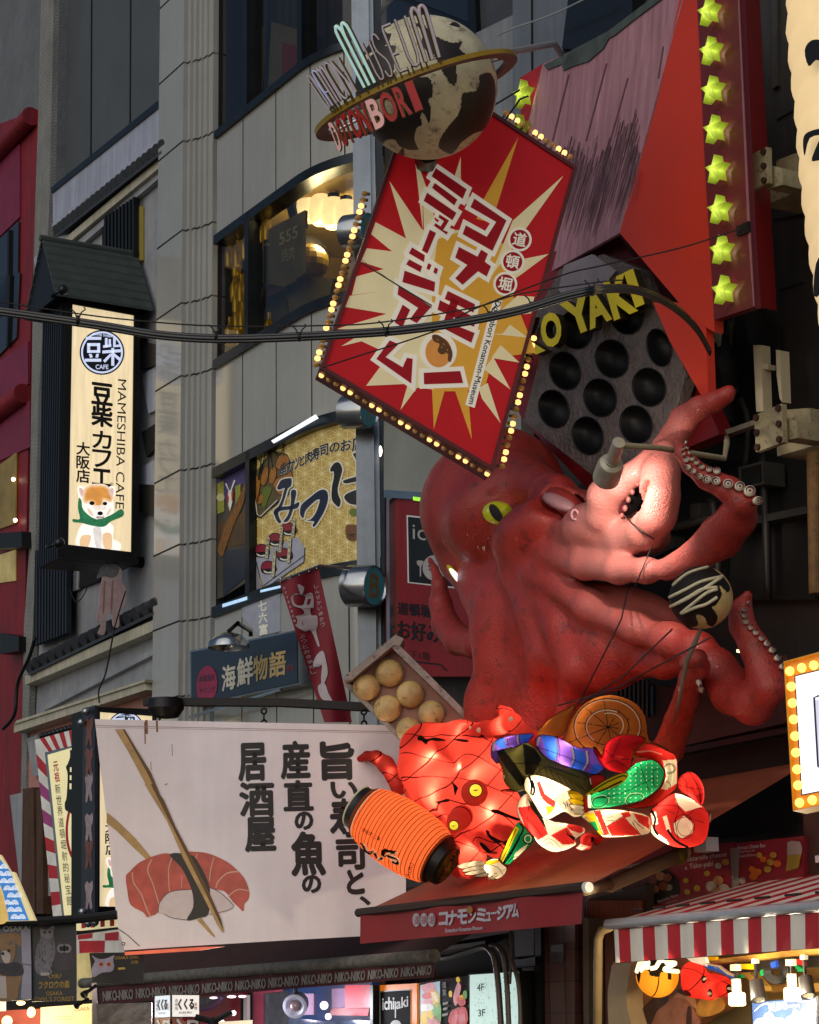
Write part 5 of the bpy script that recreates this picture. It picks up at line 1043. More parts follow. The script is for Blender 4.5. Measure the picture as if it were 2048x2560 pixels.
for x, y in C9('1580,567 1641,550 1702,537 1760,524 1588,645 1594,729 1600,812 1607,897 1611,981 1617,1066 1622,1147 1630,1236 1695,1222 1756,1208'):
    c = pm.at((x, y), .04)
    if q0_ is None: mm = MB(); mm.lathe(c, pm.n, [(.03, 0), (.037, .015), (.034, .03), (.02, .042), (.001, .045)], E_('marquee_bulb', 'ffc85a', 2.2, 0, samp='NONE'), 14); q0_ = mm.build('bulb', ms, smooth=True); c_ = c
    else: copy_obj(q0_, q0_.location + (c - c_), ms)
# ================================================================== the giant octopus
from mathutils.bvhtree import BVHTree
class Skin:
    """artwork or small parts laid on a finished curved mesh"""
    def __init__(s, mb): s.t = BVHTree.FromPolygons([tuple(v) for v in mb.v], mb.f)
    def hit(s, p):
        d = ray(*p).normalized(); l, n, i, dist = s.t.ray_cast(CO, d)
        if l is None: return None, None
        return l, (n if n.dot(d) < 0 else -n)
    def at(s, p, off=0.0):
        l, n = s.hit(p)
        if l is None:
            d = ray(*p).normalized(); l, n, i, q = s.t.find_nearest(CO + d * 24)
        return l + n * off
    def nrm(s, p): return s.hit(p)[1] or NV
def chain(c, pts, w, k=None, dw=None):
    """'x y r[ w]' triples in crop pixels -> round cones on the facade frame"""
    P = []
    for q in pts.split(','):
        v = [float(t) for t in q.split()]; p = c(v[:2])[0]; ww = v[3] if len(v) > 3 else w; pl = PW(ww); P.append((np.array(pl.at(p)), px2m(p, pl, v[2] * c.k)))
    out = []
    for a, b in zip(P[:-1], P[1:]): out.append(('c', a[0], b[0], a[1], b[1]) + ((k,) if k else ()))
    return out
def ell(c, x, y, rx, ry, rot, w, depth, k=None):
    p = c([x, y])[0]; pl = Pl(w, NV) if hasattr(w, '__len__') else PW(w); o = np.array(w if hasattr(w, '__len__') else pl.at(p)); u = c([x + 10, y])[0]; e = (pl.at(u) - pl.at(p)).normalized(); f = ZV.copy(); ca, sa = math.cos(R(rot)), math.sin(R(rot)); sc = px2m(p, pl, c.k) / 1.0
    gx = np.array(e * ca - f * sa) * rx * sc * 1.12; gy = np.array(e * sa + f * ca) * ry * sc; return ('e', o, np.array([gx, gy, np.array(NV) * depth])) + ((k,) if k else ())
def OCTO_mat():
    mm = M('octopus_paint', 'a62e24', .38, var=.25, vs=1.6, dark='5e1e1a', coat=.16); nt = mm.node_tree; N = nt.nodes; L = nt.links; b = N['Principled BSDF']; tc = N.new('ShaderNodeTexCoord')
    n1 = N.new('ShaderNodeTexNoise'); n1.inputs['Scale'].default_value = 34; n1.inputs['Detail'].default_value = 8; n1.inputs['Roughness'].default_value = .7; v = N.new('ShaderNodeTexVoronoi'); v.inputs['Scale'].default_value = 55; v.feature = 'SMOOTH_F1'
    for q in (n1, v): L.new(tc.outputs['Object'], q.inputs['Vector'])
    ma = N.new('ShaderNodeMath'); ma.operation = 'MULTIPLY_ADD'; L.new(v.outputs['Distance'], ma.inputs[0]); ma.inputs[1].default_value = .5; L.new(n1.outputs[0], ma.inputs[2]); bp = N.new('ShaderNodeBump'); bp.inputs['Strength'].default_value = .5; bp.inputs['Distance'].default_value = .025; L.new(ma.outputs[0], bp.inputs['Height']); L.new(bp.outputs[0], b.inputs['Normal'])
    src = b.inputs['Base Color'].links[0].from_socket; ge = N.new('ShaderNodeNewGeometry'); ds_ = N.new('ShaderNodeVectorMath'); ds_.operation = 'DISTANCE'; L.new(ge.outputs['Position'], ds_.inputs[0]); ds_.inputs[1].default_value = PW(2.0).at(E8('980,860')[0]); mr = N.new('ShaderNodeMapRange'); mr.inputs['From Min'].default_value = .25; mr.inputs['From Max'].default_value = 1.6; mr.inputs['To Min'].default_value = .95; mr.inputs['To Max'].default_value = 0; L.new(ds_.outputs['Value'], mr.inputs['Value']); mx = N.new('ShaderNodeMix'); mx.data_type = 'RGBA'; L.new(mr.outputs[0], mx.inputs[0]); L.new(src, mx.inputs[6]); mx.inputs[7].default_value = (*lin('cc847a'), 1); L.new(mx.outputs[2], b.inputs['Base Color'])  # pink around the snout: lighter paint that also imitates lamplight on the cheek
    return mm
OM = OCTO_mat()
prims = []
prims += [ell(E8, 60, 780, 470, 470, 0, 1.25, .78, .2), ell(E8, 230, 900, 430, 330, -20, 1.3, .8, .25), ell(E8, 560, 1020, 500, 250, -8, 1.4, .7, .25), ell(E8, 980, 1010, 360, 190, 16, 1.5, .55, .2)]
prims += chain(E8, '130 520 250 1.2,200 640 330 1.25,300 800 320 1.3', 1.3, .2) + chain(E8, '300 640 200 1.45,560 720 110 1.55,640 850 80 1.6', 1.5, .14)
prims += chain(E8, '620 1020 170 1.6,780 980 180 1.75,900 880 138 1.9,905 750 132 1.98,985 680 105 1.98,1100 590 85 1.92,1240 490 98 1.8', 1.8, .05)
prims += chain(E8, '1340 440 100 1.75,1300 590 130 1.85,1290 750 138 1.9,1270 890 132 1.9,1200 1000 122 1.85,1050 1060 130 1.75,850 1080 135 1.65,640 1090 145 1.55', 1.8, .1)
prims += chain(E8, '1300 520 105 1.75,1345 400 96 1.62,1400 310 90 1.5,1470 238 86 1.46', 1.5, .09) + chain(C6, '985 742 66 1.46,1080 690 58 1.42,1165 655 49 1.38,1222 622 38 1.35,1244 598 30 1.33', 1.4, .08)
prims += chain(E8, '330 1060 160 1.55,520 1160 120 1.7,760 1235 108 1.8,1000 1275 98 1.85,1200 1285 84 1.85,1340 1270 62 1.8', 1.8, .09)
prims += chain(C6, '905 1560 62 1.8,1060 1490 88 1.75,1195 1385 118 1.75,1285 1280 105 1.8,1310 1200 80 1.9,1240 1130 70 2.0,1120 1068 61 2.1,1035 1000 48 2.15,985 930 37 2.15,958 870 23 2.1', 1.9, .04)
# webs and legs
prims += [ell(C9, 430, 340, 520, 290, 28, 1.36, .4, .25), ell(C9, 170, 330, 210, 340, -8, 1.3, .5, .25), ell(C9, 270, 660, 340, 300, 0, 1.3, .32, .22), ell(C9, 720, 300, 420, 180, 16, 1.32, .34, .22), ell(C9, 620, 470, 360, 160, 10, 1.3, .34, .22)]
prims += chain(C9, '-60 -40 150 1.3,60 160 140 1.35,150 330 110 1.4,130 520 105 1.4,60 720 120 1.4,30 900 120 1.4', 1.4, .2) + chain(C9, '200 60 90 1.6,280 260 72 1.62,330 480 74 1.58,300 700 80 1.4,290 880 90 1.4', 1.55, .17) + chain(C9, '260 30 80 1.65,420 330 66 1.62,500 560 68 1.58,470 760 72 1.4,460 900 80 1.4', 1.55, .17)
prims += chain(C9, '300 60 74 1.7,560 240 68 1.7,800 350 68 1.62,980 410 80 1.5,1110 460 84 1.5,1210 560 92 1.5,1290 670 106 1.5,1390 725 100 1.55,1478 650 66 1.6,1440 555 68 1.6,1395 440 60 1.65,1335 335 52 1.7,1325 255 40 1.7,1362 178 24 1.7', 1.5, .14)
prims += chain(C9, '650 470 90 1.2,800 500 95 1.25,940 520 85 1.3,1060 500 70 1.4', 1.3, .06) + chain(C9, '860 1060 90 1.3,960 960 80 1.35,1010 820 72 1.5,1050 700 64 1.7,1070 600 58 1.85,1120 545 52 1.9,1110 500 45 2.0,1060 500 38 2.05,1040 530 32 2.1', 1.6, .03)
prims += chain(G5, '500 815 26 .75,545 900 34 .75,590 1050 70 .8,600 1220 105 .85,650 1420 130 .9,770 1560 140 .95,950 1610 135 1.0,1100 1560 115 1.05,1230 1480 110 1.1', .9, .05)
prims += chain(G5, '770 880 150 1.35,860 1000 120 1.4', 1.4, .12)
# carved mouth and eye hollow, placed on the finished head
m0 = MB(); soft_solid(m0, prims, .06, OM, .09); s0_ = Skin(m0); hol = s0_.at(E8('535,790')[0], 0); mou = s0_.at(E8('1000,880')[0], -.05)
def on_skin(pts, sink): 
    P = [(np.array(s0_.at(E8(t[:2])[0], -sink * .01)), px2m(E8(t[:2])[0], PW(2), t[2] * E8.k)) for t in pts]; return [('c', a[0], b[0], a[1], b[1], .06) for a, b in zip(P[:-1], P[1:])]
prims.append(('-', ell(E8, 1068, 772, 60, 190, 29, 2.2, .62, .03))); prims.append(('-', ell(E8, 530, 775, 205, 118, 30, hol + NV * .04, .42, .05)))
prims += on_skin(((345, 760, 16), (352, 700, 22), (400, 630, 26), (480, 592, 28), (565, 610, 26), (635, 690, 22), (690, 790, 18)), 5)
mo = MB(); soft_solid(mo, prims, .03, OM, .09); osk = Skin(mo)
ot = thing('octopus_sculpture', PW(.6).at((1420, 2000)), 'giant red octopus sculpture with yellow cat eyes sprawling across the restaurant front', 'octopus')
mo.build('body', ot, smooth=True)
def skin_disc(p, rx, ry, rot, prof, mats, name, seg=26, tilt=None):
    """stack of ellipses standing on the octopus skin; prof = (scale, height, material)"""
    l, n = osk.hit(p)
    if l is None: return None
    n = (n * .75 + (CO - l).normalized() * .25).normalized() if tilt is None else tilt; q = Pl(l, n); m = MB(); prev = None
    for (s, h, mt) in prof:
        ring = [q.at(e, 0) + n * h for e in circ(p, rx * s, seg, ry * s, rot)] if s > 0 else None
        if prev is not None:
            if ring: m.add(prev + ring, [(i, (i + 1) % seg, seg + (i + 1) % seg, seg + i) for i in range(seg)], mt)
            else: m.add(prev + [l + n * h], [(i, (i + 1) % seg, seg) for i in range(seg)], mt)
        prev = ring or prev
    return m.build(name, ot, smooth=True)
YEY = M('eye_yellow', 'b8bc14', .22, var=.15, coat=.6, emit='b8bc14', es=.08); PUP = M('eye_pupil', '111417', .25)
skin_disc(E8('130,870')[0], 38, 29, 8, ((1.15, -.08, OM), (1.0, .03, YEY), (.92, .06, YEY), (.7, .09, YEY), (.4, .105, YEY), (0, .11, YEY)), None, 'eye')
l_, n_ = osk.hit(E8('130,870')[0]); n_ = (n_ * .75 + (CO - l_).normalized() * .25).normalized(); skin_disc(E8('130,868')[0], 26, 12, 57, ((1.0, .085, PUP), (.97, .118, PUP), (0, .122, PUP)), None, 'pupil')
m = MB(); EWH = E_('eye_glare', 'eef2ff', 1.3, 0); pe = G5('742,965')[0]; q = osk.at(pe, 0); pq = Pl(q, (CO - q).normalized()); m.prism(pq, circ(pe, 35, 26, 8, 52), .1, YEY, off=.04); pe2 = G5('760,985')[0]; m.prism(pq, circ(pe2, 31, 26, 7, 50), .02, EWH, off=.055); m.build('eye', ot)
# hollow lining, mouth lining, teeth
m = MB(); HR = M('hollow_red', 'a03026', .45, var=.3, vs=5, bump=.2); HP = M('hollow_pink', 'b8858a', .5, var=.2, vs=4); cc = ell(E8, 540, 745, 200, 90, 32, hol - NV * .16, .14); soft_solid(m, [cc], .025, HR, .03); m.build('eyelid', ot, smooth=True)
m = MB(); soft_solid(m, [ell(E8, 520, 846, 165, 58, 26, hol - NV * .08, .15)], .025, HP, .03); m.build('eyeball', ot, smooth=True)
m = MB(); q = osk.at(E8('695,885')[0], .02); n = (CO - q).normalized(); a = n.cross(ZV).normalized(); b = n.cross(a); m.tube([q + (a * math.cos(t / 12 * 6.2832) * .035 + b * math.sin(t / 12 * 6.2832) * .05) for t in range(13)], .014, HP, 8, False); m.build('ring_hook', ot, smooth=True)
m = MB(); soft_solid(m, [ell(E8, 1030, 770, 52, 165, 29, 1.85, .16)], .025, M('mouth_lining', '6a2a32', .35, var=.3, coat=.5), .03); m.build('mouth', ot, smooth=True); m = MB(); soft_solid(m, [ell(E8, 1098, 775, 26, 140, 29, 1.78, .12)], .02, M('mouth_black', '050404', .6), .03); m.build('throat', ot, smooth=True)
TOO = M('tooth_pink', 'b47068', .45, coat=.15)
for x, y, r in ((1122, 655, 17), (1085, 712, 19), (1057, 768, 20), (1033, 830, 21), (1010, 880, 15)): m = MB(); p = E8([x, y])[0]; m.sphere(PW(1.9).at((p[0]+4,p[1]+2)), px2m(p, PW(1.98), r * E8.k * .95), TOO, 12, 8, (1, 1.3, 1.25)); m.build('tooth', ot, smooth=True)
SU = M('sucker_white', 'd8d0c0', .4, var=.15, vs=8); SD = M('sucker_shade', '6a3a34', .5)
for s_ in ('25 780 8,30 812 9,43 846 14,60 885 15,92 912 14,127 938 15,172 958 20,227 970 21,290 986 24,352 1004 24,411 1035 27,450 1084 22,468 1150 18', '28 750 6,42 778 7,57 810 8,75 842 12,102 866 12,137 890 13,176 906 14,222 917 17,284 921 20,350 938 25', '408 1695 9,383 1740 10,385 1777 12,395 1813 14,421 1850 13,452 1882 14,484 1915 13,511 1945 14,541 1985 15,572 2035 15,600 2085 14'):
    for t in s_.split(','):
        x, y, r = map(float, t.split()); p = E7([x, y])[0]; r *= E7.k * 1.3
        skin_disc(p, r, r * .92, 0, ((1.1, -.03, OM), (1.0, .03, OM), (.98, .045, SU), (.8, .055, SU), (.62, .035, SD), (.5, .04, SU), (.25, .045, SU), (0, .03, SD)), None, 'sucker', 14)
for x, y in C9('1112,620 1118,655 1120,690 1118,730 1110,770 1095,810'): skin_disc((x, y), 6, 8, 0, ((1.1, -.03, OM), (1, .03, SU), (.5, .05, SU), (0, .03, SD)), None, 'sucker', 12)
# wires on the octopus
m = MB(); WR = M('thin_wire', '141210', .5); m.tube([osk.at(p, .02) for p in E8('1040,897 1100,945 1160,985 1250,1045')], .008, WR, 6); m.build('seam_wire', ot, smooth=True)
m = MB(); m.tube([osk.at(p, .15) for p in E8('1240,1205 1150,1350 1100,1480')] + [PW(2.9).at(p) for p in C9('720,300 620,500 500,735')], .007, WR, 6); m.tube([PW(2.4).at(C9('980,350')[0]), PW(2.8).at(C9('720,600')[0]), PW(2.8).at(C9('500,735')[0])], .007, WR, 6); m.tube([PW(2.4).at(p) for p in C9('1170,395 700,650 400,740')], .008, WR, 6); m.build('stay_wires', smooth=True, label='thin dark stay wires running from the octopus down to the lit festival lantern', cat='wire')
# bullet spotlight on its arm
t = thing('bullet_spotlight', PW(2.7).at(E8('900,640')[0]), 'pale metal bullet spotlight on a thin arm in front of the octopus mouth', 'spotlight'); LMP = M('lamp_shell', 'b0aa98', .35, .3, var=.2, vs=4)
p0_, p1_ = PW(2.95).at(E8('1000,360')[0]), PW(2.72).at(E8('905,625')[0]); ax = (p1_ - p0_); Lh = ax.length; ax.normalize(); r1, r2 = px2m(E8('1000,360')[0], PW(2.5), 45 * E8.k), px2m(E8('905,625')[0], PW(2.75), 98 * E8.k)
m = MB(); m.lathe(p0_, ax, [(.001, 0), (r1, .005), (r1, Lh * .48), (r1 * 1.1, Lh * .49), (r1 * 1.1, Lh * .53), (r2 * .85, Lh * .56), (r2 * .98, Lh * .64), (r2, Lh * .98), (r2 * .93, Lh * .98), (r2 * .8, Lh * .75), (0.001, Lh * .72)], LMP, 28); m.build('shell', t, smooth='auto')
m = MB(); m.lathe(p0_ + ax * Lh * .8, ax, [(.001, .0), (r2 * .5, .0), (r2 * .6, .02)], E_('spot_bulb', 'fff4e0', 4, 0), 16); m.build('bulb', t)
m = MB(); m.tube([p0_ + ax * .05, PW(2.3).at(C6('860,905')[0]), PW(1.5).at(C6('1215,962')[0]), PW(1.4).at(C6('1228,880')[0]), PW(.3).at(C6('1228,840')[0])], .03, M('arm_beige', '948a70', .5), 8); m.build('arm', t, smooth=True)
sp = bpy.data.lights.new('spot', 'SPOT'); sp.energy = 115; sp.spot_size = R(125); sp.spot_blend = .7; sp.color = (1, .86, .74); sp.shadow_soft_size = .06; so = bpy.data.objects.new('bullet_lamp', sp); COL.objects.link(so); so.location = p0_ + ax * Lh * 1.03; so.rotation_euler = (ax - NV * .75 + DV * .1).to_track_quat('-Z', 'Y').to_euler()
# takoyaki ball on a skewer, held by the curled arm
def painted_ball(mb, c, r, base, polys, seg=64, rings=40):
    V = [c + Vector((math.sin(math.pi * i / rings) * math.cos(6.28318 * k / seg), math.sin(math.pi * i / rings) * math.sin(6.28318 * k / seg), math.cos(math.pi * i / rings))) * r for i in range(rings + 1) for k in range(seg)]
    F = [(i * seg + k, i * seg + (k + 1) % seg, (i + 1) * seg + (k + 1) % seg, (i + 1) * seg + k) for i in range(rings) for k in range(seg)]; cen = [sum((V[j] for j in f), Vector()) / 4 for f in F]; PX_ = np.array([proj(q) for q in cen]); mt = [base] * len(F)
    for P, mm in polys:
        d, _, _ = poly_sd(PX_[:, 0], PX_[:, 1], P)
        for i in np.nonzero(d > 0)[0]:
            if (CO - cen[i]).dot(cen[i] - c) > -.02: mt[i] = mm
    b = len(mb.v); mb.v += V
    for f, mm in zip(F, mt): mb.f.append([b + q for q in f]); mb.m.append(mb.mi(mm))
BUN = M('takoyaki_bun', 'd0b274', .5, var=.5, vs=3, dark='8a5420', bump=.25, bs=9, coat=.1); SAU = M('sauce_dark', '1a1210', .6, var=.3, spec=.25); MAY = M('mayo', 'd8cfae', .5, bump=.5, bs=40)
tt = thing('skewered_takoyaki', PW(2.2).at(C9('1125,350')[0]), 'takoyaki ball with dark sauce and mayonnaise stripes on a skewer held by the octopus', 'takoyaki')
bc = C9('1125,190')[0]; bw = PW(2.25); c_ = bw.at(bc); r_ = px2m(bc, bw, 79); m = MB(); painted_ball(m, c_, r_, BUN, [(spline(C9('940,120 1000,20 1120,10 1210,60 1270,130 1260,165 1220,130 1230,180 1200,230 1180,240 1210,290 1190,335 1160,330 1140,290 1100,280 1110,330 1060,340 1000,300 950,250'), 4, True), SAU)], 220, 140); m.build('ball', tt, smooth=True)
bs2 = Skin(m); m = MB()
for st in ('985,130 1060,70 1160,38', '968,190 1050,150 1130,110 1235,85', '965,240 1040,205 1110,165 1225,92', '985,232 1060,190 1130,150 1205,140', '1025,270 1080,225 1150,170 1205,150', '1030,270 1100,240 1150,225 1205,190'): m.tube([bs2.at(p, .006) for p in spline(C9(st), 7)], .016, MAY, 6)
m.build('mayonnaise', tt, smooth=True); m = MB(); m.tube([c_ - ZV * r_ * .9, PW(2.25).at(C9('1050,520')[0]), PW(2.2).at(C9('1020,680')[0]), PW(2.1).at(C9('985,835')[0])], [.022, .025, .02, .006], M('skewer_wood', '6a5a48', .6), 8); m.build('skewer', tt, smooth=True)
# tray with six balls
tp = PAZ(1010, 1800, PY(25.35), -4); tr_ = thing('takoyaki_tray', tp.at((1050, 1840)), 'tilted weathered boat shaped tray of takoyaki balls left of the octopus', 'tray'); TRY = M('tray_pink', '9a6a58', .5, var=.2); WOODG = M('tray_weathered', '9a9088', .7, var=.4, vs=6, dark='3a3430')
m = MB(); m.prism(tp, C8('655,745 960,520 1450,1040 1330,1280 1000,1110'), .06, TRY); m.build('base', tr_)
m = MB(); m.prism(tp, C8('640,745 640,720 960,458 1008,485 985,530 945,525 690,735'), .34, WOODG, off=.24); m.build('end_board', tr_, bevel=.01); m = MB(); m.prism(tp, C8('925,530 985,528 1470,1010 1470,1060'), .34, WOODG, off=.22); m.build('side_board', tr_, bevel=.01); m = MB(); m.prism(tp, C8('636,760 655,740 1010,1100 1000,1125'), .2, WOODG, off=.06); m.build('side_board', tr_)
for k, (x, y, r) in enumerate(((922, 697, 88), (780, 785, 85), (1050, 828, 86), (910, 915, 85), (1180, 945, 82), (1040, 1045, 78))):
    p = C8([x, y])[0]; q = tp.at(p, .05); m = MB(); m.sphere(q, px2m(p, tp, r * C8.k), BUN, 30, 20, (1, .8, .98)); o = m.build('takoyaki_ball', tr_, smooth=True); o.rotation_euler = (0, 0, 0)
# ================================================================== lit festival float on the awning
def paper(name, col, es=.5, tr=.75, grid=0, gd=None, var=.15):
    if name in MATS: return MATS[name]
    m = M(name, col, .9, emit='same', es=es, var=var, vs=2.2, spec=.1); nt = m.node_tree; N = nt.nodes; L = nt.links; b = N['Principled BSDF']; t = N.new('ShaderNodeBsdfTranslucent'); mx = N.new('ShaderNodeMixShader'); mx.inputs[0].default_value = tr; src = b.inputs['Base Color'].links[0].from_socket
    if grid:
        tc = N.new('ShaderNodeTexCoord'); nz = N.new('ShaderNodeTexNoise'); nz.inputs['Scale'].default_value = 1.3; L.new(tc.outputs['Object'], nz.inputs['Vector']); ad = N.new('ShaderNodeVectorMath'); ad.operation = 'MULTIPLY_ADD'; L.new(nz.outputs['Color'], ad.inputs[0]); ad.inputs[1].default_value = (.1, .1, .1); L.new(tc.outputs['Object'], ad.inputs[2]); prev = None
        for dr in gd or ((.8, .4, 1), (.9, .3, -.9)):
            dt = N.new('ShaderNodeVectorMath'); dt.operation = 'DOT_PRODUCT'; L.new(ad.outputs[0], dt.inputs[0]); dt.inputs[1].default_value = dr; fr_ = N.new('ShaderNodeMath'); fr_.operation = 'PINGPONG'; L.new(dt.outputs['Value'], fr_.inputs[0]); fr_.inputs[1].default_value = grid; lt = N.new('ShaderNodeMath'); lt.operation = 'LESS_THAN'; L.new(fr_.outputs[0], lt.inputs[0]); lt.inputs[1].default_value = .0065
            if prev is None: prev = lt.outputs[0]
            else: mm = N.new('ShaderNodeMath'); mm.operation = 'MAXIMUM'; L.new(prev, mm.inputs[0]); L.new(lt.outputs[0], mm.inputs[1]); prev = mm.outputs[0]
        mc = N.new('ShaderNodeMix'); mc.data_type = 'RGBA'; L.new(prev, mc.inputs[0]); L.new(src, mc.inputs[6]); mc.inputs[7].default_value = (.04, .004, .004, 1); src = mc.outputs[2]; L.new(src, b.inputs['Base Color']); L.new(src, b.inputs['Emission Color'])
    L.new(src, t.inputs[0]); L.new(b.outputs[0], mx.inputs[1]); L.new(t.outputs[0], mx.inputs[2]); L.new(mx.outputs[0], N['Material Output'].inputs[0]); return m
WE = .65
def inner(p, pw, en, col=(1, .8, .55), off=0):
    l = bpy.data.lights.new('float_lamp', 'POINT'); l.energy = en * WE; l.color = col; l.shadow_soft_size = .05; o = bpy.data.objects.new('float_lamp', l); COL.objects.link(o); o.location = pw.at(p, off)
RP = paper('lantern_red_paper', 'd0463a', .22, .7, .155); OP = paper('lantern_orange_paper', 'd8683a', .12, .7); WP = paper('lantern_white_paper', 'f0dcb8', .2, .7); RP2 = paper('lantern_scarlet_paper', 'c82c26', .15, .7); KP = paper('lantern_black_ink', '16120c', .05, .25); HP_ = paper('lantern_hair_paper', '4c4420', .35, .5); BP_ = paper('lantern_blue_paper', '3c6ad0', .3, .7); PP_ = paper('lantern_violet_paper', '8858b8', .3, .7); GP_ = paper('lantern_green_paper', '1c8a50', .25, .7); YP_ = paper('lantern_yellow_paper', 'e0b418', .35, .7); BRP = paper('lantern_brown_paper', '9a5420', .3, .6); DRP = paper('lantern_dark_red_paper', '9c1218', .4, .6); GRY = paper('lantern_cream_line', 'e8d8b0', .6, .6)
# octopus lantern
FW = 2.3
lt_ = thing('octopus_lantern', PW(FW).at(E1('1000,1500')[0]), 'lit red paper octopus lantern with round yellow eyes wrapping an orange barrel lantern', 'lantern')
pr_ = chain(E1, '740 450 190 2.2,750 620 205 2.25,830 820 180 2.25', 2.2, .08) + chain(E1, '800 470 225 2.1,850 640 250 2.15,1000 800 250 2.2,1180 900 230 2.25,1330 1000 200 2.25,1500 1050 150 2.2', 2.2, .08) + chain(E1, '820 430 190 2.1,1080 400 180 2.1,1300 560 190 2.15,1350 800 180 2.2,1480 940 130 2.2', 2.2, .08) + chain(E1, '700 800 120 2.2,850 1000 130 2.25,980 1080 100 2.3', 2.2, .06)
pr_ += chain(E1, '1000 330 90 2.15,1180 310 75 2.2,1300 290 72 2.2,1420 260 70 2.2,1530 230 78 2.2,1480 150 50 2.2,1420 120 45 2.2', 2.2, .04) + chain(E1, '1530 250 70 2.2,1620 300 50 2.15,1720 330 40 2.1', 2.2, .04)
pr_ += chain(E1, '540 800 65 2.2,500 690 72 2.2,430 590 74 2.2,350 530 60 2.2,270 515 40 2.2,200 545 26 2.2,130 578 8 2.2', 2.2, .03) + chain(E1, '240 860 60 2.1,150 830 56 2.1,105 775 40 2.1,120 730 26 2.1,185 705 8 2.1', 2.1, .02)
pr_ += chain(E1, '1080 1150 120 2.2,1150 1280 115 2.25,1180 1400 110 2.3,1130 1480 80 2.3', 2.2, .05) + chain(E1, '1200 1120 120 2.25,1320 1250 110 2.3,1420 1330 90 2.3', 2.3, .04) + chain(E1, '1300 1080 100 2.3,1450 1200 90 2.3,1550 1240 80 2.3', 2.3, .04) + chain(E1, '1000 1350 90 2.1,1060 1480 80 2.2,1150 1520 60 2.2', 2.2, .04)
m = MB(); soft_solid(m, pr_, .026, RP, .07); lsk = Skin(m); m.build('paper_body', lt_, smooth=True)
RPT = paper('lantern_turret_paper', 'd84030', .42, .5)
def turret(p0, r0, p1, r1, w0, w1):
    a, b = PW(w0).at(p0), PW(w1).at(p1); ax = (b - a); L_ = ax.length; ax.normalize(); R0, R1 = px2m(p0, PW(w0), r0), px2m(p1, PW(w1), r1); m = MB(); m.lathe(a, ax, [(R0, -.1), (R0, 0), (R0 * .97, L_ * .3), (R0 * .8, L_ * .8), (R1 * 1.15, L_)], RPT, 30); m.lathe(a, ax, [(R0 * 1.0, L_ * .0), (R0 * 1.015, L_ * .05), (R0 * .99, L_ * .1)], KP, 30); m.build('eye_turret', lt_, smooth=True)
    m = MB(); m.lathe(b, ax, [(R1 * 1.15, 0), (R1 * 1.15, .015), (R1, .02)], KP, 30); m.lathe(b, ax, [(R1, .02), (R1 * .6, .035), (.001, .04)], E_('lantern_eye_yellow', 'e8cc30', .85, .1), 30); a_ = ax.cross(ZV).normalized(); b_ = ax.cross(a_); m.ngon([b + ax * .045 + a_ * R1 * .6 * s + b_ * R1 * .12 * q for s, q in ((-1, -.6), (0, -.9), (1, .6), (0, .9))], KP); m.build('eye', lt_, smooth='auto')
turret(E1('1195,835')[0], 112 * E1.k, E1('1205,815')[0], 52 * E1.k, 2.75, 3.02); turret(E1('1075,1050')[0], 98 * E1.k, E1('1020,1115')[0], 38 * E1.k, 2.7, 3.0)
a = Art(lsk, .012); 
for st in ('710,360 735,345 765,360 790,375 860,360 960,385 880,390 830,385 800,400 790,425 765,410 740,390 715,390', '1020,380 1080,375 1150,390 1140,405 1080,398', '1000,740 1055,790 1050,820 1035,860 1025,830 1020,790', '865,910 905,905 960,890 990,905 960,915 915,920 900,930', '1345,985 1390,980 1480,1020 1580,1060 1560,1075 1450,1035 1350,1005', '1300,1160 1330,1165 1345,1200 1420,1240 1460,1255 1400,1262 1330,1225', '1245,1260 1290,1280 1340,1330 1400,1350 1330,1355 1270,1310', '1420,820 1500,810 1560,830 1490,835'): a.poly(spline(E1(st), 3, True), KP, 1)
m = MB(); a.into(m); build_split(m, 'ink_mark', lt_)
for p, r in (('1510,200', 24), ('1235,295', 24), ('1160,275', 16), ('95,745', 10)): m = MB(); q = lsk.at(E1(p)[0], .0); m.sphere(q, px2m(E1(p)[0], PW(2.5), r * E1.k), WP, 14, 10); m.build('sucker_bulb', lt_, smooth=True)
for p, e, o in (('850,560', 24, 0), ('1080,620', 18, 0), ('900,850', 20, .1), ('1250,700', 12, 0), ('1350,1000', 16, .05), ('1180,1330', 9, 0), ('450,620', 5, 0), ('340,530', 3, 0), ('150,810', 2.5, -.2), ('1450,250', 5, -.1), ('1100,330', 6, -.1)): inner(E1(p)[0], PW(2.2), e, (1, .74, .52), o + .12)
# orange barrel lantern
a0_, a1_ = PY(23.95).at(E1('212,968')[0]), PY(23.6).at(E1('925,1440')[0]); ax = a1_ - a0_; L_ = ax.length; ax.normalize(); sc = px2m(E1('560,1200')[0], PW(2.7), E1.k)
bt = thing('barrel_lantern', (a0_ + a1_) / 2 - ZV * .5, 'lit orange barrel paper lantern with black rims and brush lettering, held by the paper octopus', 'lantern')
def brad(f): return sc * (175 + 118 * (1 - (2 * f - 1) ** 2) ** .62)
m = MB(); n = 21; prof_p = []; 
for i in range(n):
    f0, f1 = .05 + .9 * i / n, .05 + .9 * (i + .86) / n; f2 = .05 + .9 * (i + 1) / n; m.lathe(a0_, ax, [(brad(f0), f0 * L_), (brad((f0 + f1) / 2) + .008, (f0 + f1) / 2 * L_), (brad(f1), f1 * L_)], OP, 44); m.lathe(a0_, ax, [(brad(f1), f1 * L_), (brad(f1) - .008, (f1 + f2) / 2 * L_), (brad(f2), f2 * L_)], KP if i % 1 == 0 else OP, 44)
bsk = Skin(m); m.build('paper_barrel', bt, smooth=True)
RIM = M('black_lacquer', '1a1510', .4, coat=.15, var=.2); RGO = M('rim_gold_line', '9a8040', .4)
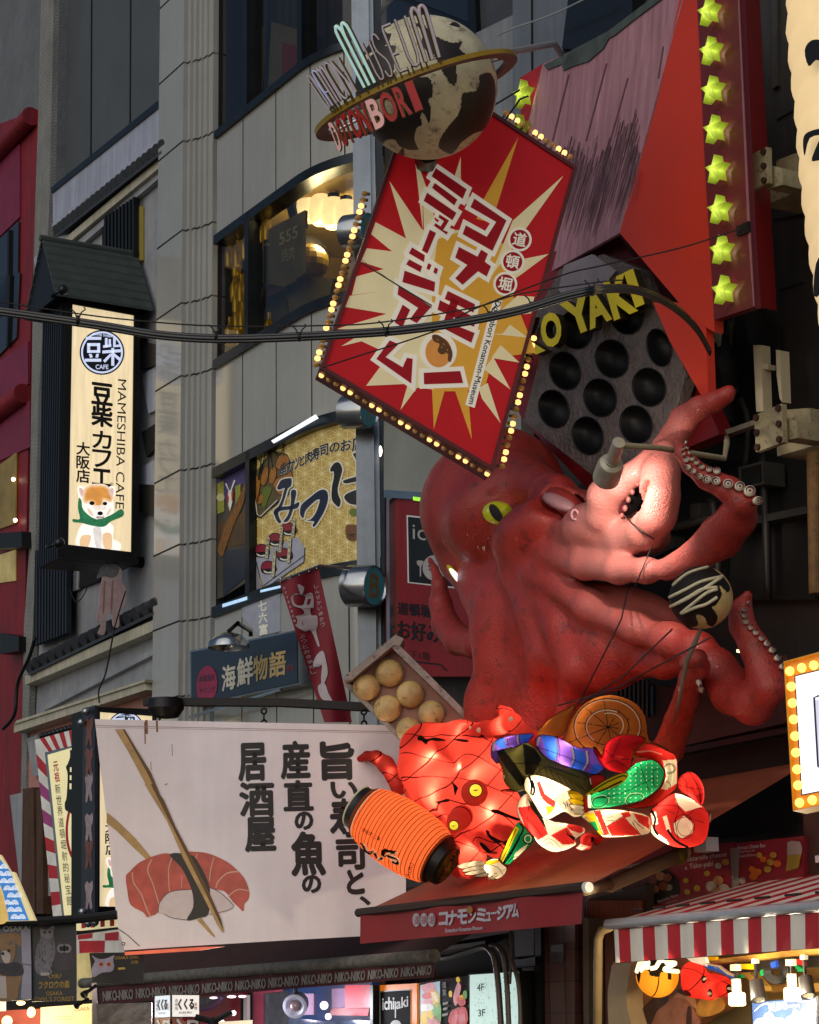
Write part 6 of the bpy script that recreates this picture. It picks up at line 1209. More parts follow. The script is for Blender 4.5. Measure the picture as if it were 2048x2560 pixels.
m = MB(); m.lathe(a0_, ax, [(sc * 150, -.05), (sc * 190, -.05), (sc * 205, .04), (brad(.1) + .006, .1 * L_)], RIM, 44); m.lathe(a0_, ax, [(sc * 191, -.055), (sc * 196, -.045), (sc * 191, -.03)], GRY, 44); m.lathe(a0_, ax, [(brad(.1) + .006, .098 * L_), (brad(.1) + .014, .105 * L_), (brad(.11) + .004, .112 * L_)], GRY, 44); m.build('rim', bt, smooth='auto')
m = MB(); m.lathe(a0_, ax, [(brad(.92) + .004, .925 * L_), (sc * 196, .95 * L_), (sc * 190, 1.04 * L_), (sc * 165, 1.06 * L_), (sc * 150, 1.03 * L_), (sc * 120, 1.04 * L_), (.001, 1.03 * L_)], RIM, 44)
for r_ in (150, 118, 84, 50): m.lathe(a0_, ax, [(sc * r_, 1.035 * L_), (sc * r_, 1.062 * L_), (sc * (r_ - 5), 1.062 * L_), (sc * (r_ - 5), 1.035 * L_)], RGO, 36); m.build('rim', bt, smooth='auto')
a = Art(bsk, .012)
for st in ('225,1265 240,1265 265,1310 300,1340 325,1325 320,1345 295,1355 255,1325', '340,1350 355,1350 365,1385 385,1400 410,1380 405,1400 385,1412 350,1385', '410,1310 425,1305 470,1325 520,1330 525,1345 470,1365 490,1375 540,1400 545,1440 510,1440 485,1410 520,1425 525,1405 470,1390 440,1370 480,1345 430,1345 425,1375 405,1365'): a.poly(offset_poly(spline(E1(st), 3, True), 2.2), GRY, 1).poly(spline(E1(st), 3, True), KP, 2)
a.text('道頓堀たこ焼', E1('232,1128')[0], E1('388,1215')[0], E1('222,1165')[0], KP, 1); a.text('KUKURU', E1('585,1590')[0], E1('635,1435')[0], E1('625,1600')[0], KP, 1)
m = MB(); a.into(m); m.build('lettering', bt)
for f in (.25, .5, .75): l = bpy.data.lights.new('barrel_lamp', 'POINT'); l.energy = 6; l.color = (1, .78, .55); l.shadow_soft_size = .06; o = bpy.data.objects.new('barrel_lamp', l); COL.objects.link(o); o.location = a0_ + ax * L_ * f
# warrior lantern
wt = thing('warrior_lantern', PW(FW).at(E2('900,1200')[0]), 'lit paper warrior lantern in checked red and white robe wrestling the paper octopus', 'lantern')
def poly_area(P): return abs(sum(P[i - 1][0] * P[i][1] - P[i][0] * P[i - 1][1] for i in range(len(P)))) / 2
def piece(name, t, thick, mat, paint=(), off=0.0, rpx=None, c=E2, sp=3, g=1.7, smooth=True):
    P = spline(c(t), sp, True) if sp else c(t); m = MB(); pillow(m, PW(FW), P, thick, mat, [q for q in paint if q[0] == 'p'], rpx, g, off)
    ls = [q for q in paint if q[0] == 'l']; ip = offset_poly(P, -2.2 if poly_area(P) > 2500 else -1.4); ls += [('l', ip + ip[:1], 1.5, KP)]
    if ls:
        sk = Skin(m); fast = {}
        for k_, q in enumerate(ls):
            l, r = ribbon(q[1], max(q[2], 1.3)); P3 = []
            for e in l + r:
                h = sk.hit(e); P3.append(None if h[0] is None else h[0] + h[1] * (.006 + .0015 * (k_ % 4)))
            n = len(l); fs_ = [(i, i + 1, n + i + 1, n + i) for i in range(n - 1) if all(P3[z] is not None for z in (i, i + 1, n + i + 1, n + i))]
            m.add([z if z is not None else Vector((0, 26, 5)) for z in P3], fs_, q[3])
        used = sorted({i for f_ in m.f for i in f_}); mp_ = {o_: n_ for n_, o_ in enumerate(used)}; m.v = [m.v[i] for i in used]; m.f = [[mp_[i] for i in f_] for f_ in m.f]
    return m.build(name, wt, smooth=smooth)
p_ = lambda t, mt: ('p', E2(t), mt)
l_ = lambda t, w, mt: ('l', spline(E2(t), 4), w, mt)
c_ = lambda x, y, r, w, mt, ry=None, a0=0, a1=360: ('l', circ(E2([x, y])[0], r * E2.k, 26, (ry or r) * E2.k, 0, a0, a1) + ([] if a1 - a0 < 360 else [circ(E2([x, y])[0], r * E2.k, 26, (ry or r) * E2.k)[0]]), w, mt)
spk = [l_(f'{900},{290} {900 + 330 * math.cos(R(q))},{290 + 260 * math.sin(R(q))}', 1.8, KP) for q in range(10, 370, 36)]
piece('back_scroll', '575,430 585,320 640,200 720,115 840,60 960,58 1090,110 1170,215 1195,380 1285,430 1330,470 1100,520 760,480', .5, BRP, spk + [c_(890, 290, 235, 3, WP, 195, 150, 390), c_(890, 290, 150, 3, WP, 120, 130, 300), c_(905, 280, 105, 2.5, WP, 90, 250, 400), c_(890, 290, 245, 2.5, KP, 205), c_(890, 290, 160, 2, KP, 128)], -.35)
piece('back_scroll', '355,340 470,220 590,150 655,125 600,250 560,350 440,360', .2, BRP, (), -.3)
piece('back_sleeve', '1085,500 1120,450 1200,408 1340,470 1405,530 1408,720 1360,785 1250,870 1120,895 990,890 1130,850 1270,760 1320,650 1280,560 1180,520', .22, RP2, (p_('1300,540 1405,530 1405,710 1330,760 1290,750 1330,650', WP), c_(1352, 600, 38, 1.5, KP), c_(1352, 600, 30, 1.5, KP), l_('1085,515 1200,520 1290,570 1320,650 1270,755 1150,830', 7, KP), l_('1110,480 1210,470 1300,500', 1.5, WP), l_('1330,690 1360,720 1340,750', 1.5, KP)), -.05)
piece('robe_back', '1205,930 1230,890 1390,780 1560,850 1640,930 1642,1060 1595,1160 1430,1192 1300,1150 1212,1080 1195,990', .5, RP2, (p_('1300,960 1330,945 1360,1060 1370,1110 1330,1060', WP), p_('1390,780 1480,800 1600,880 1470,920 1400,850', WP), p_('1380,1010 1460,950 1530,1010 1520,1080 1440,1120 1390,1080', WP), p_('1200,1000 1260,1080 1330,1130 1350,1170 1280,1150 1210,1080', WP), p_('1210,930 1250,920 1265,1010 1230,1030', WP), l_('1210,900 1250,970 1240,1040 1270,1090', 6, KP), l_('1340,1050 1400,1130 1490,1180', 6, KP), c_(1460, 1030, 75, 1.5, KP, 85), c_(1470, 1030, 55, 1.2, KP, 65), l_('1250,880 1400,880 1480,960 1600,1000', 1.5, KP), l_('1380,790 1420,900 1400,1000 1430,1180', 1.5, KP), l_('1480,960 1560,900 1640,930', 1.5, KP), l_('1300,900 1400,940', 1.2, KP)), .0)
piece('tail', '1408,705 1440,650 1500,624 1560,655 1602,740 1606,830 1582,888 1545,840 1490,800 1430,770', .22, RP2, (l_('1420,720 1500,740 1600,760', 1.5, KP), l_('1500,630 1560,740 1580,850', 1.5, KP), l_('1440,660 1480,700 1490,790', 1.5, KP), p_('1540,800 1600,780 1585,880', DRP)), .05)
piece('robe', '690,945 820,900 1050,915 1200,955 1212,1060 1150,1095 900,1112 840,1100 760,1010', .3, WP, (p_('885,1030 1010,955 1140,1092 920,1105', RP2), p_('985,930 1050,915 1065,955 1015,968', RP2), p_('1080,930 1195,960 1200,1050 1120,1000', RP2), p_('640,960 690,945 800,1090 740,1060', RP2), p_('712,930 790,930 852,1092 815,1092', YP_), p_('750,1000 800,990 830,1060 790,1060', GP_), p_('795,915 830,912 905,1092 862,1098', RP2), l_('792,915 860,1095', 2, KP), l_('832,912 908,1092', 2, KP), l_('712,940 815,1092', 2, KP), l_('885,1030 1010,960', 1.2, KP), l_('880,970 930,960', 1, KP), l_('890,990 940,990', 1, KP), l_('1080,1000 1120,1060 1140,1090', 1.2, KP), l_('1090,990 1160,1040', 1.2, KP), l_('700,920 1000,900 1200,960', 3, KP)), .1)
piece('front_sleeve', '225,850 290,780 330,850 400,960 560,1005 700,1030 716,1080 650,1125 652,1170 510,1222 400,1180 320,1085 228,960', .3, WP, (p_('222,890 320,875 450,1085 370,1135 280,1040', RP2), p_('465,1095 590,1035 655,1130 640,1160 560,1165', RP2), p_('300,825 340,860 400,940 440,1065 370,960 320,890', KP), p_('585,1030 620,1060 690,1080 715,1065 700,1030 600,1010', RP2), p_('570,1040 600,1090 655,1110 640,1140 590,1090', KP), l_('240,930 330,1000 420,1120', 1.2, KP), l_('300,880 300,1050', 1.2, KP), l_('430,1000 480,980 520,1000', 1, KP), l_('430,1020 480,1000 530,1020', 1, KP), l_('400,1150 450,1120 500,1140 560,1210', 1.2, KP), l_('440,1160 470,1145 490,1170', 1, KP)), .16)
piece('foot', '690,1120 740,1078 862,1110 850,1140 800,1172 780,1132 765,1192 700,1206 652,1192 690,1155', .14, RP2, (p_('655,1190 690,1160 760,1180 700,1206', WP), p_('780,1100 800,1170 775,1170 765,1120', KP)), .1)
piece('headband', '22,500 35,410 120,366 335,338 300,400 270,418 120,470 78,562 40,535', .16, PP_, (p_('45,400 115,365 140,440 90,450', BP_), p_('160,358 215,350 205,430 160,445', PP_), p_('230,348 330,340 290,405 250,405', BP_), l_('45,470 50,420 60,400', 6, WP), l_('130,365 150,450', 4, WP), l_('222,350 230,430', 4, WP), l_('25,500 60,560', 10, WP), l_('140,362 160,445', 1.2, KP), l_('232,348 245,425', 1.2, KP)), .18)
piece('headband', '352,400 370,360 425,345 540,375 660,440 790,450 850,560 862,600 800,645 690,615 560,575 450,530 385,470', .2, PP_, (p_('400,350 500,360 530,470 500,540 440,520', BP_), p_('630,440 720,480 740,540 700,620 610,590 640,530', BP_), p_('790,560 860,590 800,645 755,630', BP_), l_('500,365 525,450 510,545', 5, WP), l_('515,370 540,470 525,560', 1.5, KP), l_('620,440 645,520 610,590', 5, WP), l_('632,440 655,530 622,598', 1.5, KP), l_('735,470 745,550 700,620', 5, WP), l_('747,480 755,560 712,622', 1.5, KP), l_('380,440 560,500 760,580', 1.2, KP), l_('390,370 370,440', 6, WP)), .2)
piece('hair', '38,455 110,445 200,440 280,405 350,445 450,530 720,640 775,765 755,795 600,745 380,650 292,660 280,755 190,766 122,692 108,600', .24, HP_, [p_('50,450 115,455 200,560 290,700 240,735 130,590', KP), p_('260,410 350,450 400,530 340,640 280,650', KP), l_('125,650 130,700 200,765 280,750', 3, GRY)] + [l_(f'{380 + i * 45},{560 + i * 24} {400 + i * 52},{640 + i * 22}', 1.6, KP) for i in range(8)] + [l_('350,650 450,590 730,690', 1.8, KP), l_('150,560 270,560 380,560', 1.5, KP)], .2)
piece('face', '285,665 385,650 600,742 650,800 700,850 722,935 640,962 570,920 500,955 430,985 370,905 305,800 270,752', .22, WP, (p_('362,705 385,692 425,790 505,845 495,890 440,860 395,815', RP2), p_('372,815 402,797 412,824 388,835', KP), p_('378,815 400,804 404,820 390,826', WP), p_('430,885 500,880 480,920 445,942', YP_), p_('270,752 300,790 320,810 280,790', RP2), l_('330,690 350,760 335,800', 6, KP), l_('310,660 330,720 325,790', 5, KP), l_('430,715 500,745 510,770', 1.5, KP), l_('440,740 500,770', 1.2, KP), l_('560,850 580,870 570,905', 2, KP), l_('590,840 600,880', 2, KP), l_('425,880 505,878', 2, RP2), l_('430,945 480,925', 1.5, KP), l_('470,790 540,860 550,900', 1.2, RP2)), .26)
piece('arm_sleeve', '730,810 760,778 950,680 1060,590 1120,552 1230,538 1300,600 1312,660 1280,730 1200,800 1100,850 880,890 745,896', .3, GP_, [l_(t, 1.6, KP) for t in ('780,855 800,825 860,808 895,830 860,870 800,880 780,855', '1030,830 1060,795 1120,785 1150,800 1110,840 1050,860 1030,830', '1230,620 1270,605 1300,650 1275,710 1235,725 1230,620', '1065,610 1110,590 1120,620 1080,660 1065,610')] + [l_(t, 1.5, GRY) for t in ('772,858 795,818 862,800 903,830 865,877 795,886 772,858', '1022,832 1055,788 1122,777 1160,800 1113,848 1045,868 1022,832')] + [('p', circ(E2([x, y])[0], 1.5, 8), GRY) for x in range(900, 1290, 40) for y in range(560, 860, 32)] + [l_('880,700 900,790 880,890', 1.5, KP), l_('1130,555 1180,700 1210,800', 1.5, KP), l_('770,830 1000,780 1270,650', 1.5, KP), p_('740,800 760,790 770,895 745,896', GRY)], .3)
piece('sleeve_lining', '720,800 850,702 980,640 1048,638 1042,700 965,745 760,792', .14, YP_, (l_('740,800 860,720 990,660 1030,660', 3, KP), l_('760,795 900,735 1000,690', 3, KP), l_('720,800 850,702 980,640 1048,638 1042,700 965,745', 3.5, KP)), .42)
piece('cuff', '708,805 735,800 748,925 722,930', .1, RP2, (), .45, sp=0)
for t in ('600,790 640,775 710,800 700,840 640,830', '600,830 650,825 712,845 705,875 640,868', '605,870 650,865 712,880 705,910 640,905', '620,905 660,898 712,912 700,940 640,935', '590,770 620,762 690,782 640,800'): piece('finger', t, .08, YP_ if t[:3] in ('600', '590') else WP, (('l', spline(E2(t), 3), 1.2, KP),), .44)
piece('lower_sleeve', '240,1000 290,1060 352,1130 250,1230 140,1325 80,1292 125,1180 200,1030', .2, GP_, (p_('95,1272 120,1180 205,1025 235,1050 190,1130 115,1292', YP_), l_('235,1010 260,1060 190,1200 120,1300', 5, KP), l_('215,1050 160,1180 110,1285', 2, KP), p_('250,1190 300,1160 260,1230 190,1280 200,1230', WP), c_(298, 1122, 32, 2.5, KP), c_(298, 1122, 20, 2, GRY), l_('150,1290 180,1260 220,1250', 2, KP)), .3)
piece('lower_cuff', '72,1282 90,1268 150,1318 138,1340', .1, RP2, (), .34, sp=0)
piece('palm', '1270,1440 1400,1400 1478,1480 1440,1555 1370,1582 1300,1550 1250,1500', .14, WP, (('l', spline(E1('1300,1450 1400,1480 1440,1540'), 4), 1.2, KP), ('p', E1('1240,1430 1400,1410 1420,1430 1330,1460 1250,1450'), YP_), ('l', circ(E1('1382,1540')[0], 4, 10), 1, KP)), .3, c=E1)
for t in ('1290,1430 1190,1425 1060,1455 1050,1475 1090,1490 1200,1470 1290,1470', '1280,1465 1180,1470 1095,1500 1105,1520 1190,1505 1280,1500', '1290,1495 1200,1505 1115,1530 1125,1545 1210,1540 1295,1525', '1310,1520 1230,1540 1195,1555 1220,1565 1320,1550', '1360,1550 1310,1565 1330,1585 1385,1580'): piece('finger', t, .08, WP, (('l', spline(E1(t), 3), 1.0, KP),), .34, c=E1, g=1.6)
piece('red_crest', '785,455 800,440 850,500 880,410 1000,350 1180,378 1080,470 1045,620 900,612 830,545', .25, DRP, (l_('850,440 950,520 1050,530', 1.5, KP), l_('880,560 960,540 1040,600', 1.5, KP), l_('1000,350 960,450 920,520', 1.5, KP), p_('930,520 960,500 1010,510 980,540', RP2)), .3)
piece('side_ribbon', '760,655 850,650 875,690 830,730 800,760 770,730', .12, RP2, (l_('760,655 775,735', 2, GRY),), .25)
piece('side_ribbon', '1635,1000 1652,940 1665,942 1664,975 1645,1030 1640,1060', .05, WP, (), .0)
for p, e, o in (('450,760', 15, .3), ('560,860', 11, .3), ('900,800', 12, .35), ('1180,680', 12, .35), ('1360,620', 6, .0), ('1430,1000', 26, .1), ('1560,760', 6, .1), ('980,1010', 15, .15), ('420,1040', 16, .22), ('600,1110', 8, .2), ('300,540', 8, .25), ('180,420', 5, .2), ('600,480', 10, .25), ('880,260', 14, -.3), ('960,500', 6, .35), ('200,1180', 6, .35), ('740,1140', 4, .1), ('480,260', 3, -.28)): inner(E2(p)[0], PW(FW), e, (1, .9, .72), o)
inner(E1('1350,1490')[0], PW(FW), 6, (1, .9, .75), .33)
for p in ('1120,1472', '1200,1448', '1150,1512', '1180,1535', '1240,1500'): inner(E1(p)[0], PW(FW), 1.2, (1, .9, .75), .36)
for p in ('650,815', '660,850', '660,890'): inner(E2(p)[0], PW(FW), 1.2, (1, .9, .75), .46)
# ================================================================== sushi banner on its beam
BNV = M('banner_sheet', 'f0e6ea', .6, var=.12, vs=.9, streak=.08, dark='a08a88', bump=.25, bs=2.5); PB = PY(26); bwv = Wavy(PB, .05, .011, 0)
t = thing('sushi_banner', PB.at((640, 2360)), 'large off white vinyl banner painted with salmon sushi, chopsticks and black brush lettering', 'banner')
P = [(237, 1798), (1015, 1814), (1015, 2338), (900, 2341), (700, 2352), (500, 2364), (312, 2376), (296, 2325), (291, 2295), (272, 2090), (252, 1930)]
m = MB(); a = Art(bwv, .002, list(range(250, 1010, 20))); a.poly(P, BNV, 0); HEM = M('banner_hem', 'a88f92', .6, var=.2)
a.line([(240, 1814), (1015, 1830)], 1.6, HEM, 1); a.line([(240, 1818), (1015, 1834)], 1.0, HEM, 1)
BI = M('brush_ink', '1d1718', .55, var=.35, vs=3)
for ch, (x0, y0, x1, y1), bo in (('居', (597, 1860, 662, 1950), .035), ('酒', (600, 1957, 682, 2040), .03), ('屋', (614, 2045, 686, 2128), .035), ('産', (703, 1854, 772, 1946), .03), ('直', (710, 1952, 780, 2026), .03), ('の', (738, 2030, 780, 2074), .045), ('魚', (730, 2082, 810, 2187), .035), ('の', (756, 2189, 800, 2232), .045), ('旨', (803, 1856, 882, 1948), .035), ('い', (828, 1955, 892, 1995), .05), ('寿', (826, 1998, 896, 2092), .03), ('司', (842, 2100, 908, 2173), .035), ('と', (868, 2176, 908, 2234), .05), ('、', (900, 2240, 924, 2264), .05)):
    a.text(ch, (x0, y0 + 2), (x1, y0), (x0 + 2, y1), BI, 2, bo * 1.55)
SAL = M('salmon_print', 'c25c4e', .55, var=.35, vs=4); SALW = M('salmon_line', 'd8a898', .6); RICE = M('rice_print', 'd6c6c6', .6, var=.15, vs=6); NORI = M('nori_print', '3a3430', .6, var=.25); CHO = M('chopstick_print', 'bd9a64', .6, var=.3, vs=6); CHD = M('chopstick_shade', '6a4c28', .6, var=.3); SKL = M('sketch_line', '6a4a48', .6)
c = C10
a.poly(c('660,175 720,225 830,330 930,450 905,470 810,380 720,290 655,240'), CHO, 2).poly(c('1215,840 1240,825 1325,935 1325,948 1300,930'), CHO, 2)
a.poly(spline(c('775,570 800,540 850,490 920,455 1000,430 1050,432 1110,470 1160,560 1190,650 1100,650 1010,700 975,790 925,815 905,820 880,790 805,745 785,660'), 3, True), SAL, 3)
a.poly(spline(c('1150,430 1200,418 1290,430 1400,480 1470,540 1510,590 1535,660 1530,710 1505,740 1500,785 1470,760 1430,720 1380,660 1280,640 1200,560'), 3, True), SAL, 3)
for st, w_ in (('815,545 825,610 870,680 900,760 925,812', 9), ('935,465 910,530 940,610 965,690 980,740', 8), ('1060,450 1040,520 1040,600 1045,665', 7), ('1120,560 1120,640', 5), ('1320,450 1300,520 1290,600', 7), ('1470,540 1400,550 1345,600 1330,640', 9), ('1535,660 1470,650 1420,680 1410,700', 8), ('1215,430 1205,470', 6)): a.line(spline(c(st), 5), w_ * .35, SALW, 3.8)
a.poly(spline(c('975,790 985,730 1050,665 1180,650 1290,640 1370,680 1440,750 1400,780 1290,800 1150,835 1060,825 1010,800'), 4, True), RICE, 4); a.line(spline(c('975,790 985,730 1050,665 1180,650 1290,640 1370,680 1440,750'), 5), 1.8, SKL, 4.6); a.line(spline(c('1010,800 1060,825 1150,838'), 4), 1.5, SKL, 4.6); a.line(spline(c('1290,803 1400,780 1440,752'), 4), 1.2, SKL, 4.6)
a.poly(spline(c('1045,432 1170,435 1220,480 1280,600 1295,680 1285,800 1230,825 1150,840 1190,760 1180,650 1120,520'), 3, True), NORI, 5)
a.poly(c('710,-545 770,-545 890,0 935,0').copy() if False else C7('708,1043 768,1043 850,1180 930,1310 1000,1479 950,1479 870,1330 790,1180') , CHO, 5.6); a.poly(c('890,0 940,0 1010,100 1080,260 1190,470 1290,670 1360,830 1380,905 1370,918 1340,870 1250,690 1130,460 1030,230'), CHO, 6)
a.poly(C7('755,1043 768,1043 850,1180 930,1310 1000,1479 990,1479 900,1300'), CHD, 6.4).poly(c('928,0 940,0 1010,100 1080,260 1190,470 1290,670 1360,830 1378,905 1270,680 1170,480 1060,260'), CHD, 6.6)
RUST = M('rust_stain', '94623c', .7, var=.4)
for x, y0, y1, w_ in ((362, 1805, 1860, 3), (366, 1800, 1835, 6), (392, 1802, 1830, 5), (377, 1905, 1925, 1.6), (430, 1860, 1890, 1.4), (415, 1960, 1962, 8)): a.line([(x, y0), (x + 1, y1)], w_, RUST, 1)
a.line(c('728,892 790,935 860,1000'), 1.8, INK, 2); a.poly(circ(c('760,985')[0], 4.5), INK, 2).poly(circ(c('760,985')[0], 2.4), BNV, 2.6)
a.into(m); m.build('sheet', t, smooth=True)
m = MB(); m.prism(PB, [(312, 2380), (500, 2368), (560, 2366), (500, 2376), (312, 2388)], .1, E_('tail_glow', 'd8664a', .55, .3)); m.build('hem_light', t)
PBB = PY(26.15); m = MB(); m.prism(PBB, C7('880,846 1725,850 1725,898 880,893') [:2] + C8('830,880 830,930') + C7('1725,898 880,893'), .12, M('beam_black', '1c1816', .6, var=.3)); m.build('banner_beam', label='black steel beam carrying the sushi banner over the street', cat='beam')
for p in ((394, 1768), (660, 1778), (910, 1780)):
    m = MB(); q = PBB.at(p, .0)
    for k in range(4): m.lathe(q - ZV * .07 * k, Vector((.3 + k % 2, 1 - (k % 2) * .9, 0)), [(.03, -.01), (.045, 0), (.03, .01), (.02, 0), (.03, -.01)], M('hook_rust', '3a2c22', .6, .5), 12)
    m.build('hook', t, smooth=True)
m = MB(); q = PBB.at((415, 1768)); m.lathe(q - Vector((0, 0, .0)), ZV, [(.02, .12), (.2, .1), (.22, -.02), (.15, -.12), (.02, -.14)], BLK, 16); m.build('beam_lamp', label='small black dome fitting under the left end of the banner beam', cat='lamp', smooth='auto')
# ================================================================== shooting gallery sign, owl posters, wave sign, checks
pgal = PW(.75); t = thing('shooting_gallery_sign', pgal.at((130, 2300)), 'leaning cream sign with black brush lettering and red target ringed by red and white checks', 'sign'); GRD = M('check_red', 'b0202a', .5, emit='same', es=.12); GPU = M('check_magenta', '9a3c78', .5, emit='same', es=.12); GWH = M('check_white', 'd8d4cc', .5, emit='same', es=.15); GCR = E_('gallery_cream', 'e0d4a0', .6, .08)
Lo, Li, To, Ti = G4('25,452 185,2015'), G4('112,560 262,1990'), G4('25,452 445,338'), G4('112,560 442,480'); m = MB(); m.prism(pgal, [Lo[0], G4('450,335')[0], G4('425,2015')[0], Lo[1]], .2, STEEL); a = Art(pgal, .008)
for i in range(13):
    f0, f1 = i / 13, (i + 1) / 13; mt = GWH if i % 2 == 0 else (GPU if 1 < i < 7 else GRD); a.poly([lerp(Lo[0], Lo[1], f0), lerp(Li[0], Li[1], f0) if i else Ti[0], lerp(Li[0], Li[1], f1), lerp(Lo[0], Lo[1], f1)], mt, 1)
for i in range(10):
    f0, f1 = i / 10, (i + 1) / 10; a.poly([lerp(*To, f0), lerp(*To, f1), lerp(*Ti, f1), lerp(*Ti, f0)], GRD if i % 2 else GWH, 1.5)
for i in range(8): x = 262 + i * 22; a.poly(G4([x, 1985, x + 22, 1983, x + 22, 2015, x, 2015]), GRD if i % 2 else GWH, 1.5)
a.poly(G4('112,575 442,480 428,1985 262,1995'), STEEL, 2).poly(G4('135,582 442,492 428,1968 280,1982'), GCR, 3)
TG = G4('432,1215')[0]; k = G4.k
for rx, ry, mt, lv in ((140, 320, GRD, 4), (118, 285, GCR, 4.6), (90, 200, GRD, 5.2), (66, 150, GCR, 5.8), (38, 55, GRD, 6.4)):
    e = [(x, y) for x, y in circ(TG, rx * k, 40, ry * k, 3) if x <= G4('434,0')[0][0]]; a.poly(e, mt, lv)
a.text('当', G4('400,1190')[0], G4('445,1185')[0], G4('400,1250')[0], GCR, 7)
for st in ('330,540 345,545 370,590 360,640 385,660 380,700 420,780 442,770 442,840 400,830 395,900 442,880 442,990 400,1000 380,960 360,1000 355,1110 330,1080 290,1060 285,1000 300,950 310,760 295,690 310,660 330,600',): a.poly(spline(G4(st), 3, True), INK, 7); 
for st in ('330,690 360,690 362,730 330,730', '328,760 362,760 362,800 328,800', '326,830 360,830 358,880 326,880'): a.poly(G4(st), GCR, 7.6)
for st in ('375,1430 385,1440 380,1520 395,1590 370,1620 362,1560', '365,1680 400,1610 430,1590 428,1850 410,1780 400,1700 380,1720'): a.poly(spline(G4(st), 3, True), INK, 7)
a.vtext('元祖', G4('180,640')[0], G4('222,630')[0], G4('200,825')[0], GRD, 5, .02, .9); a.vtext('新世界道頓堀射的秘宝館', G4('195,830')[0], G4('240,825')[0], G4('305,1900')[0], INK, 5, .01, .85); a.into(m); m.build('board', t)
m = MB()
for i in range(10): m.sphere(pgal.at(lerp(*G4('90,415 400,330'), i / 9.), -.05), .06, DST, 8, 6)
m.build('rivet', t, smooth=True)
m = MB(); pw_ = PW(.9); a = Art(pw_, .006); m.prism(pw_, E3('655,425 1010,412 1010,470 655,508'), .1, GCR)
for i in range(5): a.poly(E3([702 + i * 82, 424 - i * 3, 740 + i * 82, 422 - i * 3, 740 + i * 82, 484 - i * 6, 702 + i * 82, 488 - i * 6]), GRD, 1)
a.into(m); m.build('gallery_canopy_edge', label='low strip of red and cream stripes below the shooting gallery sign', cat='sign')
m = MB(); pw_ = PW(.8); m.prism(pw_, E3('655,545 1025,495 1025,700 660,710'), .1, GWH); a = Art(pw_, .006); a.poly(E3('670,545 800,527 795,570 672,585'), GRD, 1).poly(E3('905,530 1022,515 1022,592 905,592'), GRD, 1).poly(E3('682,595 905,592 900,695 685,700'), GRD, 1); a.into(m); m.build('check_panel', label='red and white checked wall panel left of the sushi banner foot', cat='panel')
# posters
py_ = PY(24.5); m = MB(); m.prism(py_, E3('0,445 262,440 272,1100 -40,1120 -40,445'), .03, M('poster_photo_grey', '5c5860', .45, var=.4, vs=3)); a = Art(py_, .002); FUD = M('print_dog_tan', '8a6a48', .5, var=.35, vs=5); FUW = M('print_dog_white', 'b4aaa4', .5, var=.2)
a.poly(E3('-40,445 262,440 262,470 -40,500'), BLK, 1).poly(E3('180,500 262,490 270,800 190,790'), M('print_pale_lilac', '9a98ac', .5), 1).poly(E3('200,800 270,810 272,1100 180,1090'), M('print_pale_lilac', '9a98ac'), 1)
a.poly(spline(E3('-40,560 60,530 170,540 180,640 100,600 40,640 -40,700'), 3, True), FUD, 2).poly(spline(E3('10,640 30,610 90,630 120,600 135,640 130,720 100,780 50,790 15,740'), 3, True), FUD, 3).poly(spline(E3('15,690 60,680 90,720 80,780 40,785 15,740'), 3, True), FUW, 4).poly(circ(E3('75,680')[0], 4), INK, 5).poly(circ(E3('25,705')[0], 4), INK, 5)
a.poly(spline(E3('-20,790 60,790 150,780 200,830 190,890 100,900 0,880'), 3, True), M('print_knit', '34323a', .6, var=.5, vs=20), 4).poly(spline(E3('-30,890 100,900 190,890 160,1000 140,1100 -30,1100'), 3, True), FUD, 3).poly(E3('-10,900 50,900 60,1090 0,1090'), FUW, 4)
a.text('OSAKA', E3('28,468')[0], E3('245,462')[0], E3('28,515')[0], M('print_silver', 'b0b0b4', .5), 3, .03); a.into(m); m.build('poster', label='dog poster lettered OSAKA at the lower left corner', cat='poster')
py2 = PY(24.55); m = MB(); m.prism(py2, E3('262,435 655,425 662,1112 272,1120'), .03, M('poster_black', '1c1b20', .3, var=.5, vs=2)); a = Art(py2, .002); OWG = M('print_owl_grey', '76737c', .5, var=.5, vs=10); OWD = M('print_owl_dark', '463c44', .5, var=.4, vs=8); OWF = M('print_owl_face', '8a8288', .5, var=.3)
a.poly(spline(E3('345,490 400,500 465,465 462,540 470,600 478,700 450,800 440,880 360,890 310,860 300,760 320,640 350,570'), 4, True), OWG, 1); a.poly(spline(E3('360,510 400,520 450,500 455,550 410,580 365,555'), 3, True), OWF, 2); 
for x, y in ((385, 522), (430, 520)): a.poly(circ(E3([x, y])[0], 3.2), INK, 3)
a.poly(spline(E3('495,600 550,610 620,600 625,700 640,800 560,850 480,820 480,700'), 4, True), OWD, 1).poly(circ(E3('530,660')[0], 11), OWF, 2).poly(circ(E3('578,660')[0], 11), OWF, 2).poly(circ(E3('530,662')[0], 6), INK, 3).poly(circ(E3('575,660')[0], 6), INK, 3); a.poly(spline(E3('190,900 240,830 300,850 300,1050 250,1090 200,1000'), 3, True), M('print_black_blue', '1a2030', .4), 1)
for i in range(26): x, y = random.uniform(330, 455), random.uniform(590, 860); a.line(E3([x, y, x + random.uniform(-6, 6), y + 26]), 1.2, INK, 2)
for x in (350, 375, 400): a.poly(spline(E3([x, 872, x + 22, 870, x + 26, 892, x + 4, 894]), 3, True), FUW, 2)
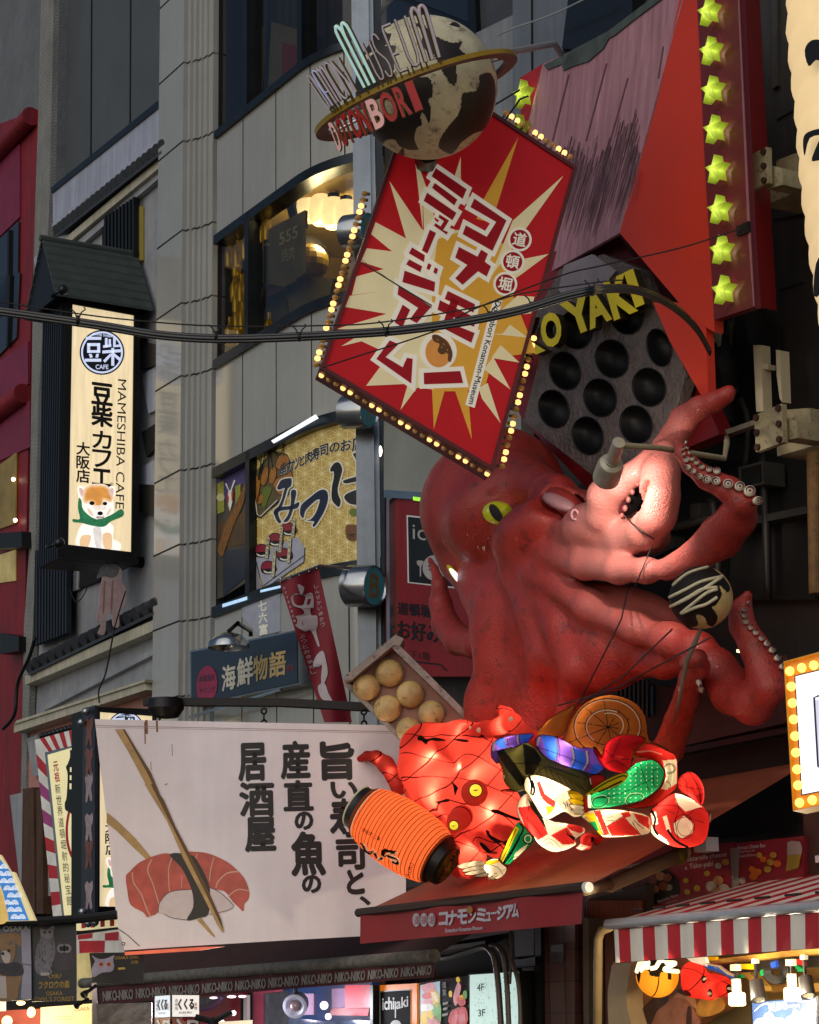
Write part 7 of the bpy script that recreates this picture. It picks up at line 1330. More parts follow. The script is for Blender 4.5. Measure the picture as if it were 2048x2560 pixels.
PGD = M('print_gold', 'a8862e', .5); a.text('大阪', E3('440,882')[0], E3('505,878')[0], E3('440,918')[0], PGD, 2, .02).line(E3('412,885 432,920'), 2, PGD, 2).line(E3('528,880 510,918'), 2, PGD, 2).text('フクロウの森', E3('335,945')[0], E3('600,935')[0], E3('335,1010')[0], PGD, 2, .03).text('OSAKA', E3('398,1032')[0], E3('540,1028')[0], E3('398,1066')[0], PGD, 2, .015).text("OWL'S FOREST", E3('300,1080')[0], E3('642,1074')[0], E3('300,1118')[0], PGD, 2, .01)
a.into(m); m.build('poster', label="two owls on a black poster with gold lettering reading OWL'S FOREST", cat='poster')
m = MB(); m.tube([PY(24.4).at(p) for p in E3('-60,432 400,425 700,405 1010,370')], .05, BLK); m.build('poster_rail', label='black rail the owl and dog posters hang from', cat='rail')
m = MB(); p3 = PY(26.5); m.prism(p3, E3('770,700 1240,690 1240,960 800,960'), .03, M('poster_black', '1c1b20')); a = Art(p3, .002); a.poly(spline(E3('790,720 850,750 920,745 985,720 975,760 985,820 960,860 880,870 800,910 790,830 820,770'), 3, True), M('print_owl_lilac', '86809a', .5, var=.4, vs=7), 1)
for x in (872, 938): a.poly(circ(E3([x, 797])[0], 6), M('print_eye_amber', 'a8562c', .4), 2).poly(circ(E3([x, 797])[0], 3), INK, 3)
a.text('OSAKA OWL', E3('990,730')[0], E3('1200,722')[0], E3('990,755')[0], PGD, 1).text('大阪', E3('1130,765')[0], E3('1195,762')[0], E3('1130,795')[0], PGD, 1).poly(E3('1015,826 1075,822 1080,840 1020,845'), PGD, 1); a.into(m); m.build('poster', label='lilac horned owl poster half covered by the dark red awning', cat='poster')
pwv = PY(23.5); WBL = E_('wave_blue', '2f78c0', .62, .1); WWH = E_('wave_white', 'd4dce4', .6, .05); WCR = E_('wave_cream', 'd8c894', .6, .1); WYE = E_('wave_yellow', 'd8b460', .5, .25)
m = MB(); m.prism(pwv, E3('-60,-160 0,-150 88,0 120,0 300,415 -60,425'), .15, WCR); a = Art(pwv, .006); wp = E3('-60,-120 0,-110 90,0 250,418 75,420 30,190 -20,60 -60,0'); a.poly(wp, WBL, 1)
for r_ in range(9):
    for q in range(9):
        cx, cy = -60 + q * 62 + (31 if r_ % 2 else 0), -90 + r_ * 62; d, _, _ = poly_sd(np.array([E3([cx, cy - 20])[0][0]]), np.array([E3([cx, cy - 20])[0][1]]), wp)
        if d[0] < 2: continue
        for k_, rr in enumerate((31, 23, 15, 8)): 
            if rr * E3.k < d[0] + 7: a.line(circ(E3([cx, cy])[0], rr * E3.k, 12, rr * 1.25 * E3.k, 0, 180, 360), 2.0, WWH, 1.5 + .2 * k_)
a.poly(spline(E3('-60,60 0,130 40,260 70,420 -60,425'), 3, True), WYE, 2); a.into(m); m.build('wave_sign', label='leaning lit sign with a blue wave scale pattern and cream edge at far left', cat='sign')
# lit stall things at the lower left
m = MB(); m.prism(PW(.9), E3('660,708 765,697 775,1100 660,1110'), .08, E_('stall_cream', 'c8b478', .6, .4, 2)); m.build('stall_curtain', label='pale lit stall curtain strip between the owl posters', cat='curtain')
m = MB(); m.prism(PY(25.5), E3('350,1170 790,1135 790,1380 350,1380'), .05, E_('stall_board', 'e8cf94', .75, .3, 1.5)); a = Art(PY(25.5), .005); a.text('OSAKA', E3('640,1170')[0], E3('770,1160')[0], E3('640,1205')[0], M('faint_brown', 'a88a5c', .5), 1)
for y in (1250, 1275): a.line(E3([450, y, 640, y - 6]), 1.2, M('faint_brown', 'a88a5c'), 1)
a.into(m); m.build('menu_board', label='bright cream menu board under the owl poster', cat='board')
m = MB(); m.prism(PY(25.6), E3('-60,1200 350,1180 350,1400 -60,1400'), .05, M('stall_wall_red', 'a8402c', .6, var=.4)); m.prism(PY(25.55), E3('-60,1120 50,1115 50,1200 -60,1205'), .03, WHITE); m.build('stall_wall', label='orange red stall wall below the dog poster', cat='wall')
for k, (x, y, rx, ry) in enumerate(((270, 1210, 38, 46), (60, 1290, 48, 50), (180, 1130, 40, 20))):
    m = MB(); q = PY(25.2).at(E3([x, y])[0]); r = px2m(E3([x, y])[0], PY(25.2), rx * E3.k); m.sphere(q, r, E_('stall_lamp_%d' % k, 'ffd890', 1.6 if k != 1 else 1.05, .25, 6), 16, 10, (1, 1, ry / rx)); m.build('stall_lamp', smooth=True, label=('glowing globe lamp hanging below the two owl poster', 'wide glowing paper lamp in the bottom left corner', 'flat glowing lamp under the dog poster')[k], cat='lamp')
for (x, y, e) in ((270, 1240, 22), (60, 1260, 22)):
    l = bpy.data.lights.new('stall_glow', 'POINT'); l.energy = e; l.color = (1, .8, .5); l.shadow_soft_size = .15; o = bpy.data.objects.new('stall_glow', l); COL.objects.link(o); o.location = PY(24.9).at(E3([x, y])[0])
for (x0, y0, r, lb) in ((735, 1050, 34, 'black floodlight pointing left at the end of the awning bar'), (668, 1150, 26, 'small black hanging floodlight below the awning bar end')):
    m = MB(); q = PY(24.2).at(E3([x0, y0])[0]); s_ = px2m(E3([x0, y0])[0], PY(24.2), r * E3.k); m.lathe(q, Vector((-.5, -.6, -.6)), [(s_ * .5, -s_), (s_ * .9, 0), (s_, s_ * .8), (s_ * .8, s_ * .8), (.001, s_ * .5)], BLK, 14); m.tube([q, q + ZV * s_ * 2 + Vector((.1, .1, 0))], .02, BLK); m.build('floodlight', smooth='auto', label=lb, cat='lamp')
# ================================================================== awnings
def rise(pl, p0, p1, L):      # height gained by an awning edge that runs back L metres and is seen from p0 towards p1
    F = pl.at(p0); lo, hi = -1.0, 4.0
    for _ in range(40):
        h = (lo + hi) / 2; q = proj(F - NV * L + ZV * h); u = (p1[0] - p0[0], p1[1] - p0[1]); cr = u[0] * (q[1] - p0[1]) - u[1] * (q[0] - p0[0])
        if cr > 0: lo = h
        else: hi = h
    return h
# museum awning
pk = PW(2.75); KA, KB, KC, KD = C11('742,798')[0], C12('272,640')[0], C12('262,862')[0], C11('740,985')[0]; L_ = 2.9; h_ = rise(pk, KB, (1700, 2085), L_); A, B = pk.at(KA), pk.at(KB)
t = thing('museum_awning', pk.at(KD), 'red folding awning with white museum lettering on its valance, carrying the lit float', 'awning'); CAN = M('awning_canvas_red', '9c5438', .7, var=.25, vs=1.2, streak=.2, bump=.15, bs=3); VAL = M('awning_valance_red', '8c1420', .5, var=.18, vs=1.5)
m = MB(); nx, ny = 16, 8; V = []
for j in range(ny + 1):
    for i in range(nx + 1): q = A + (B - A) * (i / nx) - NV * L_ * j / ny + ZV * h_ * j / ny; V.append(q - ZV * .05 * math.sin(math.pi * j / ny) * (1 + .3 * math.sin(i * 1.9)))
m.add(V, [(j * (nx + 1) + i, j * (nx + 1) + i + 1, (j + 1) * (nx + 1) + i + 1, (j + 1) * (nx + 1) + i) for j in range(ny) for i in range(nx)], CAN); m.build('canopy', t, smooth=True)
wk = Wavy(pk, .03, .03, 0); m = MB(); cloth(m, wk, [KA, KB, KC, KD], VAL, 40, 6); a = Art(wk, .012); GLET = M('valance_letter', 'b8b4c0', .6)
for ch, x in zip('道頓堀', (1087, 1134, 1181)): a.poly(circ(C11([x, 838])[0], 9.5, ry=17), GLET, 1); a.text(ch, C11([x - 17, 815])[0], C11([x + 17, 808])[0], C11([x - 17, 868])[0], VAL, 3)
v0, v1, v2 = C11('1228,792')[0], C11('1718,738')[0], C11('1226,876')[0]
def sub(f0, f1, g0=0, g1=1): tl = np.array(v0) + f0 * (np.array(v1) - v0); tr = np.array(v0) + f1 * (np.array(v1) - v0); dv = np.array(v2) - v0; return tl + dv * g0, tr + dv * g0, tl + dv * g1
for ch, f0, f1, g0, g1 in (('コ', 0, .105, .05, .95), ('ナ', .11, .22, 0, 1), ('モ', .235, .35, 0, 1), ('ン', .37, .46, .15, 1), ('ミ', .475, .585, .05, 1), ('ュ', .585, .65, .4, 1), ('ー', .65, .72, .42, .56), ('ジ', .73, .84, .05, 1), ('ア', .845, .93, .05, 1), ('ム', .92, 1.0, .0, .95)): a.text(ch, *sub(f0, f1, g0, g1), GLET, 1, .07 if ch != 'ー' else 0)
a.poly(circ(C11('1415,775')[0], 8, ry=9), M('bun_small', '9a6a2c', .5), 2); a.text('Dotonbori Konamon-Museum', C11('1265,892')[0], C11('1495,873')[0], C11('1265,916')[0], GLET, 1, .02); a.into(m); m.build('valance', t, smooth=True)
m = MB(); m.tube([A - DV * .05 + ZV * .01, B + DV * .05 + ZV * .01], .05, M('bar_dark', '241614', .5)); m.lathe(B + DV * .05, DV, [(.001, .05), (.05, .05), (.055, 0), (.001, 0)], WHITE, 12); m.build('front_bar', t, smooth='auto')
m = MB(); ARM = M('awning_arm', 'a08a68', .5, var=.2); q0, q1 = pk.at(C12('285,655')[0], -.05), PW(1.9).at(C12('440,620')[0]); q2 = PW(.9).at(C12('860,440')[0]); m.tube([q0, q1], .055, ARM); m.tube([q1, q2], .075, ARM); m.sphere(q1, .08, ARM, 12, 8); m.sphere(q2, .1, M('brass_joint', '8a7a34', .4, .6), 12, 8); q3 = PW(.4).at(C12('920,410')[0]); m.tube([q2, q3, q3 + ZV * .2], .07, ARM); m.build('folding_arm', t, smooth=True)
m = MB(); q = PW(.9).at(C12('1030,375')[0]); m.box(q, DV * .1, NV * .08, ZV * .07, WHITE); m.build('end_cap', t)
# dark red corner-shop awning
pn = PW(2.2); NA, NB = (212, 2458), (1087, 2390); A, B = pn.at(NA), pn.at(NB); L_, h_ = 2.1, 1.05
t = thing('striped_letter_awning', pn.at((640, 2480)), 'dusty dark red awning with worn slanted grey lettering along its valance', 'awning'); CAN2 = M('awning_canvas_dark', '3a1416', .8, var=.35, vs=1.3, streak=.3); VAL2 = M('awning_valance_dark', '541a20', .7, var=.3, vs=1.6, streak=.45); BARG = M('bar_grey', '6e6a62', .6, var=.5, vs=6, dark='2a2622')
m = MB(); m.quad(A, B, B - NV * L_ + ZV * h_, A - NV * L_ + ZV * h_, CAN2); m.build('canopy', t); m = MB(); m.tube([A - DV * .1, B], .075, BARG, 12); m.build('front_bar', t, smooth='auto')
VQ = [(246, 2462), (1087, 2396), (1085, 2443), (250, 2512)]; wn = Wavy(pn, .02, .05, 0); m = MB(); cloth(m, wn, VQ, VAL2, 60, 4); a = Art(wn, .012); NL = M('worn_letter', '8d8782', .8, var=.5, vs=9)
for i in range(10):
    f0, f1 = .01 + i * .099, .01 + i * .099 + .09; tl, tr = lerp(VQ[0], VQ[1], f0), lerp(VQ[0], VQ[1], f1); bl = lerp(VQ[3], VQ[2], f0); d_ = (bl[0] - tl[0], bl[1] - tl[1]); q = lambda p, f: (p[0] + d_[0] * f, p[1] + d_[1] * f); a.text('NIKO-NIKO', q(tl, .36), q(tr, .36), q(tl, .84), NL, 1, .035, .12)
a.into(m); m.build('valance', t, smooth=True)
# red and white striped awning
pst = PW(2.3); SA, SB = C12('432,852')[0], C12('2100,704')[0]; A, B = pst.at(SA), pst.at(SB); L_ = 2.6; h_ = rise(pst, SA, C12('1725,490')[0], L_)
t = thing('red_white_awning', pst.at(C12('700,1080')[0]), 'red and white striped market awning over the lit stall at lower right', 'awning'); SR = M('stripe_red', 'b41c2a', .6, var=.12, vs=2); SWt = M('stripe_white', 'e6dfd2', .6, var=.1, vs=3, streak=.12, dark='7a7064')
xs = [E6([x, 0])[0][0] for x in (75, 145, 235, 335, 430, 530, 630, 735, 835, 950, 1050, 1165, 1270, 1385, 1500, 1615, 1725, 1840, 1960)]; fr_ = lambda x: (x - SA[0]) / (SB[0] - SA[0]); m = MB()
for i in range(len(xs) - 1):
    a0, a1 = A + (B - A) * fr_(xs[i]), A + (B - A) * fr_(xs[i + 1]); m.quad(a0, a1, a1 - NV * L_ + ZV * h_, a0 - NV * L_ + ZV * h_, SR if i % 2 else SWt)
m.build('canopy', t); m = MB(); m.tube([A - DV * .03 - ZV * .02, B - ZV * .02], .05, M('bar_white', 'b4bac2', .35, .3, var=.15), 10); a = Art(pst, .01); m.build('front_bar', t, smooth='auto')
m = MB(); dirt = M('mould', '2a2422', .8); wst = Wavy(pst, .018, .1, .1)
VT, VB = C12('460,898 1975,770'), C12('470,1104 1975,995')
for i in range(1, len(xs)):
    x0, x1 = (xs[i - 1] if i > 1 else C12('462,0')[0][0]), xs[i]; g0, g1 = (x0 - VT[0][0]) / (VT[1][0] - VT[0][0]), (x1 - VT[0][0]) / (VT[1][0] - VT[0][0]); cloth(m, wst, [lerp(*VT, g0), lerp(*VT, g1), lerp(*VB, g1), lerp(*VB, g0)], SR if i % 2 == 0 else SWt, 3, 5)
a = Art(wst, .012); 
for i in range(40):
    f = random.random(); p = lerp(*VT, f); L = random.uniform(4, 26); a.line([p, (p[0] + L, p[1] - L * .085)], random.uniform(.6, 2.2), dirt, 1)
a.line([VB[0], VB[1]], 1.5, dirt, 1); a.into(m); m.build('valance', t, smooth=True)
m = MB(); 
for i in range(1, len(xs) - 1): 
    q = A + (B - A) * fr_(xs[i]); q2 = A + (B - A) * fr_(xs[i + 1]); u = NV * .1 - ZV * .02; 
    if i % 2 == 0: m.tube([q - NV * .06 + ZV * .1, q2 - NV * .06 + ZV * .1], .012, dirt, 6)
build_split(m, 'seam_mould', t)
m = MB(); m.tube([pst.at(p, -.1) for p in C12('440,880 385,905 365,960 360,1480')], .045, M('conduit_beige', '8a7450', .5), 8); m.build('awning_conduit', smooth=True, label='beige conduit bending down behind the left end of the striped awning', cat='pipe')
# ================================================================== ground floor behind the awnings
m = MB(); m.prism(PW(-.6), FR('-200,1900 980,1900 980,2900 -200,2900'), .3, M('shop_back_dark', '1e1614', .8, var=.4)); m.build('shop_back_wall', label='dark ground floor wall behind the shops under the awnings', cat='wall')
pf = PW(.5); t = thing('pink_shopfront', pf.at(E4('1000,518')[0]), 'brightly lit pink and red shop interior below the dark red awning', 'shop'); PKW = M('shop_pink', 'c02c44', .35, var=.15, coat=.3); PKL = M('shop_light_pink', 'd4607c', .4, var=.15); CHRM = M('shop_chrome', '8a90a0', .25, .8, var=.4, vs=6); BLU = M('shop_blue', '284a80', .4, var=.3); LIL = M('shop_lilac', '8a6a94', .5, var=.2)
m = MB(); m.prism(pf, E4('380,200 700,200 700,760 380,760'), .1, PKW); m.prism(pf, E4('780,200 1000,200 1000,760 780,760'), .1, PKL); m.prism(pf, E4('860,300 1040,280 1040,760 860,760'), .05, CHRM, off=.03); m.prism(pf, E4('1000,260 1640,220 1640,760 1000,760'), .1, BLU, off=.01); m.prism(PW(1.2), E4('1445,240 1625,235 1625,400 1445,405'), .05, M('shop_red_board', '8a1626', .4, var=.15)); m.prism(PW(1.1), E4('1350,405 1620,400 1610,460 1330,455'), .08, M('shop_red_board', '8a1626')); m.prism(PW(1.0), E4('1350,265 1448,262 1445,405 1350,400'), .04, LIL); m.prism(PW(1.0), E4('1130,300 1220,300 1220,450 1130,455'), .04, LIL); m.prism(PW(.7), E4('695,310 712,310 710,760 692,760'), .1, INK); m.prism(PW(.7), E4('715,310 740,310 740,760 715,760'), .05, WHITE); m.prism(PW(.75), E4('1470,362 1522,360 1522,400 1472,402'), .02, WHITE)
m.prism(PW(1.3), E4('1625,240 1645,240 1645,760 1625,760'), .1, BLK); m.prism(PW(.8), E4('400,330 450,335 450,405 412,410'), .1, M('grey_speaker', '8a8e98', .4)); m.build('interior', t)
m = MB(); m.prism(PW(1.0), E4('1540,490 1700,500 1650,760 1400,760 1040,760 1040,470 1300,500'), .02, M('shop_glass_sheet', '5a6a88', .1, .3, var=.5, vs=4)); m.build('counter_sheet', t)
m = MB(); m.tube([PW(.9).at(p) for p in spline(E4('400,410 470,400 520,370 560,325'), 5)], .04, LIL); m.build('arch_trim', t, smooth=True)
for k, (x, y, r, e) in enumerate(((500, 330, 30, 1.4), (630, 322, 34, 1.5), (708, 320, 30, 1.5), (1295, 385, 30, 2), (1325, 465, 24, 1.1), (645, 440, 20, 1.1), (560, 505, 20, 1.5))):
    m = MB(); q = PW(1.3).at(E4([x, y])[0]); r_ = px2m(E4([x, y])[0], PW(1.3), r * E4.k); m.sphere(q, r_, E_('shop_lamp_%d' % k, 'ffe6ee', e, .1, samp='NONE'), 14, 8, (1, 1, .3 if k < 3 else 1)); m.build('lamp', t, smooth=True)
for (x, y, e, c3) in ((560, 400, 40, (1, .8, .85)), (1250, 400, 55, (.9, .92, 1)), (900, 420, 35, (.95, .9, 1))):
    l = bpy.data.lights.new('shop_glow', 'POINT'); l.energy = e; l.color = c3; l.shadow_soft_size = .2; o = bpy.data.objects.new('shop_glow', l); COL.objects.link(o); o.location = PW(1.7).at(E4([x, y])[0])
m = MB(); q = PW(1.4).at(E4('1090,385')[0]); m.lathe(q, Vector((-.2, -1, -.3)), [(.06, -.2), (.14, -.15), (.16, .05), (.12, .05), (.001, -.05)], M('flood_grey', '8c8c98', .4, .5), 18); m.sphere(q + Vector((-.01, 0, 0)), .07, M('flood_lens', '6a5858', .2), 12, 8); m.tube([q, q + ZV * .3], .03, BLK); m.build('floodlight', smooth='auto', label='grey round floodlight hanging in the pink shop interior', cat='lamp')
m = MB(); m.prism(PY(25.7), E3('830,1140 1310,1125 1310,1400 850,1400'), .02, M('plastic_sheet', '5a545c', .12, var=.6, vs=2, coat=1, bump=.6, bs=5)); m.prism(PY(25.72), E3('790,960 832,955 850,1400 800,1400'), .03, M('plastic_edge', 'a8a4b0', .2, var=.5)); m.build('plastic_curtain', label='clear crumpled plastic rain curtain under the awning left of the box sign', cat='curtain')
# small box sign
pb = PY(25.0); t = thing('box_sign', pb.at(E4('240,518')[0]), 'small two faced lit box sign with black brush letters over red entrance lettering', 'sign'); BXL = E_('box_face_left', 'b8c8dc', .7, .06); BXR = E_('box_face', 'dcd8d4', .8, .06); BXD = M('box_red', '7a1818', .4, emit='same', es=.1)
m = MB(); pl_f = pb; nearv = pb.at(E4('196,300')[0], .15)
pRt = P3(nearv, nearv - ZV, pb.at(E4('400,400')[0])); pLt = P3(nearv, nearv - ZV, pb.at(E4('74,400')[0], -.05)); a = Art(pRt, .006); b_ = Art(pLt, .006)
m.prism(pRt, E4('196,305 400,306 400,640 196,640'), .1, BLK); m.prism(pLt, E4('74,315 196,305 196,640 74,640'), .1, BLK)
a.poly(E4('203,310 396,312 396,466 203,466'), BXR, 1).poly(E4('203,474 396,474 396,640 203,640'), BXD, 1); b_.poly(E4('79,319 188,312 188,468 79,472'), BXL, 1).poly(E4('79,478 188,475 188,640 79,640'), BXD, 1)
a.text('くくる', E4('248,340')[0], E4('358,336')[0], E4('248,415')[0], INK, 2, .05).text('KUKURU', E4('255,430')[0], E4('342,428')[0], E4('255,444')[0], INK, 2, .03).vtext('道頓堀', E4('222,335')[0], E4('244,335')[0], E4('222,420')[0], INK, 2).vtext('名物', E4('362,362')[0], E4('382,362')[0], E4('362,418')[0], REDP, 2, .02); b_.text('くくる', E4('100,345')[0], E4('164,340')[0], E4('100,420')[0], INK, 2, .05).text('KUKURU', E4('103,436')[0], E4('152,433')[0], E4('103,447')[0], INK, 2).vtext('道頓堀', E4('86,345')[0], E4('100,345')[0], E4('86,425')[0], INK, 2).vtext('名物', E4('164,368')[0], E4('178,366')[0], E4('164,420')[0], REDP, 2)
a.text('入口', E4('215,486')[0], E4('385,484')[0], E4('215,600')[0], WHITE, 2, .06); b_.text('入口', E4('84,490')[0], E4('180,486')[0], E4('84,600')[0], WHITE, 2, .06); a.into(m); b_.into(m); m.build('box', t)
m = MB(); q = PY(24.8).at(E4('500,500')[0]); m.tube([q - DV * .0 + Vector((-.2, 0, .05)), q, q + Vector((.2, 0, .1))], .035, BLK); m.lathe(q - ZV * .02, Vector((0, -.3, -1)), [(.03, -.06), (.07, .03), (.001, .02)], BLK, 12); m.build('clamp_lamp', smooth='auto', label='black clamp lamp beside the small box sign', cat='lamp')
m = MB(); m.prism(PY(24.9), E4('500,505 778,490 778,640 500,640'), .05, E_('lit_menu_edge', 'e8d8b8', .9, .2)); m.build('menu_board', label='warm lit menu board edge at the bottom left of the pink shop', cat='board')
# orange restaurant sign, food poster, floor directory
po_ = PW(1.2); ORG = E_('orange_panel', 'd0701a', .75, .1); m = MB(); m.prism(po_, E5('95,472 408,456 412,900 95,900'), .15, ORG); a = Art(po_, .006); a.poly(E5('138,512 367,496 367,900 138,900'), WHITE, 1).poly(E5('148,520 358,506 358,900 148,900'), VOID, 2); a.text('ichi', E5('162,560')[0], E5('245,553')[0], E5('162,648')[0], WHITE, 3, .03).text('aki', E5('262,566')[0], E5('346,545')[0], E5('262,642')[0], WHITE, 3, .03).line(E5('255,585 255,705'), 3, WHITE, 3).poly(circ(E5('258,760')[0], 14), WHITE, 3); a.into(m); m.prism(PW(1.25), E5('75,480 95,475 95,900 75,900'), .15, BLK); m.build('orange_sign', label='orange sign with a black panel lettered in white under the museum awning', cat='sign')
m = MB(); m.prism(po_, E5('425,452 780,400 782,900 425,900'), .1, M('poster_gloss_black', '121014', .2)); a = Art(po_, .006); cols = [E_(n_, c_, .6, .3, 8) for n_, c_ in (('food_pink', 'd08890'), ('food_red', 'c04040'), ('food_lemon', 'e0b820'), ('food_green', '5a9a40'), ('food_white', 'e0dcd8'), ('food_sky', 'a8c0d0'))]
a.poly(E5('435,470 575,440 578,900 435,900'), cols[5], 1)
for st, k in (('440,480 520,450 540,500 480,540', 0), ('445,540 500,520 520,560 460,570', 1), ('450,580 510,570 520,600 460,610', 0), ('500,510 545,510 570,560 565,610 540,625 520,580', 2), ('505,525 540,522 558,560 553,595', 4), ('440,610 500,600 530,640 450,660', 4), ('520,620 578,600 578,740 530,700', 3), ('440,670 480,660 480,748 440,748', 2), ('485,660 520,655 525,710 490,705', 2), ('490,720 560,690 575,748 490,748', 0)): a.poly(spline(E5(st), 3, True), cols[k], 2)
for st, k in (('690,420 710,410 720,440 700,450', 2), ('640,515 660,512 662,550 642,552', 2), ('670,560 700,455 725,470 720,520 690,620', 0), ('690,560 740,540 760,600 720,620', 1), ('715,545 738,540 740,570 718,575', 2), ('740,520 765,510 768,560 745,565', 3), ('645,680 680,640 760,630 768,748 645,748', 1), ('660,680 700,660 690,748 660,748', 0), ('710,660 750,650 755,748 715,748', 0)): a.poly(spline(E5(st), 3, True), cols[k], 2)
a.vtext('個室', E5('590,445')[0], E5('616,442')[0], E5('595,545')[0], WHITE, 2, .02).text('三', E5('595,600')[0], E5('635,590')[0], E5('592,690')[0], WHITE, 2, .05); a.into(m); m.build('food_poster', label='glossy food poster strip with lemon and seafood under the museum awning', cat='poster')
DIR = E_('directory_light', 'c4e0d8', .8, .06); m = MB(); m.prism(po_, E5('780,390 1150,366 1152,900 780,900'), .2, BLK); a = Art(po_, .006); a.poly(E5('790,396 1137,373 1137,900 790,900'), DIR, 1); SPK = M('speck', '50605c', .6)
for i in range(150): x, y = random.uniform(815, 1125), random.uniform(410, 760); L = random.uniform(2, 9); a.line(E5([x, y, x + L * .4, y + L * 1.6]), random.uniform(.5, 1.3), SPK, 2)
a.text('4F', E5('842,462')[0], E5('892,457')[0], E5('842,512')[0], INK, 3, .02).text('3F', E5('850,645')[0], E5('900,640')[0], E5('850,695')[0], INK, 3, .02); a.into(m); m.build('floor_directory', label='pale lit floor directory board reading 4F and 3F behind grey conduits', cat='sign')
m = MB(); PIP = M('conduit_brown', '564a44', .5, var=.3); 
for pts, r in (('540,265 620,270 750,235 880,195 930,215 965,270 985,380 1000,540 1022,900', .035), ('940,185 990,190 1030,250 1045,330 1060,520 1075,900', .03), ('1060,180 1080,260 1110,350 1135,440 1150,600 1158,900', .025), ('1085,80 1085,300 1078,460', .018)): m.tube([PW(1.45).at(p) for p in spline(E5(pts), 4)], r, PIP, 8)
m.build('conduits', smooth=True, label='grey brown conduits looping down in front of the floor directory', cat='pipe')
m = MB(); m.prism(PW(.9), E5('500,190 1250,60 1250,260 1140,270 1140,380 500,420'), .3, VOID); m.prism(PW(1.0), E5('540,200 900,150 900,180 540,230'), .1, M('rusty_ledge', '4a3c2c', .7, var=.5)); m.prism(PW(1.0), E5('1110,80 1250,60 1250,250 1115,265'), .05, M('grey_box', '4c4644', .6, var=.3)); m.prism(PW(1.0), E5('1165,335 1250,330 1250,690 1170,700'), .05, M('steel_panel', '8a8078', .3, .6, var=.4)); m.prism(PW(1.0), E5('1170,700 1250,692 1250,900 1170,900'), .05, REDP); m.prism(PW(1.1), E5('1100,290 1260,265 1260,330 1100,345'), .1, BLK); m.build('service_duct', label='dark service duct and steel panel above and beside the floor directory', cat='duct')
def tiles(name, col, mort, sx, sz):
    mm = M(name, col, .35, var=.2, coat=.2); nt = mm.node_tree; N = nt.nodes; L = nt.links; b = N['Principled BSDF']; tc = N.new('ShaderNodeTexCoord'); sp_ = N.new('ShaderNodeSeparateXYZ'); L.new(tc.outputs['Object'], sp_.inputs[0]); prev = None
    for ax_, st in (('X', sx), ('Z', sz)):
        f = N.new('ShaderNodeMath'); f.operation = 'PINGPONG'; L.new(sp_.outputs[ax_], f.inputs[0]); f.inputs[1].default_value = st / 2; g_ = N.new('ShaderNodeMath'); g_.operation = 'LESS_THAN'; L.new(f.outputs[0], g_.inputs[0]); g_.inputs[1].default_value = .006
        if prev is None: prev = g_.outputs[0]
        else: o = N.new('ShaderNodeMath'); o.operation = 'MAXIMUM'; L.new(prev, o.inputs[0]); L.new(g_.outputs[0], o.inputs[1]); prev = o.outputs[0]
    src = b.inputs['Base Color'].links[0].from_socket; mx = N.new('ShaderNodeMix'); mx.data_type = 'RGBA'; L.new(prev, mx.inputs[0]); L.new(src, mx.inputs[6]); mx.inputs[7].default_value = (*lin(mort), 1); L.new(mx.outputs[2], b.inputs['Base Color']); return mm
m = MB(); m.prism(PW(1.0), E5('1298,40 1545,0 1545,900 1298,900'), .6, tiles('brown_tile', '5c3a34', '2c201e', .16, .34)); m.prism(PW(1.05), E5('1255,60 1300,55 1305,900 1268,900'), .2, BLK); m.prism(PW(1.03), E5('1372,182 1460,172 1460,300 1375,308'), .03, M('hatch_grey', '4c4648', .4)); m.build('tiled_pillar', label='brown tiled pillar with a small grey hatch under the museum awning', cat='pillar')
m = MB(); OT = M('orange_timber', '7a3414', .5, var=.3, streak=.3); m.prism(PW(.8), E5('1545,0 1600,-10 1600,900 1545,900'), .3, OT); m.prism(PW(.95), E5('1600,-10 1642,-15 1650,900 1610,900'), .2, M('grey_brown_post', '5a4a3c', .5, var=.3)); 
for i in range(24): x = 1648 + i * 16; m.tube([PW(.7).at(E5([x, -140])[0]), PW(.7).at(E5([x, 900])[0])], .028, OT, 6)
m.prism(PW(.68), E5('1640,-150 2060,-250 2060,900 1640,900'), .1, M('timber_dark', '2a1208', .6)); m.build('fluted_wall', label='orange brown fluted wall between the museum awning and the striped awning', cat='wall')
# menu boards
pmn = PW(.55); t = thing('menu_board', pmn.at(G6('400,640')[0]), 'dark red takoyaki menu board with white lettering above the striped awning', 'board'); MR = M('menu_red', '7a1a28', .4, var=.25, vs=1.5); MT = M('menu_white', 'c4b8b8', .5, var=.1); MY = M('menu_yellow', '8c7a24', .5, var=.3)
m = MB(); m.prism(pmn, G6('60,260 740,170 745,620 60,690'), .1, MR); m.prism(pmn, G6('742,195 1110,160 1110,540 745,600'), .1, MR); m.prism(pmn, G6('1135,165 1620,115 1620,450 1135,530'), .1, MR); m.prism(PW(.62), G6('1095,200 1135,197 1125,520 1110,520'), .05, M('menu_steel', '6a6460', .4)); a = Art(pmn, .006)
a.text('Bikkuri', G6('325,308')[0], G6('450,293')[0], G6('325,348')[0], MT, 1, .01).text('Tako-yaki', G6('342,368')[0], G6('520,345')[0], G6('342,400')[0], MT, 1, .01).text('Specialty Menu', G6('578,570')[0], G6('720,520')[0], G6('584,595')[0], MT, 3).line(G6('640,592 720,568'), 1, MT, 3)
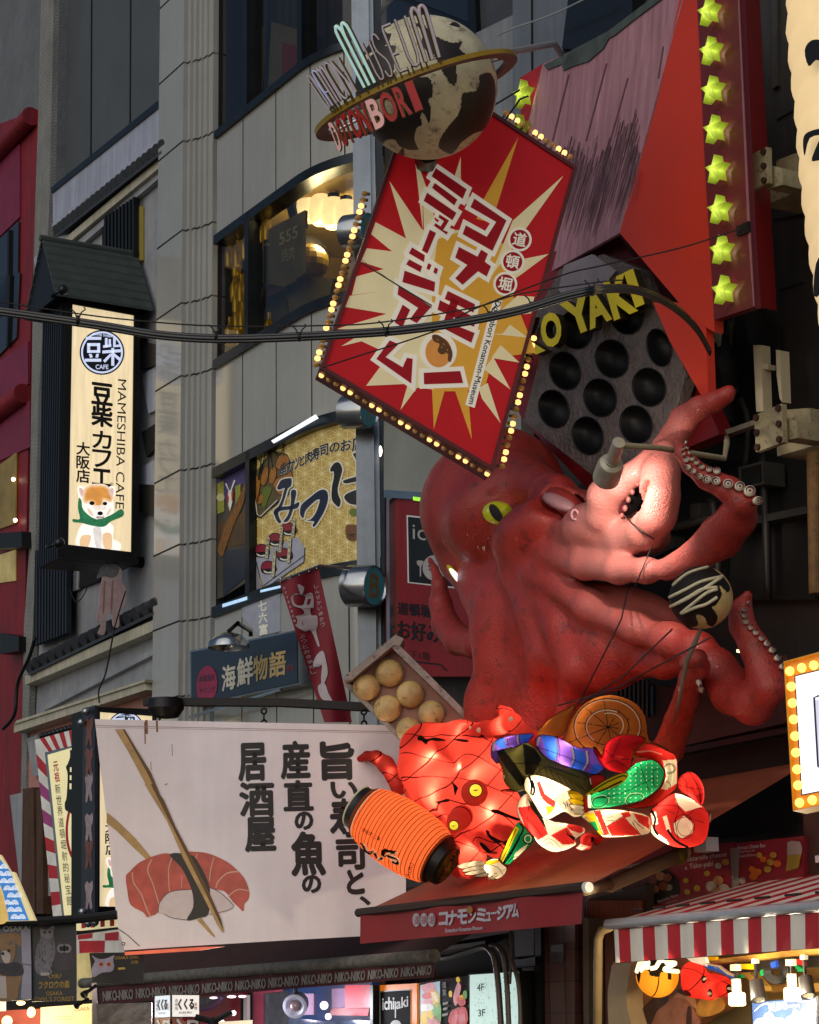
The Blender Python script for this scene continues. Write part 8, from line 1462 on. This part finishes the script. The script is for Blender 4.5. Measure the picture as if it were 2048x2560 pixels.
a.text('Mozzarella cheese', G6('752,268')[0], G6('1068,225')[0], G6('752,300')[0], MT, 1, .01).text('Tako-yaki', G6('805,312')[0], G6('970,290')[0], G6('805,358')[0], MT, 1, .01).text('x', G6('772,335')[0], G6('790,332')[0], G6('772,355')[0], MT, 1); a.text('Famous Dozen Box', G6('1150,185')[0], G6('1345,165')[0], G6('1150,212')[0], MT, 1).text('Popular Flavor Mix', G6('1150,222')[0], G6('1270,210')[0], G6('1150,238')[0], MT, 1).text('Limited 10% Free', G6('1155,250')[0], G6('1270,238')[0], G6('1155,268')[0], MT, 1)
a.poly(G6('430,500 640,340 730,420 740,520 480,640'), M('menu_black', '140c0e', .5), 1)
FB = [M('menu_food_%s' % n_, c_, .4, var=.5, vs=9) for n_, c_ in (('brown', '7a3c24'), ('tan', '9a6c48'), ('orange', 'b45a1c'), ('gold', 'a8862c'), ('cream', '9c9084'))]
for x, y, r, k in ((540, 430, 34, 0), (600, 400, 34, 1), (650, 410, 32, 0), (560, 490, 32, 1), (620, 470, 34, 0), (660, 480, 26, 4), (150, 600, 75, 0), (120, 560, 40, 4), (310, 500, 24, 4), (300, 360, 30, 0), (960, 470, 40, 4), (1010, 430, 38, 1), (1050, 490, 40, 4), (1000, 510, 34, 1), (860, 485, 24, 3), (790, 510, 22, 3), (930, 380, 22, 3), (1062, 300, 26, 3), (1010, 325, 24, 4), (780, 430, 20, 3), (1250, 350, 26, 2), (1290, 370, 28, 2), (1260, 400, 30, 2), (1300, 250, 22, 3), (1330, 280, 24, 2), (1400, 250, 24, 3), (1380, 300, 26, 3), (1430, 310, 28, 2), (1360, 350, 26, 3), (1180, 430, 26, 4)): a.poly(circ(G6([x, y])[0], r * G6.k, 14, r * .9 * G6.k), FB[k], 2 + (x % 7) * .1)
a.poly(G6('1500,160 1530,148 1590,155 1607,200 1600,240 1500,250'), M('menu_foam', '8a847c', .5), 3).poly(G6('1502,250 1600,240 1580,340 1490,365'), MY, 3); a.into(m); m.build('board', t)
m = MB(); m.prism(PW(.5), G6('1610,-160 1900,-260 1900,400 1625,420'), .2, M('rust_panel', '3a1c18', .6, var=.3)); m.prism(PW(.55), G6('1695,255 1725,250 1725,300 1700,305'), .02, WHITE); m.build('rust_panel', label='rust brown wall panel under the yellow marquee sign', cat='panel')
# ================================================================== lit stall at lower right
t = thing('market_stall', PW(.4).at(E6('900,818')[0]), 'warm lit market stall interior under the striped awning', 'stall'); OCW = M('stall_ochre', 'b08a48', .6, var=.2); m = MB(); m.prism(PW(-.1), E6('200,200 2300,0 2300,1300 200,1300'), .1, OCW); m.prism(PW(1.6), E6('820,320 2300,150 2300,215 860,345'), .3, M('stall_beam', '9a7430', .5)); m.prism(PW(1.3), E6('1030,350 1120,350 1280,520 1290,560 1180,480'), .1, M('stall_timber', 'a07a34', .5)); m.prism(PW(.8), E6('1180,520 2300,470 2300,560 1180,570'), .1, M('stall_timber', 'a07a34')); m.prism(PW(1.0), E6('740,820 1040,660 1120,660 1190,680 1190,900 700,900'), .1, M('stall_shutter', '6a5a3a', .5, var=.3)); m.prism(PW(1.4), E6('860,360 2300,235 2300,330 1000,420'), .05, M('stall_dark', '15110d', .6)); m.build('interior', t)
pms = PW(1.3); m = MB(); MUR = M('mural_brown', '8a5228', .5, var=.6, vs=2.2); m.prism(pms, spline(E6('215,320 640,300 980,330 1010,600 960,700 740,830 700,1100 260,1100 225,700 210,560'), 3, True), .15, MUR); a = Art(pms, .006); MF = [M('mural_%s' % n_, c_, .5, var=.45, vs=5) for n_, c_ in (('orange', 'a8602a'), ('tan', 'b88a60'), ('flesh', '9a6048'), ('dark', '3c1c10'), ('gold', 'b8862c'))]
for st, k in (('215,560 260,530 320,560 330,640 300,720 230,740', 0), ('240,580 300,560 310,600 260,660', 1), ('300,760 350,680 440,600 520,580 540,640 450,720 400,830 330,900', 3), ('380,830 400,720 500,640 600,610 700,640 760,740 770,830', 2), ('430,820 470,720 560,670 640,690 700,760 700,830', 0), ('560,640 640,560 740,600 760,700 690,650', 1), ('780,640 850,600 960,620 980,700 860,760 760,740', 4), ('690,690 720,690 720,830 680,830', 3), ('600,560 660,540 720,580 680,600', 3)): a.poly(spline(E6(st), 3, True), MF[k], 1 + k * .2)
a.text('焼', E6('238,390')[0], E6('285,385')[0], E6('238,440')[0], MF[1], 2); a.into(m); m.build('mural', t)
m = MB(); m.prism(PW(1.5), spline(E6('110,335 235,330 222,480 212,600 220,720 260,900 90,900 62,600 80,450'), 3, True), .4, M('fibreglass_beige', '9a8462', .5, var=.2, bump=.3, bs=40)); m.build('curved_edge', t, smooth=False)
# small lanterns in the stall
m = MB(); pl_ = PW(1.75); c_ = E6('452,440')[0]; q = pl_.at(c_); r = px2m(c_, pl_, 168 * E6.k); YLP = paper('stall_yellow_paper', 'd8962a', .32, .6, .16, ((1, .3, 0), (0, 0, .8))); painted_ball(m, q, r, YLP, [(spline(E6('280,250 620,250 615,405 570,400 560,470 535,460 530,410 480,415 470,445 400,440 380,400 330,400 310,500 290,440'), 3, True), KP)], 150, 90); lt2 = m.build('takoyaki_lantern', smooth=True, label='round yellow takoyaki paper lantern with black sauce and white squiggles in the stall', cat='lantern'); sk2 = Skin(m); m = MB()
for st in ('295,415 320,340 330,400 350,330 345,385 380,325 375,390', '400,385 440,375 470,330 500,325', '510,340 590,345 530,375 510,395 610,408'): m.tube([sk2.at(p, .008) for p in spline(E6(st), 5)], .022, E_('squiggle_white', 'fff0c0', 1.3, 0), 6)
m.build('squiggle', lt2, smooth=True)
def lamp_at(p, pw, e, col, size=.1, off=0):
    l = bpy.data.lights.new('stall_light', 'POINT'); l.energy = e; l.color = col; l.shadow_soft_size = size; o = bpy.data.objects.new('stall_light', l); COL.objects.link(o); o.location = pw.at(p, off)
lamp_at(c_, pl_, 2.5, (1, .8, .5))
m = MB(); RP3 = paper('stall_red_paper', 'c83026', .25, .7, .13); soft_solid(m, chain(E6, '740,430'.replace(',', ' ') + ' 105 1.6,760 500 110 1.65,860 560 65 1.6,980 540 55 1.6,1060 520 50 1.5', 1.6, .05) + chain(E6, '900 480 60 1.5,980 500 55 1.5', 1.5, .04), .03, RP3, .05); sk3 = Skin(m); lt3 = m.build('octopus_lantern', smooth=True, label='small round red paper octopus lantern beside the yellow one in the stall', cat='lantern'); a = Art(sk3, .012)
for x, y in ((818, 475), (875, 572), (1012, 540)): a.poly(circ(E6([x, y])[0], 40 * E6.k * .5, 14, 30 * E6.k), KP, 1).poly(circ(E6([x + 2, y])[0], 5, 12, 4), WP, 2)
m = MB(); a.into(m); build_split(m, 'eye_mark', lt3); lamp_at(E6('740,480')[0], PW(1.6), 3, (1, .8, .6)); lamp_at(E6('900,560')[0], PW(1.6), 3, (1, .7, .5))
m = MB(); pz = PW(1.7)
for st, mt in (('680,300 830,290 850,370 790,350 720,330', GWH), ('800,345 930,370 990,420 1050,450 1040,465 960,420 850,385', BP_), ('810,335 935,360 995,405 1060,440 1050,450 980,420 900,375', WP), ('845,290 915,290 910,315 860,320', YP_), ('1030,350 1195,345 1195,390 1100,385', YP_), ('1260,400 1290,385 1290,440 1262,440', GP_), ('1055,440 1110,430 1120,455 1060,465', GP_), ('1340,340 1380,320 1390,370 1350,380', BP_), ('1530,310 1600,310 1610,360 1560,350', RP2), ('1520,350 1560,360 1615,400 1560,410', GP_)): m.prism(pz, E6(st), .03, mt); 
build_split(m, 'paper_scrap', thing('paper_garland', pz.at(E6('1000,420')[0]), 'torn strip of white, blue and yellow painted paper decoration under the striped awning', 'decoration'))
for k, (x0, y0, lb) in enumerate(((1080, 625, 'square glowing lamp hanging in the middle of the stall'), (1517, 585, 'square glowing lamp hanging over the tempura screen'))):
    pq = PW(1.9); q = pq.at(E6([x0, y0])[0]); s_ = px2m(E6([x0, y0])[0], pq, E6.k); tl2 = thing('hanging_lamp', q, lb, 'lamp', 'square lamps in the stall'); m = MB(); m.box(q, DV * s_ * 56, NV * s_ * 50, ZV * s_ * 52, E_('square_lamp', 'ffe9b8', 3, 0, samp='NONE')); m.build('glass', tl2, bevel=.02); m = MB(); m.box(q + ZV * s_ * 105, DV * s_ * 26, NV * s_ * 26, ZV * s_ * 52, M('socket_beige', '8c8470', .5)); m.box(q + ZV * s_ * 200, DV * s_ * 8, NV * s_ * 8, ZV * s_ * 42, BLK); m.box(q + ZV * s_ * 245, DV * s_ * 36, NV * s_ * 26, ZV * s_ * 25, M('socket_beige', '8c8470')); m.build('socket', tl2); lamp_at(E6([x0, y0])[0], pq, 150, (1, .84, .55), .12, .25)
for k, (x0, y0, lb) in enumerate(((1240, 540, 'black can spotlight left of the tempura screen lamp'), (1625, 510, 'black can spotlight at the right edge of the stall'))):
    pq = PW(1.95); q = pq.at(E6([x0, y0])[0]); s_ = px2m(E6([x0, y0])[0], pq, E6.k); ax = (DV * .45 - ZV + NV * .25).normalized(); tl2 = thing('can_spotlight', q, lb, 'spotlight', 'black can spotlights in the stall'); m = MB(); m.lathe(q - ax * s_ * 70, ax, [(.001, 0), (s_ * 55, .01), (s_ * 62, s_ * 170), (s_ * 50, s_ * 170), (s_ * 30, s_ * 130), (.001, s_ * 128)], BLK, 20); m.build('can', tl2, smooth='auto'); m = MB(); m.lathe(q - ax * s_ * 70, ax, [(.001, s_ * 150), (s_ * 46, s_ * 160)], M('reflector', 'c8c0b0', .15, .9), 16); m.build('reflector', tl2); m = MB(); m.box(q - ax * s_ * 70 + ZV * s_ * 70, DV * s_ * 10, NV * s_ * 10, ZV * s_ * 75, BLK); m.box(q - ax * s_ * 70 + ZV * s_ * 150, DV * s_ * 26, NV * s_ * 20, ZV * s_ * 18, M('clip_grey', '8a8680', .5)); m.build('stem', tl2)
m = MB(); 
for k in range(6): m.tube([PW(1.7).at(E6([1390 + (92 - k * 9) * math.cos(R(a_)), 400 + (95 - k * 9) * math.sin(R(a_))])[0]) for a_ in range(-20, 205, 15)], .016, BLK, 6)
m.build('cable_coil', smooth=True, label='hanging coil of black cable between the stall lamps', cat='cable')
pt_ = PW(1.6); m = MB(); m.prism(pt_, E6('1185,640 1720,600 1720,900 1200,900'), .08, BLK); a = Art(pt_, .006); SCB = E_('screen_blue', '3a5288', .7, .4, 3); SCW = E_('screen_white', 'f2f0ee', .95, .1); a.poly(E6('1197,650 1705,615 1705,900 1210,900'), SCB, 1); a.text('天ぷら', E6('1325,665')[0], E6('1475,640')[0], E6('1330,725')[0], SCW, 3, .03).text('TEMPURA', E6('1490,672')[0], E6('1575,666')[0], E6('1490,690')[0], SCW, 3)
for st in ('1215,818 1240,780 1290,770 1300,740 1350,735 1380,770 1440,775 1450,830 1400,900 1230,900', '1460,830 1470,770 1510,750 1530,700 1570,730 1600,690 1660,690 1690,760 1690,900 1470,900'): a.poly(spline(E6(st), 4, True), SCW, 2)
for st in ('1215,720 1260,680 1300,660 1330,655', '1560,650 1640,640 1700,680', '1600,640 1680,660 1704,700'): a.line(spline(E6(st), 4), 1.6, SCW, 2)
a.into(m); m.build('tempura_screen', label='blue screen advertising tempura at the bottom right of the stall', cat='screen')
# ================================================================== street cables
def cable(pts, y, r, name, lb, crop_=C4):
    P = [PY(y if not callable(y) else y(p)).at(p) for p in pts]; m = MB(); m.tube(P, r, M('cable_black', '15161a', .35, var=.2, coat=.3), 8); return m
yc = lambda p: 17 - p[0] * .0006 + max(0, (p[0] - 1480) / 295) ** 1.3 * 5.4
t = thing('street_cable', PY(16.5).at((1000, 850)), 'thick black bundled street cable sagging right across the scene', 'cable')
main = spline([(-60, 770), (120, 795), (250, 814), (400, 838), (540, 847), (700, 844), (860, 836), (1000, 826), (1150, 806), (1300, 776), (1420, 740), (1520, 722), (1600, 728), (1680, 765), (1740, 820), (1775, 880)], 6)
for dx, dy, r in ((0, 0, .022), (0, -7, .016), (0, 7, .014)):
    m = MB(); m.tube([PY(yc(p)).at((p[0] + dx, p[1] + dy)) for p in main], r, M('cable_black', '15161a', .35, var=.2, coat=.3), 8); m.build('strand', t, smooth=True)
m = MB(); m.tube([PY(16.3).at(p) for p in spline([(-60, 745), (180, 782), (330, 800), (540, 815), (800, 814), (950, 806), (1180, 770), (1300, 735), (1500, 705), (1560, 700)], 5)], .006, WR, 6); m.build('messenger_wire', t, smooth=True)
for x, y in ((195, 800), (540, 840), (748, 842), (965, 830), (1225, 790), (1330, 766), (1480, 728)):
    m = MB(); q = PY(16.4).at((x, y)); k = px2m((x, y), PY(16.4), 1); m.lathe(q, Vector((1, 0, .1)), [(k * 12, -.012), (k * 13, 0), (k * 12, .012)], WR, 12); m.tube([q, q + Vector((k * 8, 0, k * 20)), q + Vector((k * 18, 0, k * 28)), q + Vector((k * 14, 0, k * 34))], .006, WR, 5); m.tube([q, q + Vector((-k * 8, 0, k * 20)), q + Vector((-k * 18, 0, k * 30))], .006, WR, 5); m.build('cable_tie', t, smooth=True)
m = MB(); m.tube([PY(19).at(p) for p in spline([(805, 920), (880, 895), (1080, 830), (1180, 775), (1400, 690), (1500, 665), (1700, 620), (1850, 572)], 5)], .007, WR, 6); m.build('overhead_wire', label='thin wire rising to the right across the red diamond sign', cat='wire')
m = MB(); m.tube([PY(19.5).at(p) for p in ((905, 658), (1000, 716), (1080, 764))], .006, WR, 6); m.build('overhead_wire', label='short thin wire slanting down over the middle of the starburst', cat='wire')
m = MB(); m.tube([PW(.3).at(p) for p in C3('-10,190 80,150 230,100 330,60 460,-5')], .012, M('pale_wire', '9aa0a4', .4), 6); m.build('overhead_wire', label='pale wire rising above the globe in front of the grey blue wall', cat='wire')
m = MB(); m.tube([PW(1.0).at(p) for p in spline(C7('700,420 690,500 650,700 610,800 612,880'), 5)], .014, WR, 6); m.tube([PW(1.0).at(p) for p in spline(C7('775,190 740,300 705,420'), 4)], .012, WR, 6); m.tube([PW(.5).at(p) for p in spline(C7('215,480 180,600 110,760 90,950 20,1040'), 5)], .035, BLK, 8); m.tube([PW(.4).at(p) for p in spline(C7('430,180 470,260 520,210 540,150'), 4)], .01, WR, 6); build_split(m, 'cable_strand', thing('loose_cables', PW(1.0).at(C7('612,880')[0]), 'loose black cables hanging over the white shopfront below the cafe sign', 'cable'), smooth=True)
m = MB(); m.tube([PW(1.2).at(p) for p in ((1230, 287 + 60), (1300, 248), (1320, 240))], .012, WR, 6); m.tube([PW(.8).at(p) for p in C2('1150,570 1290,485')], .012, WR, 6); m.build('globe_guy_wire', label='dark guy wire from the globe to the grey wall', cat='wire')
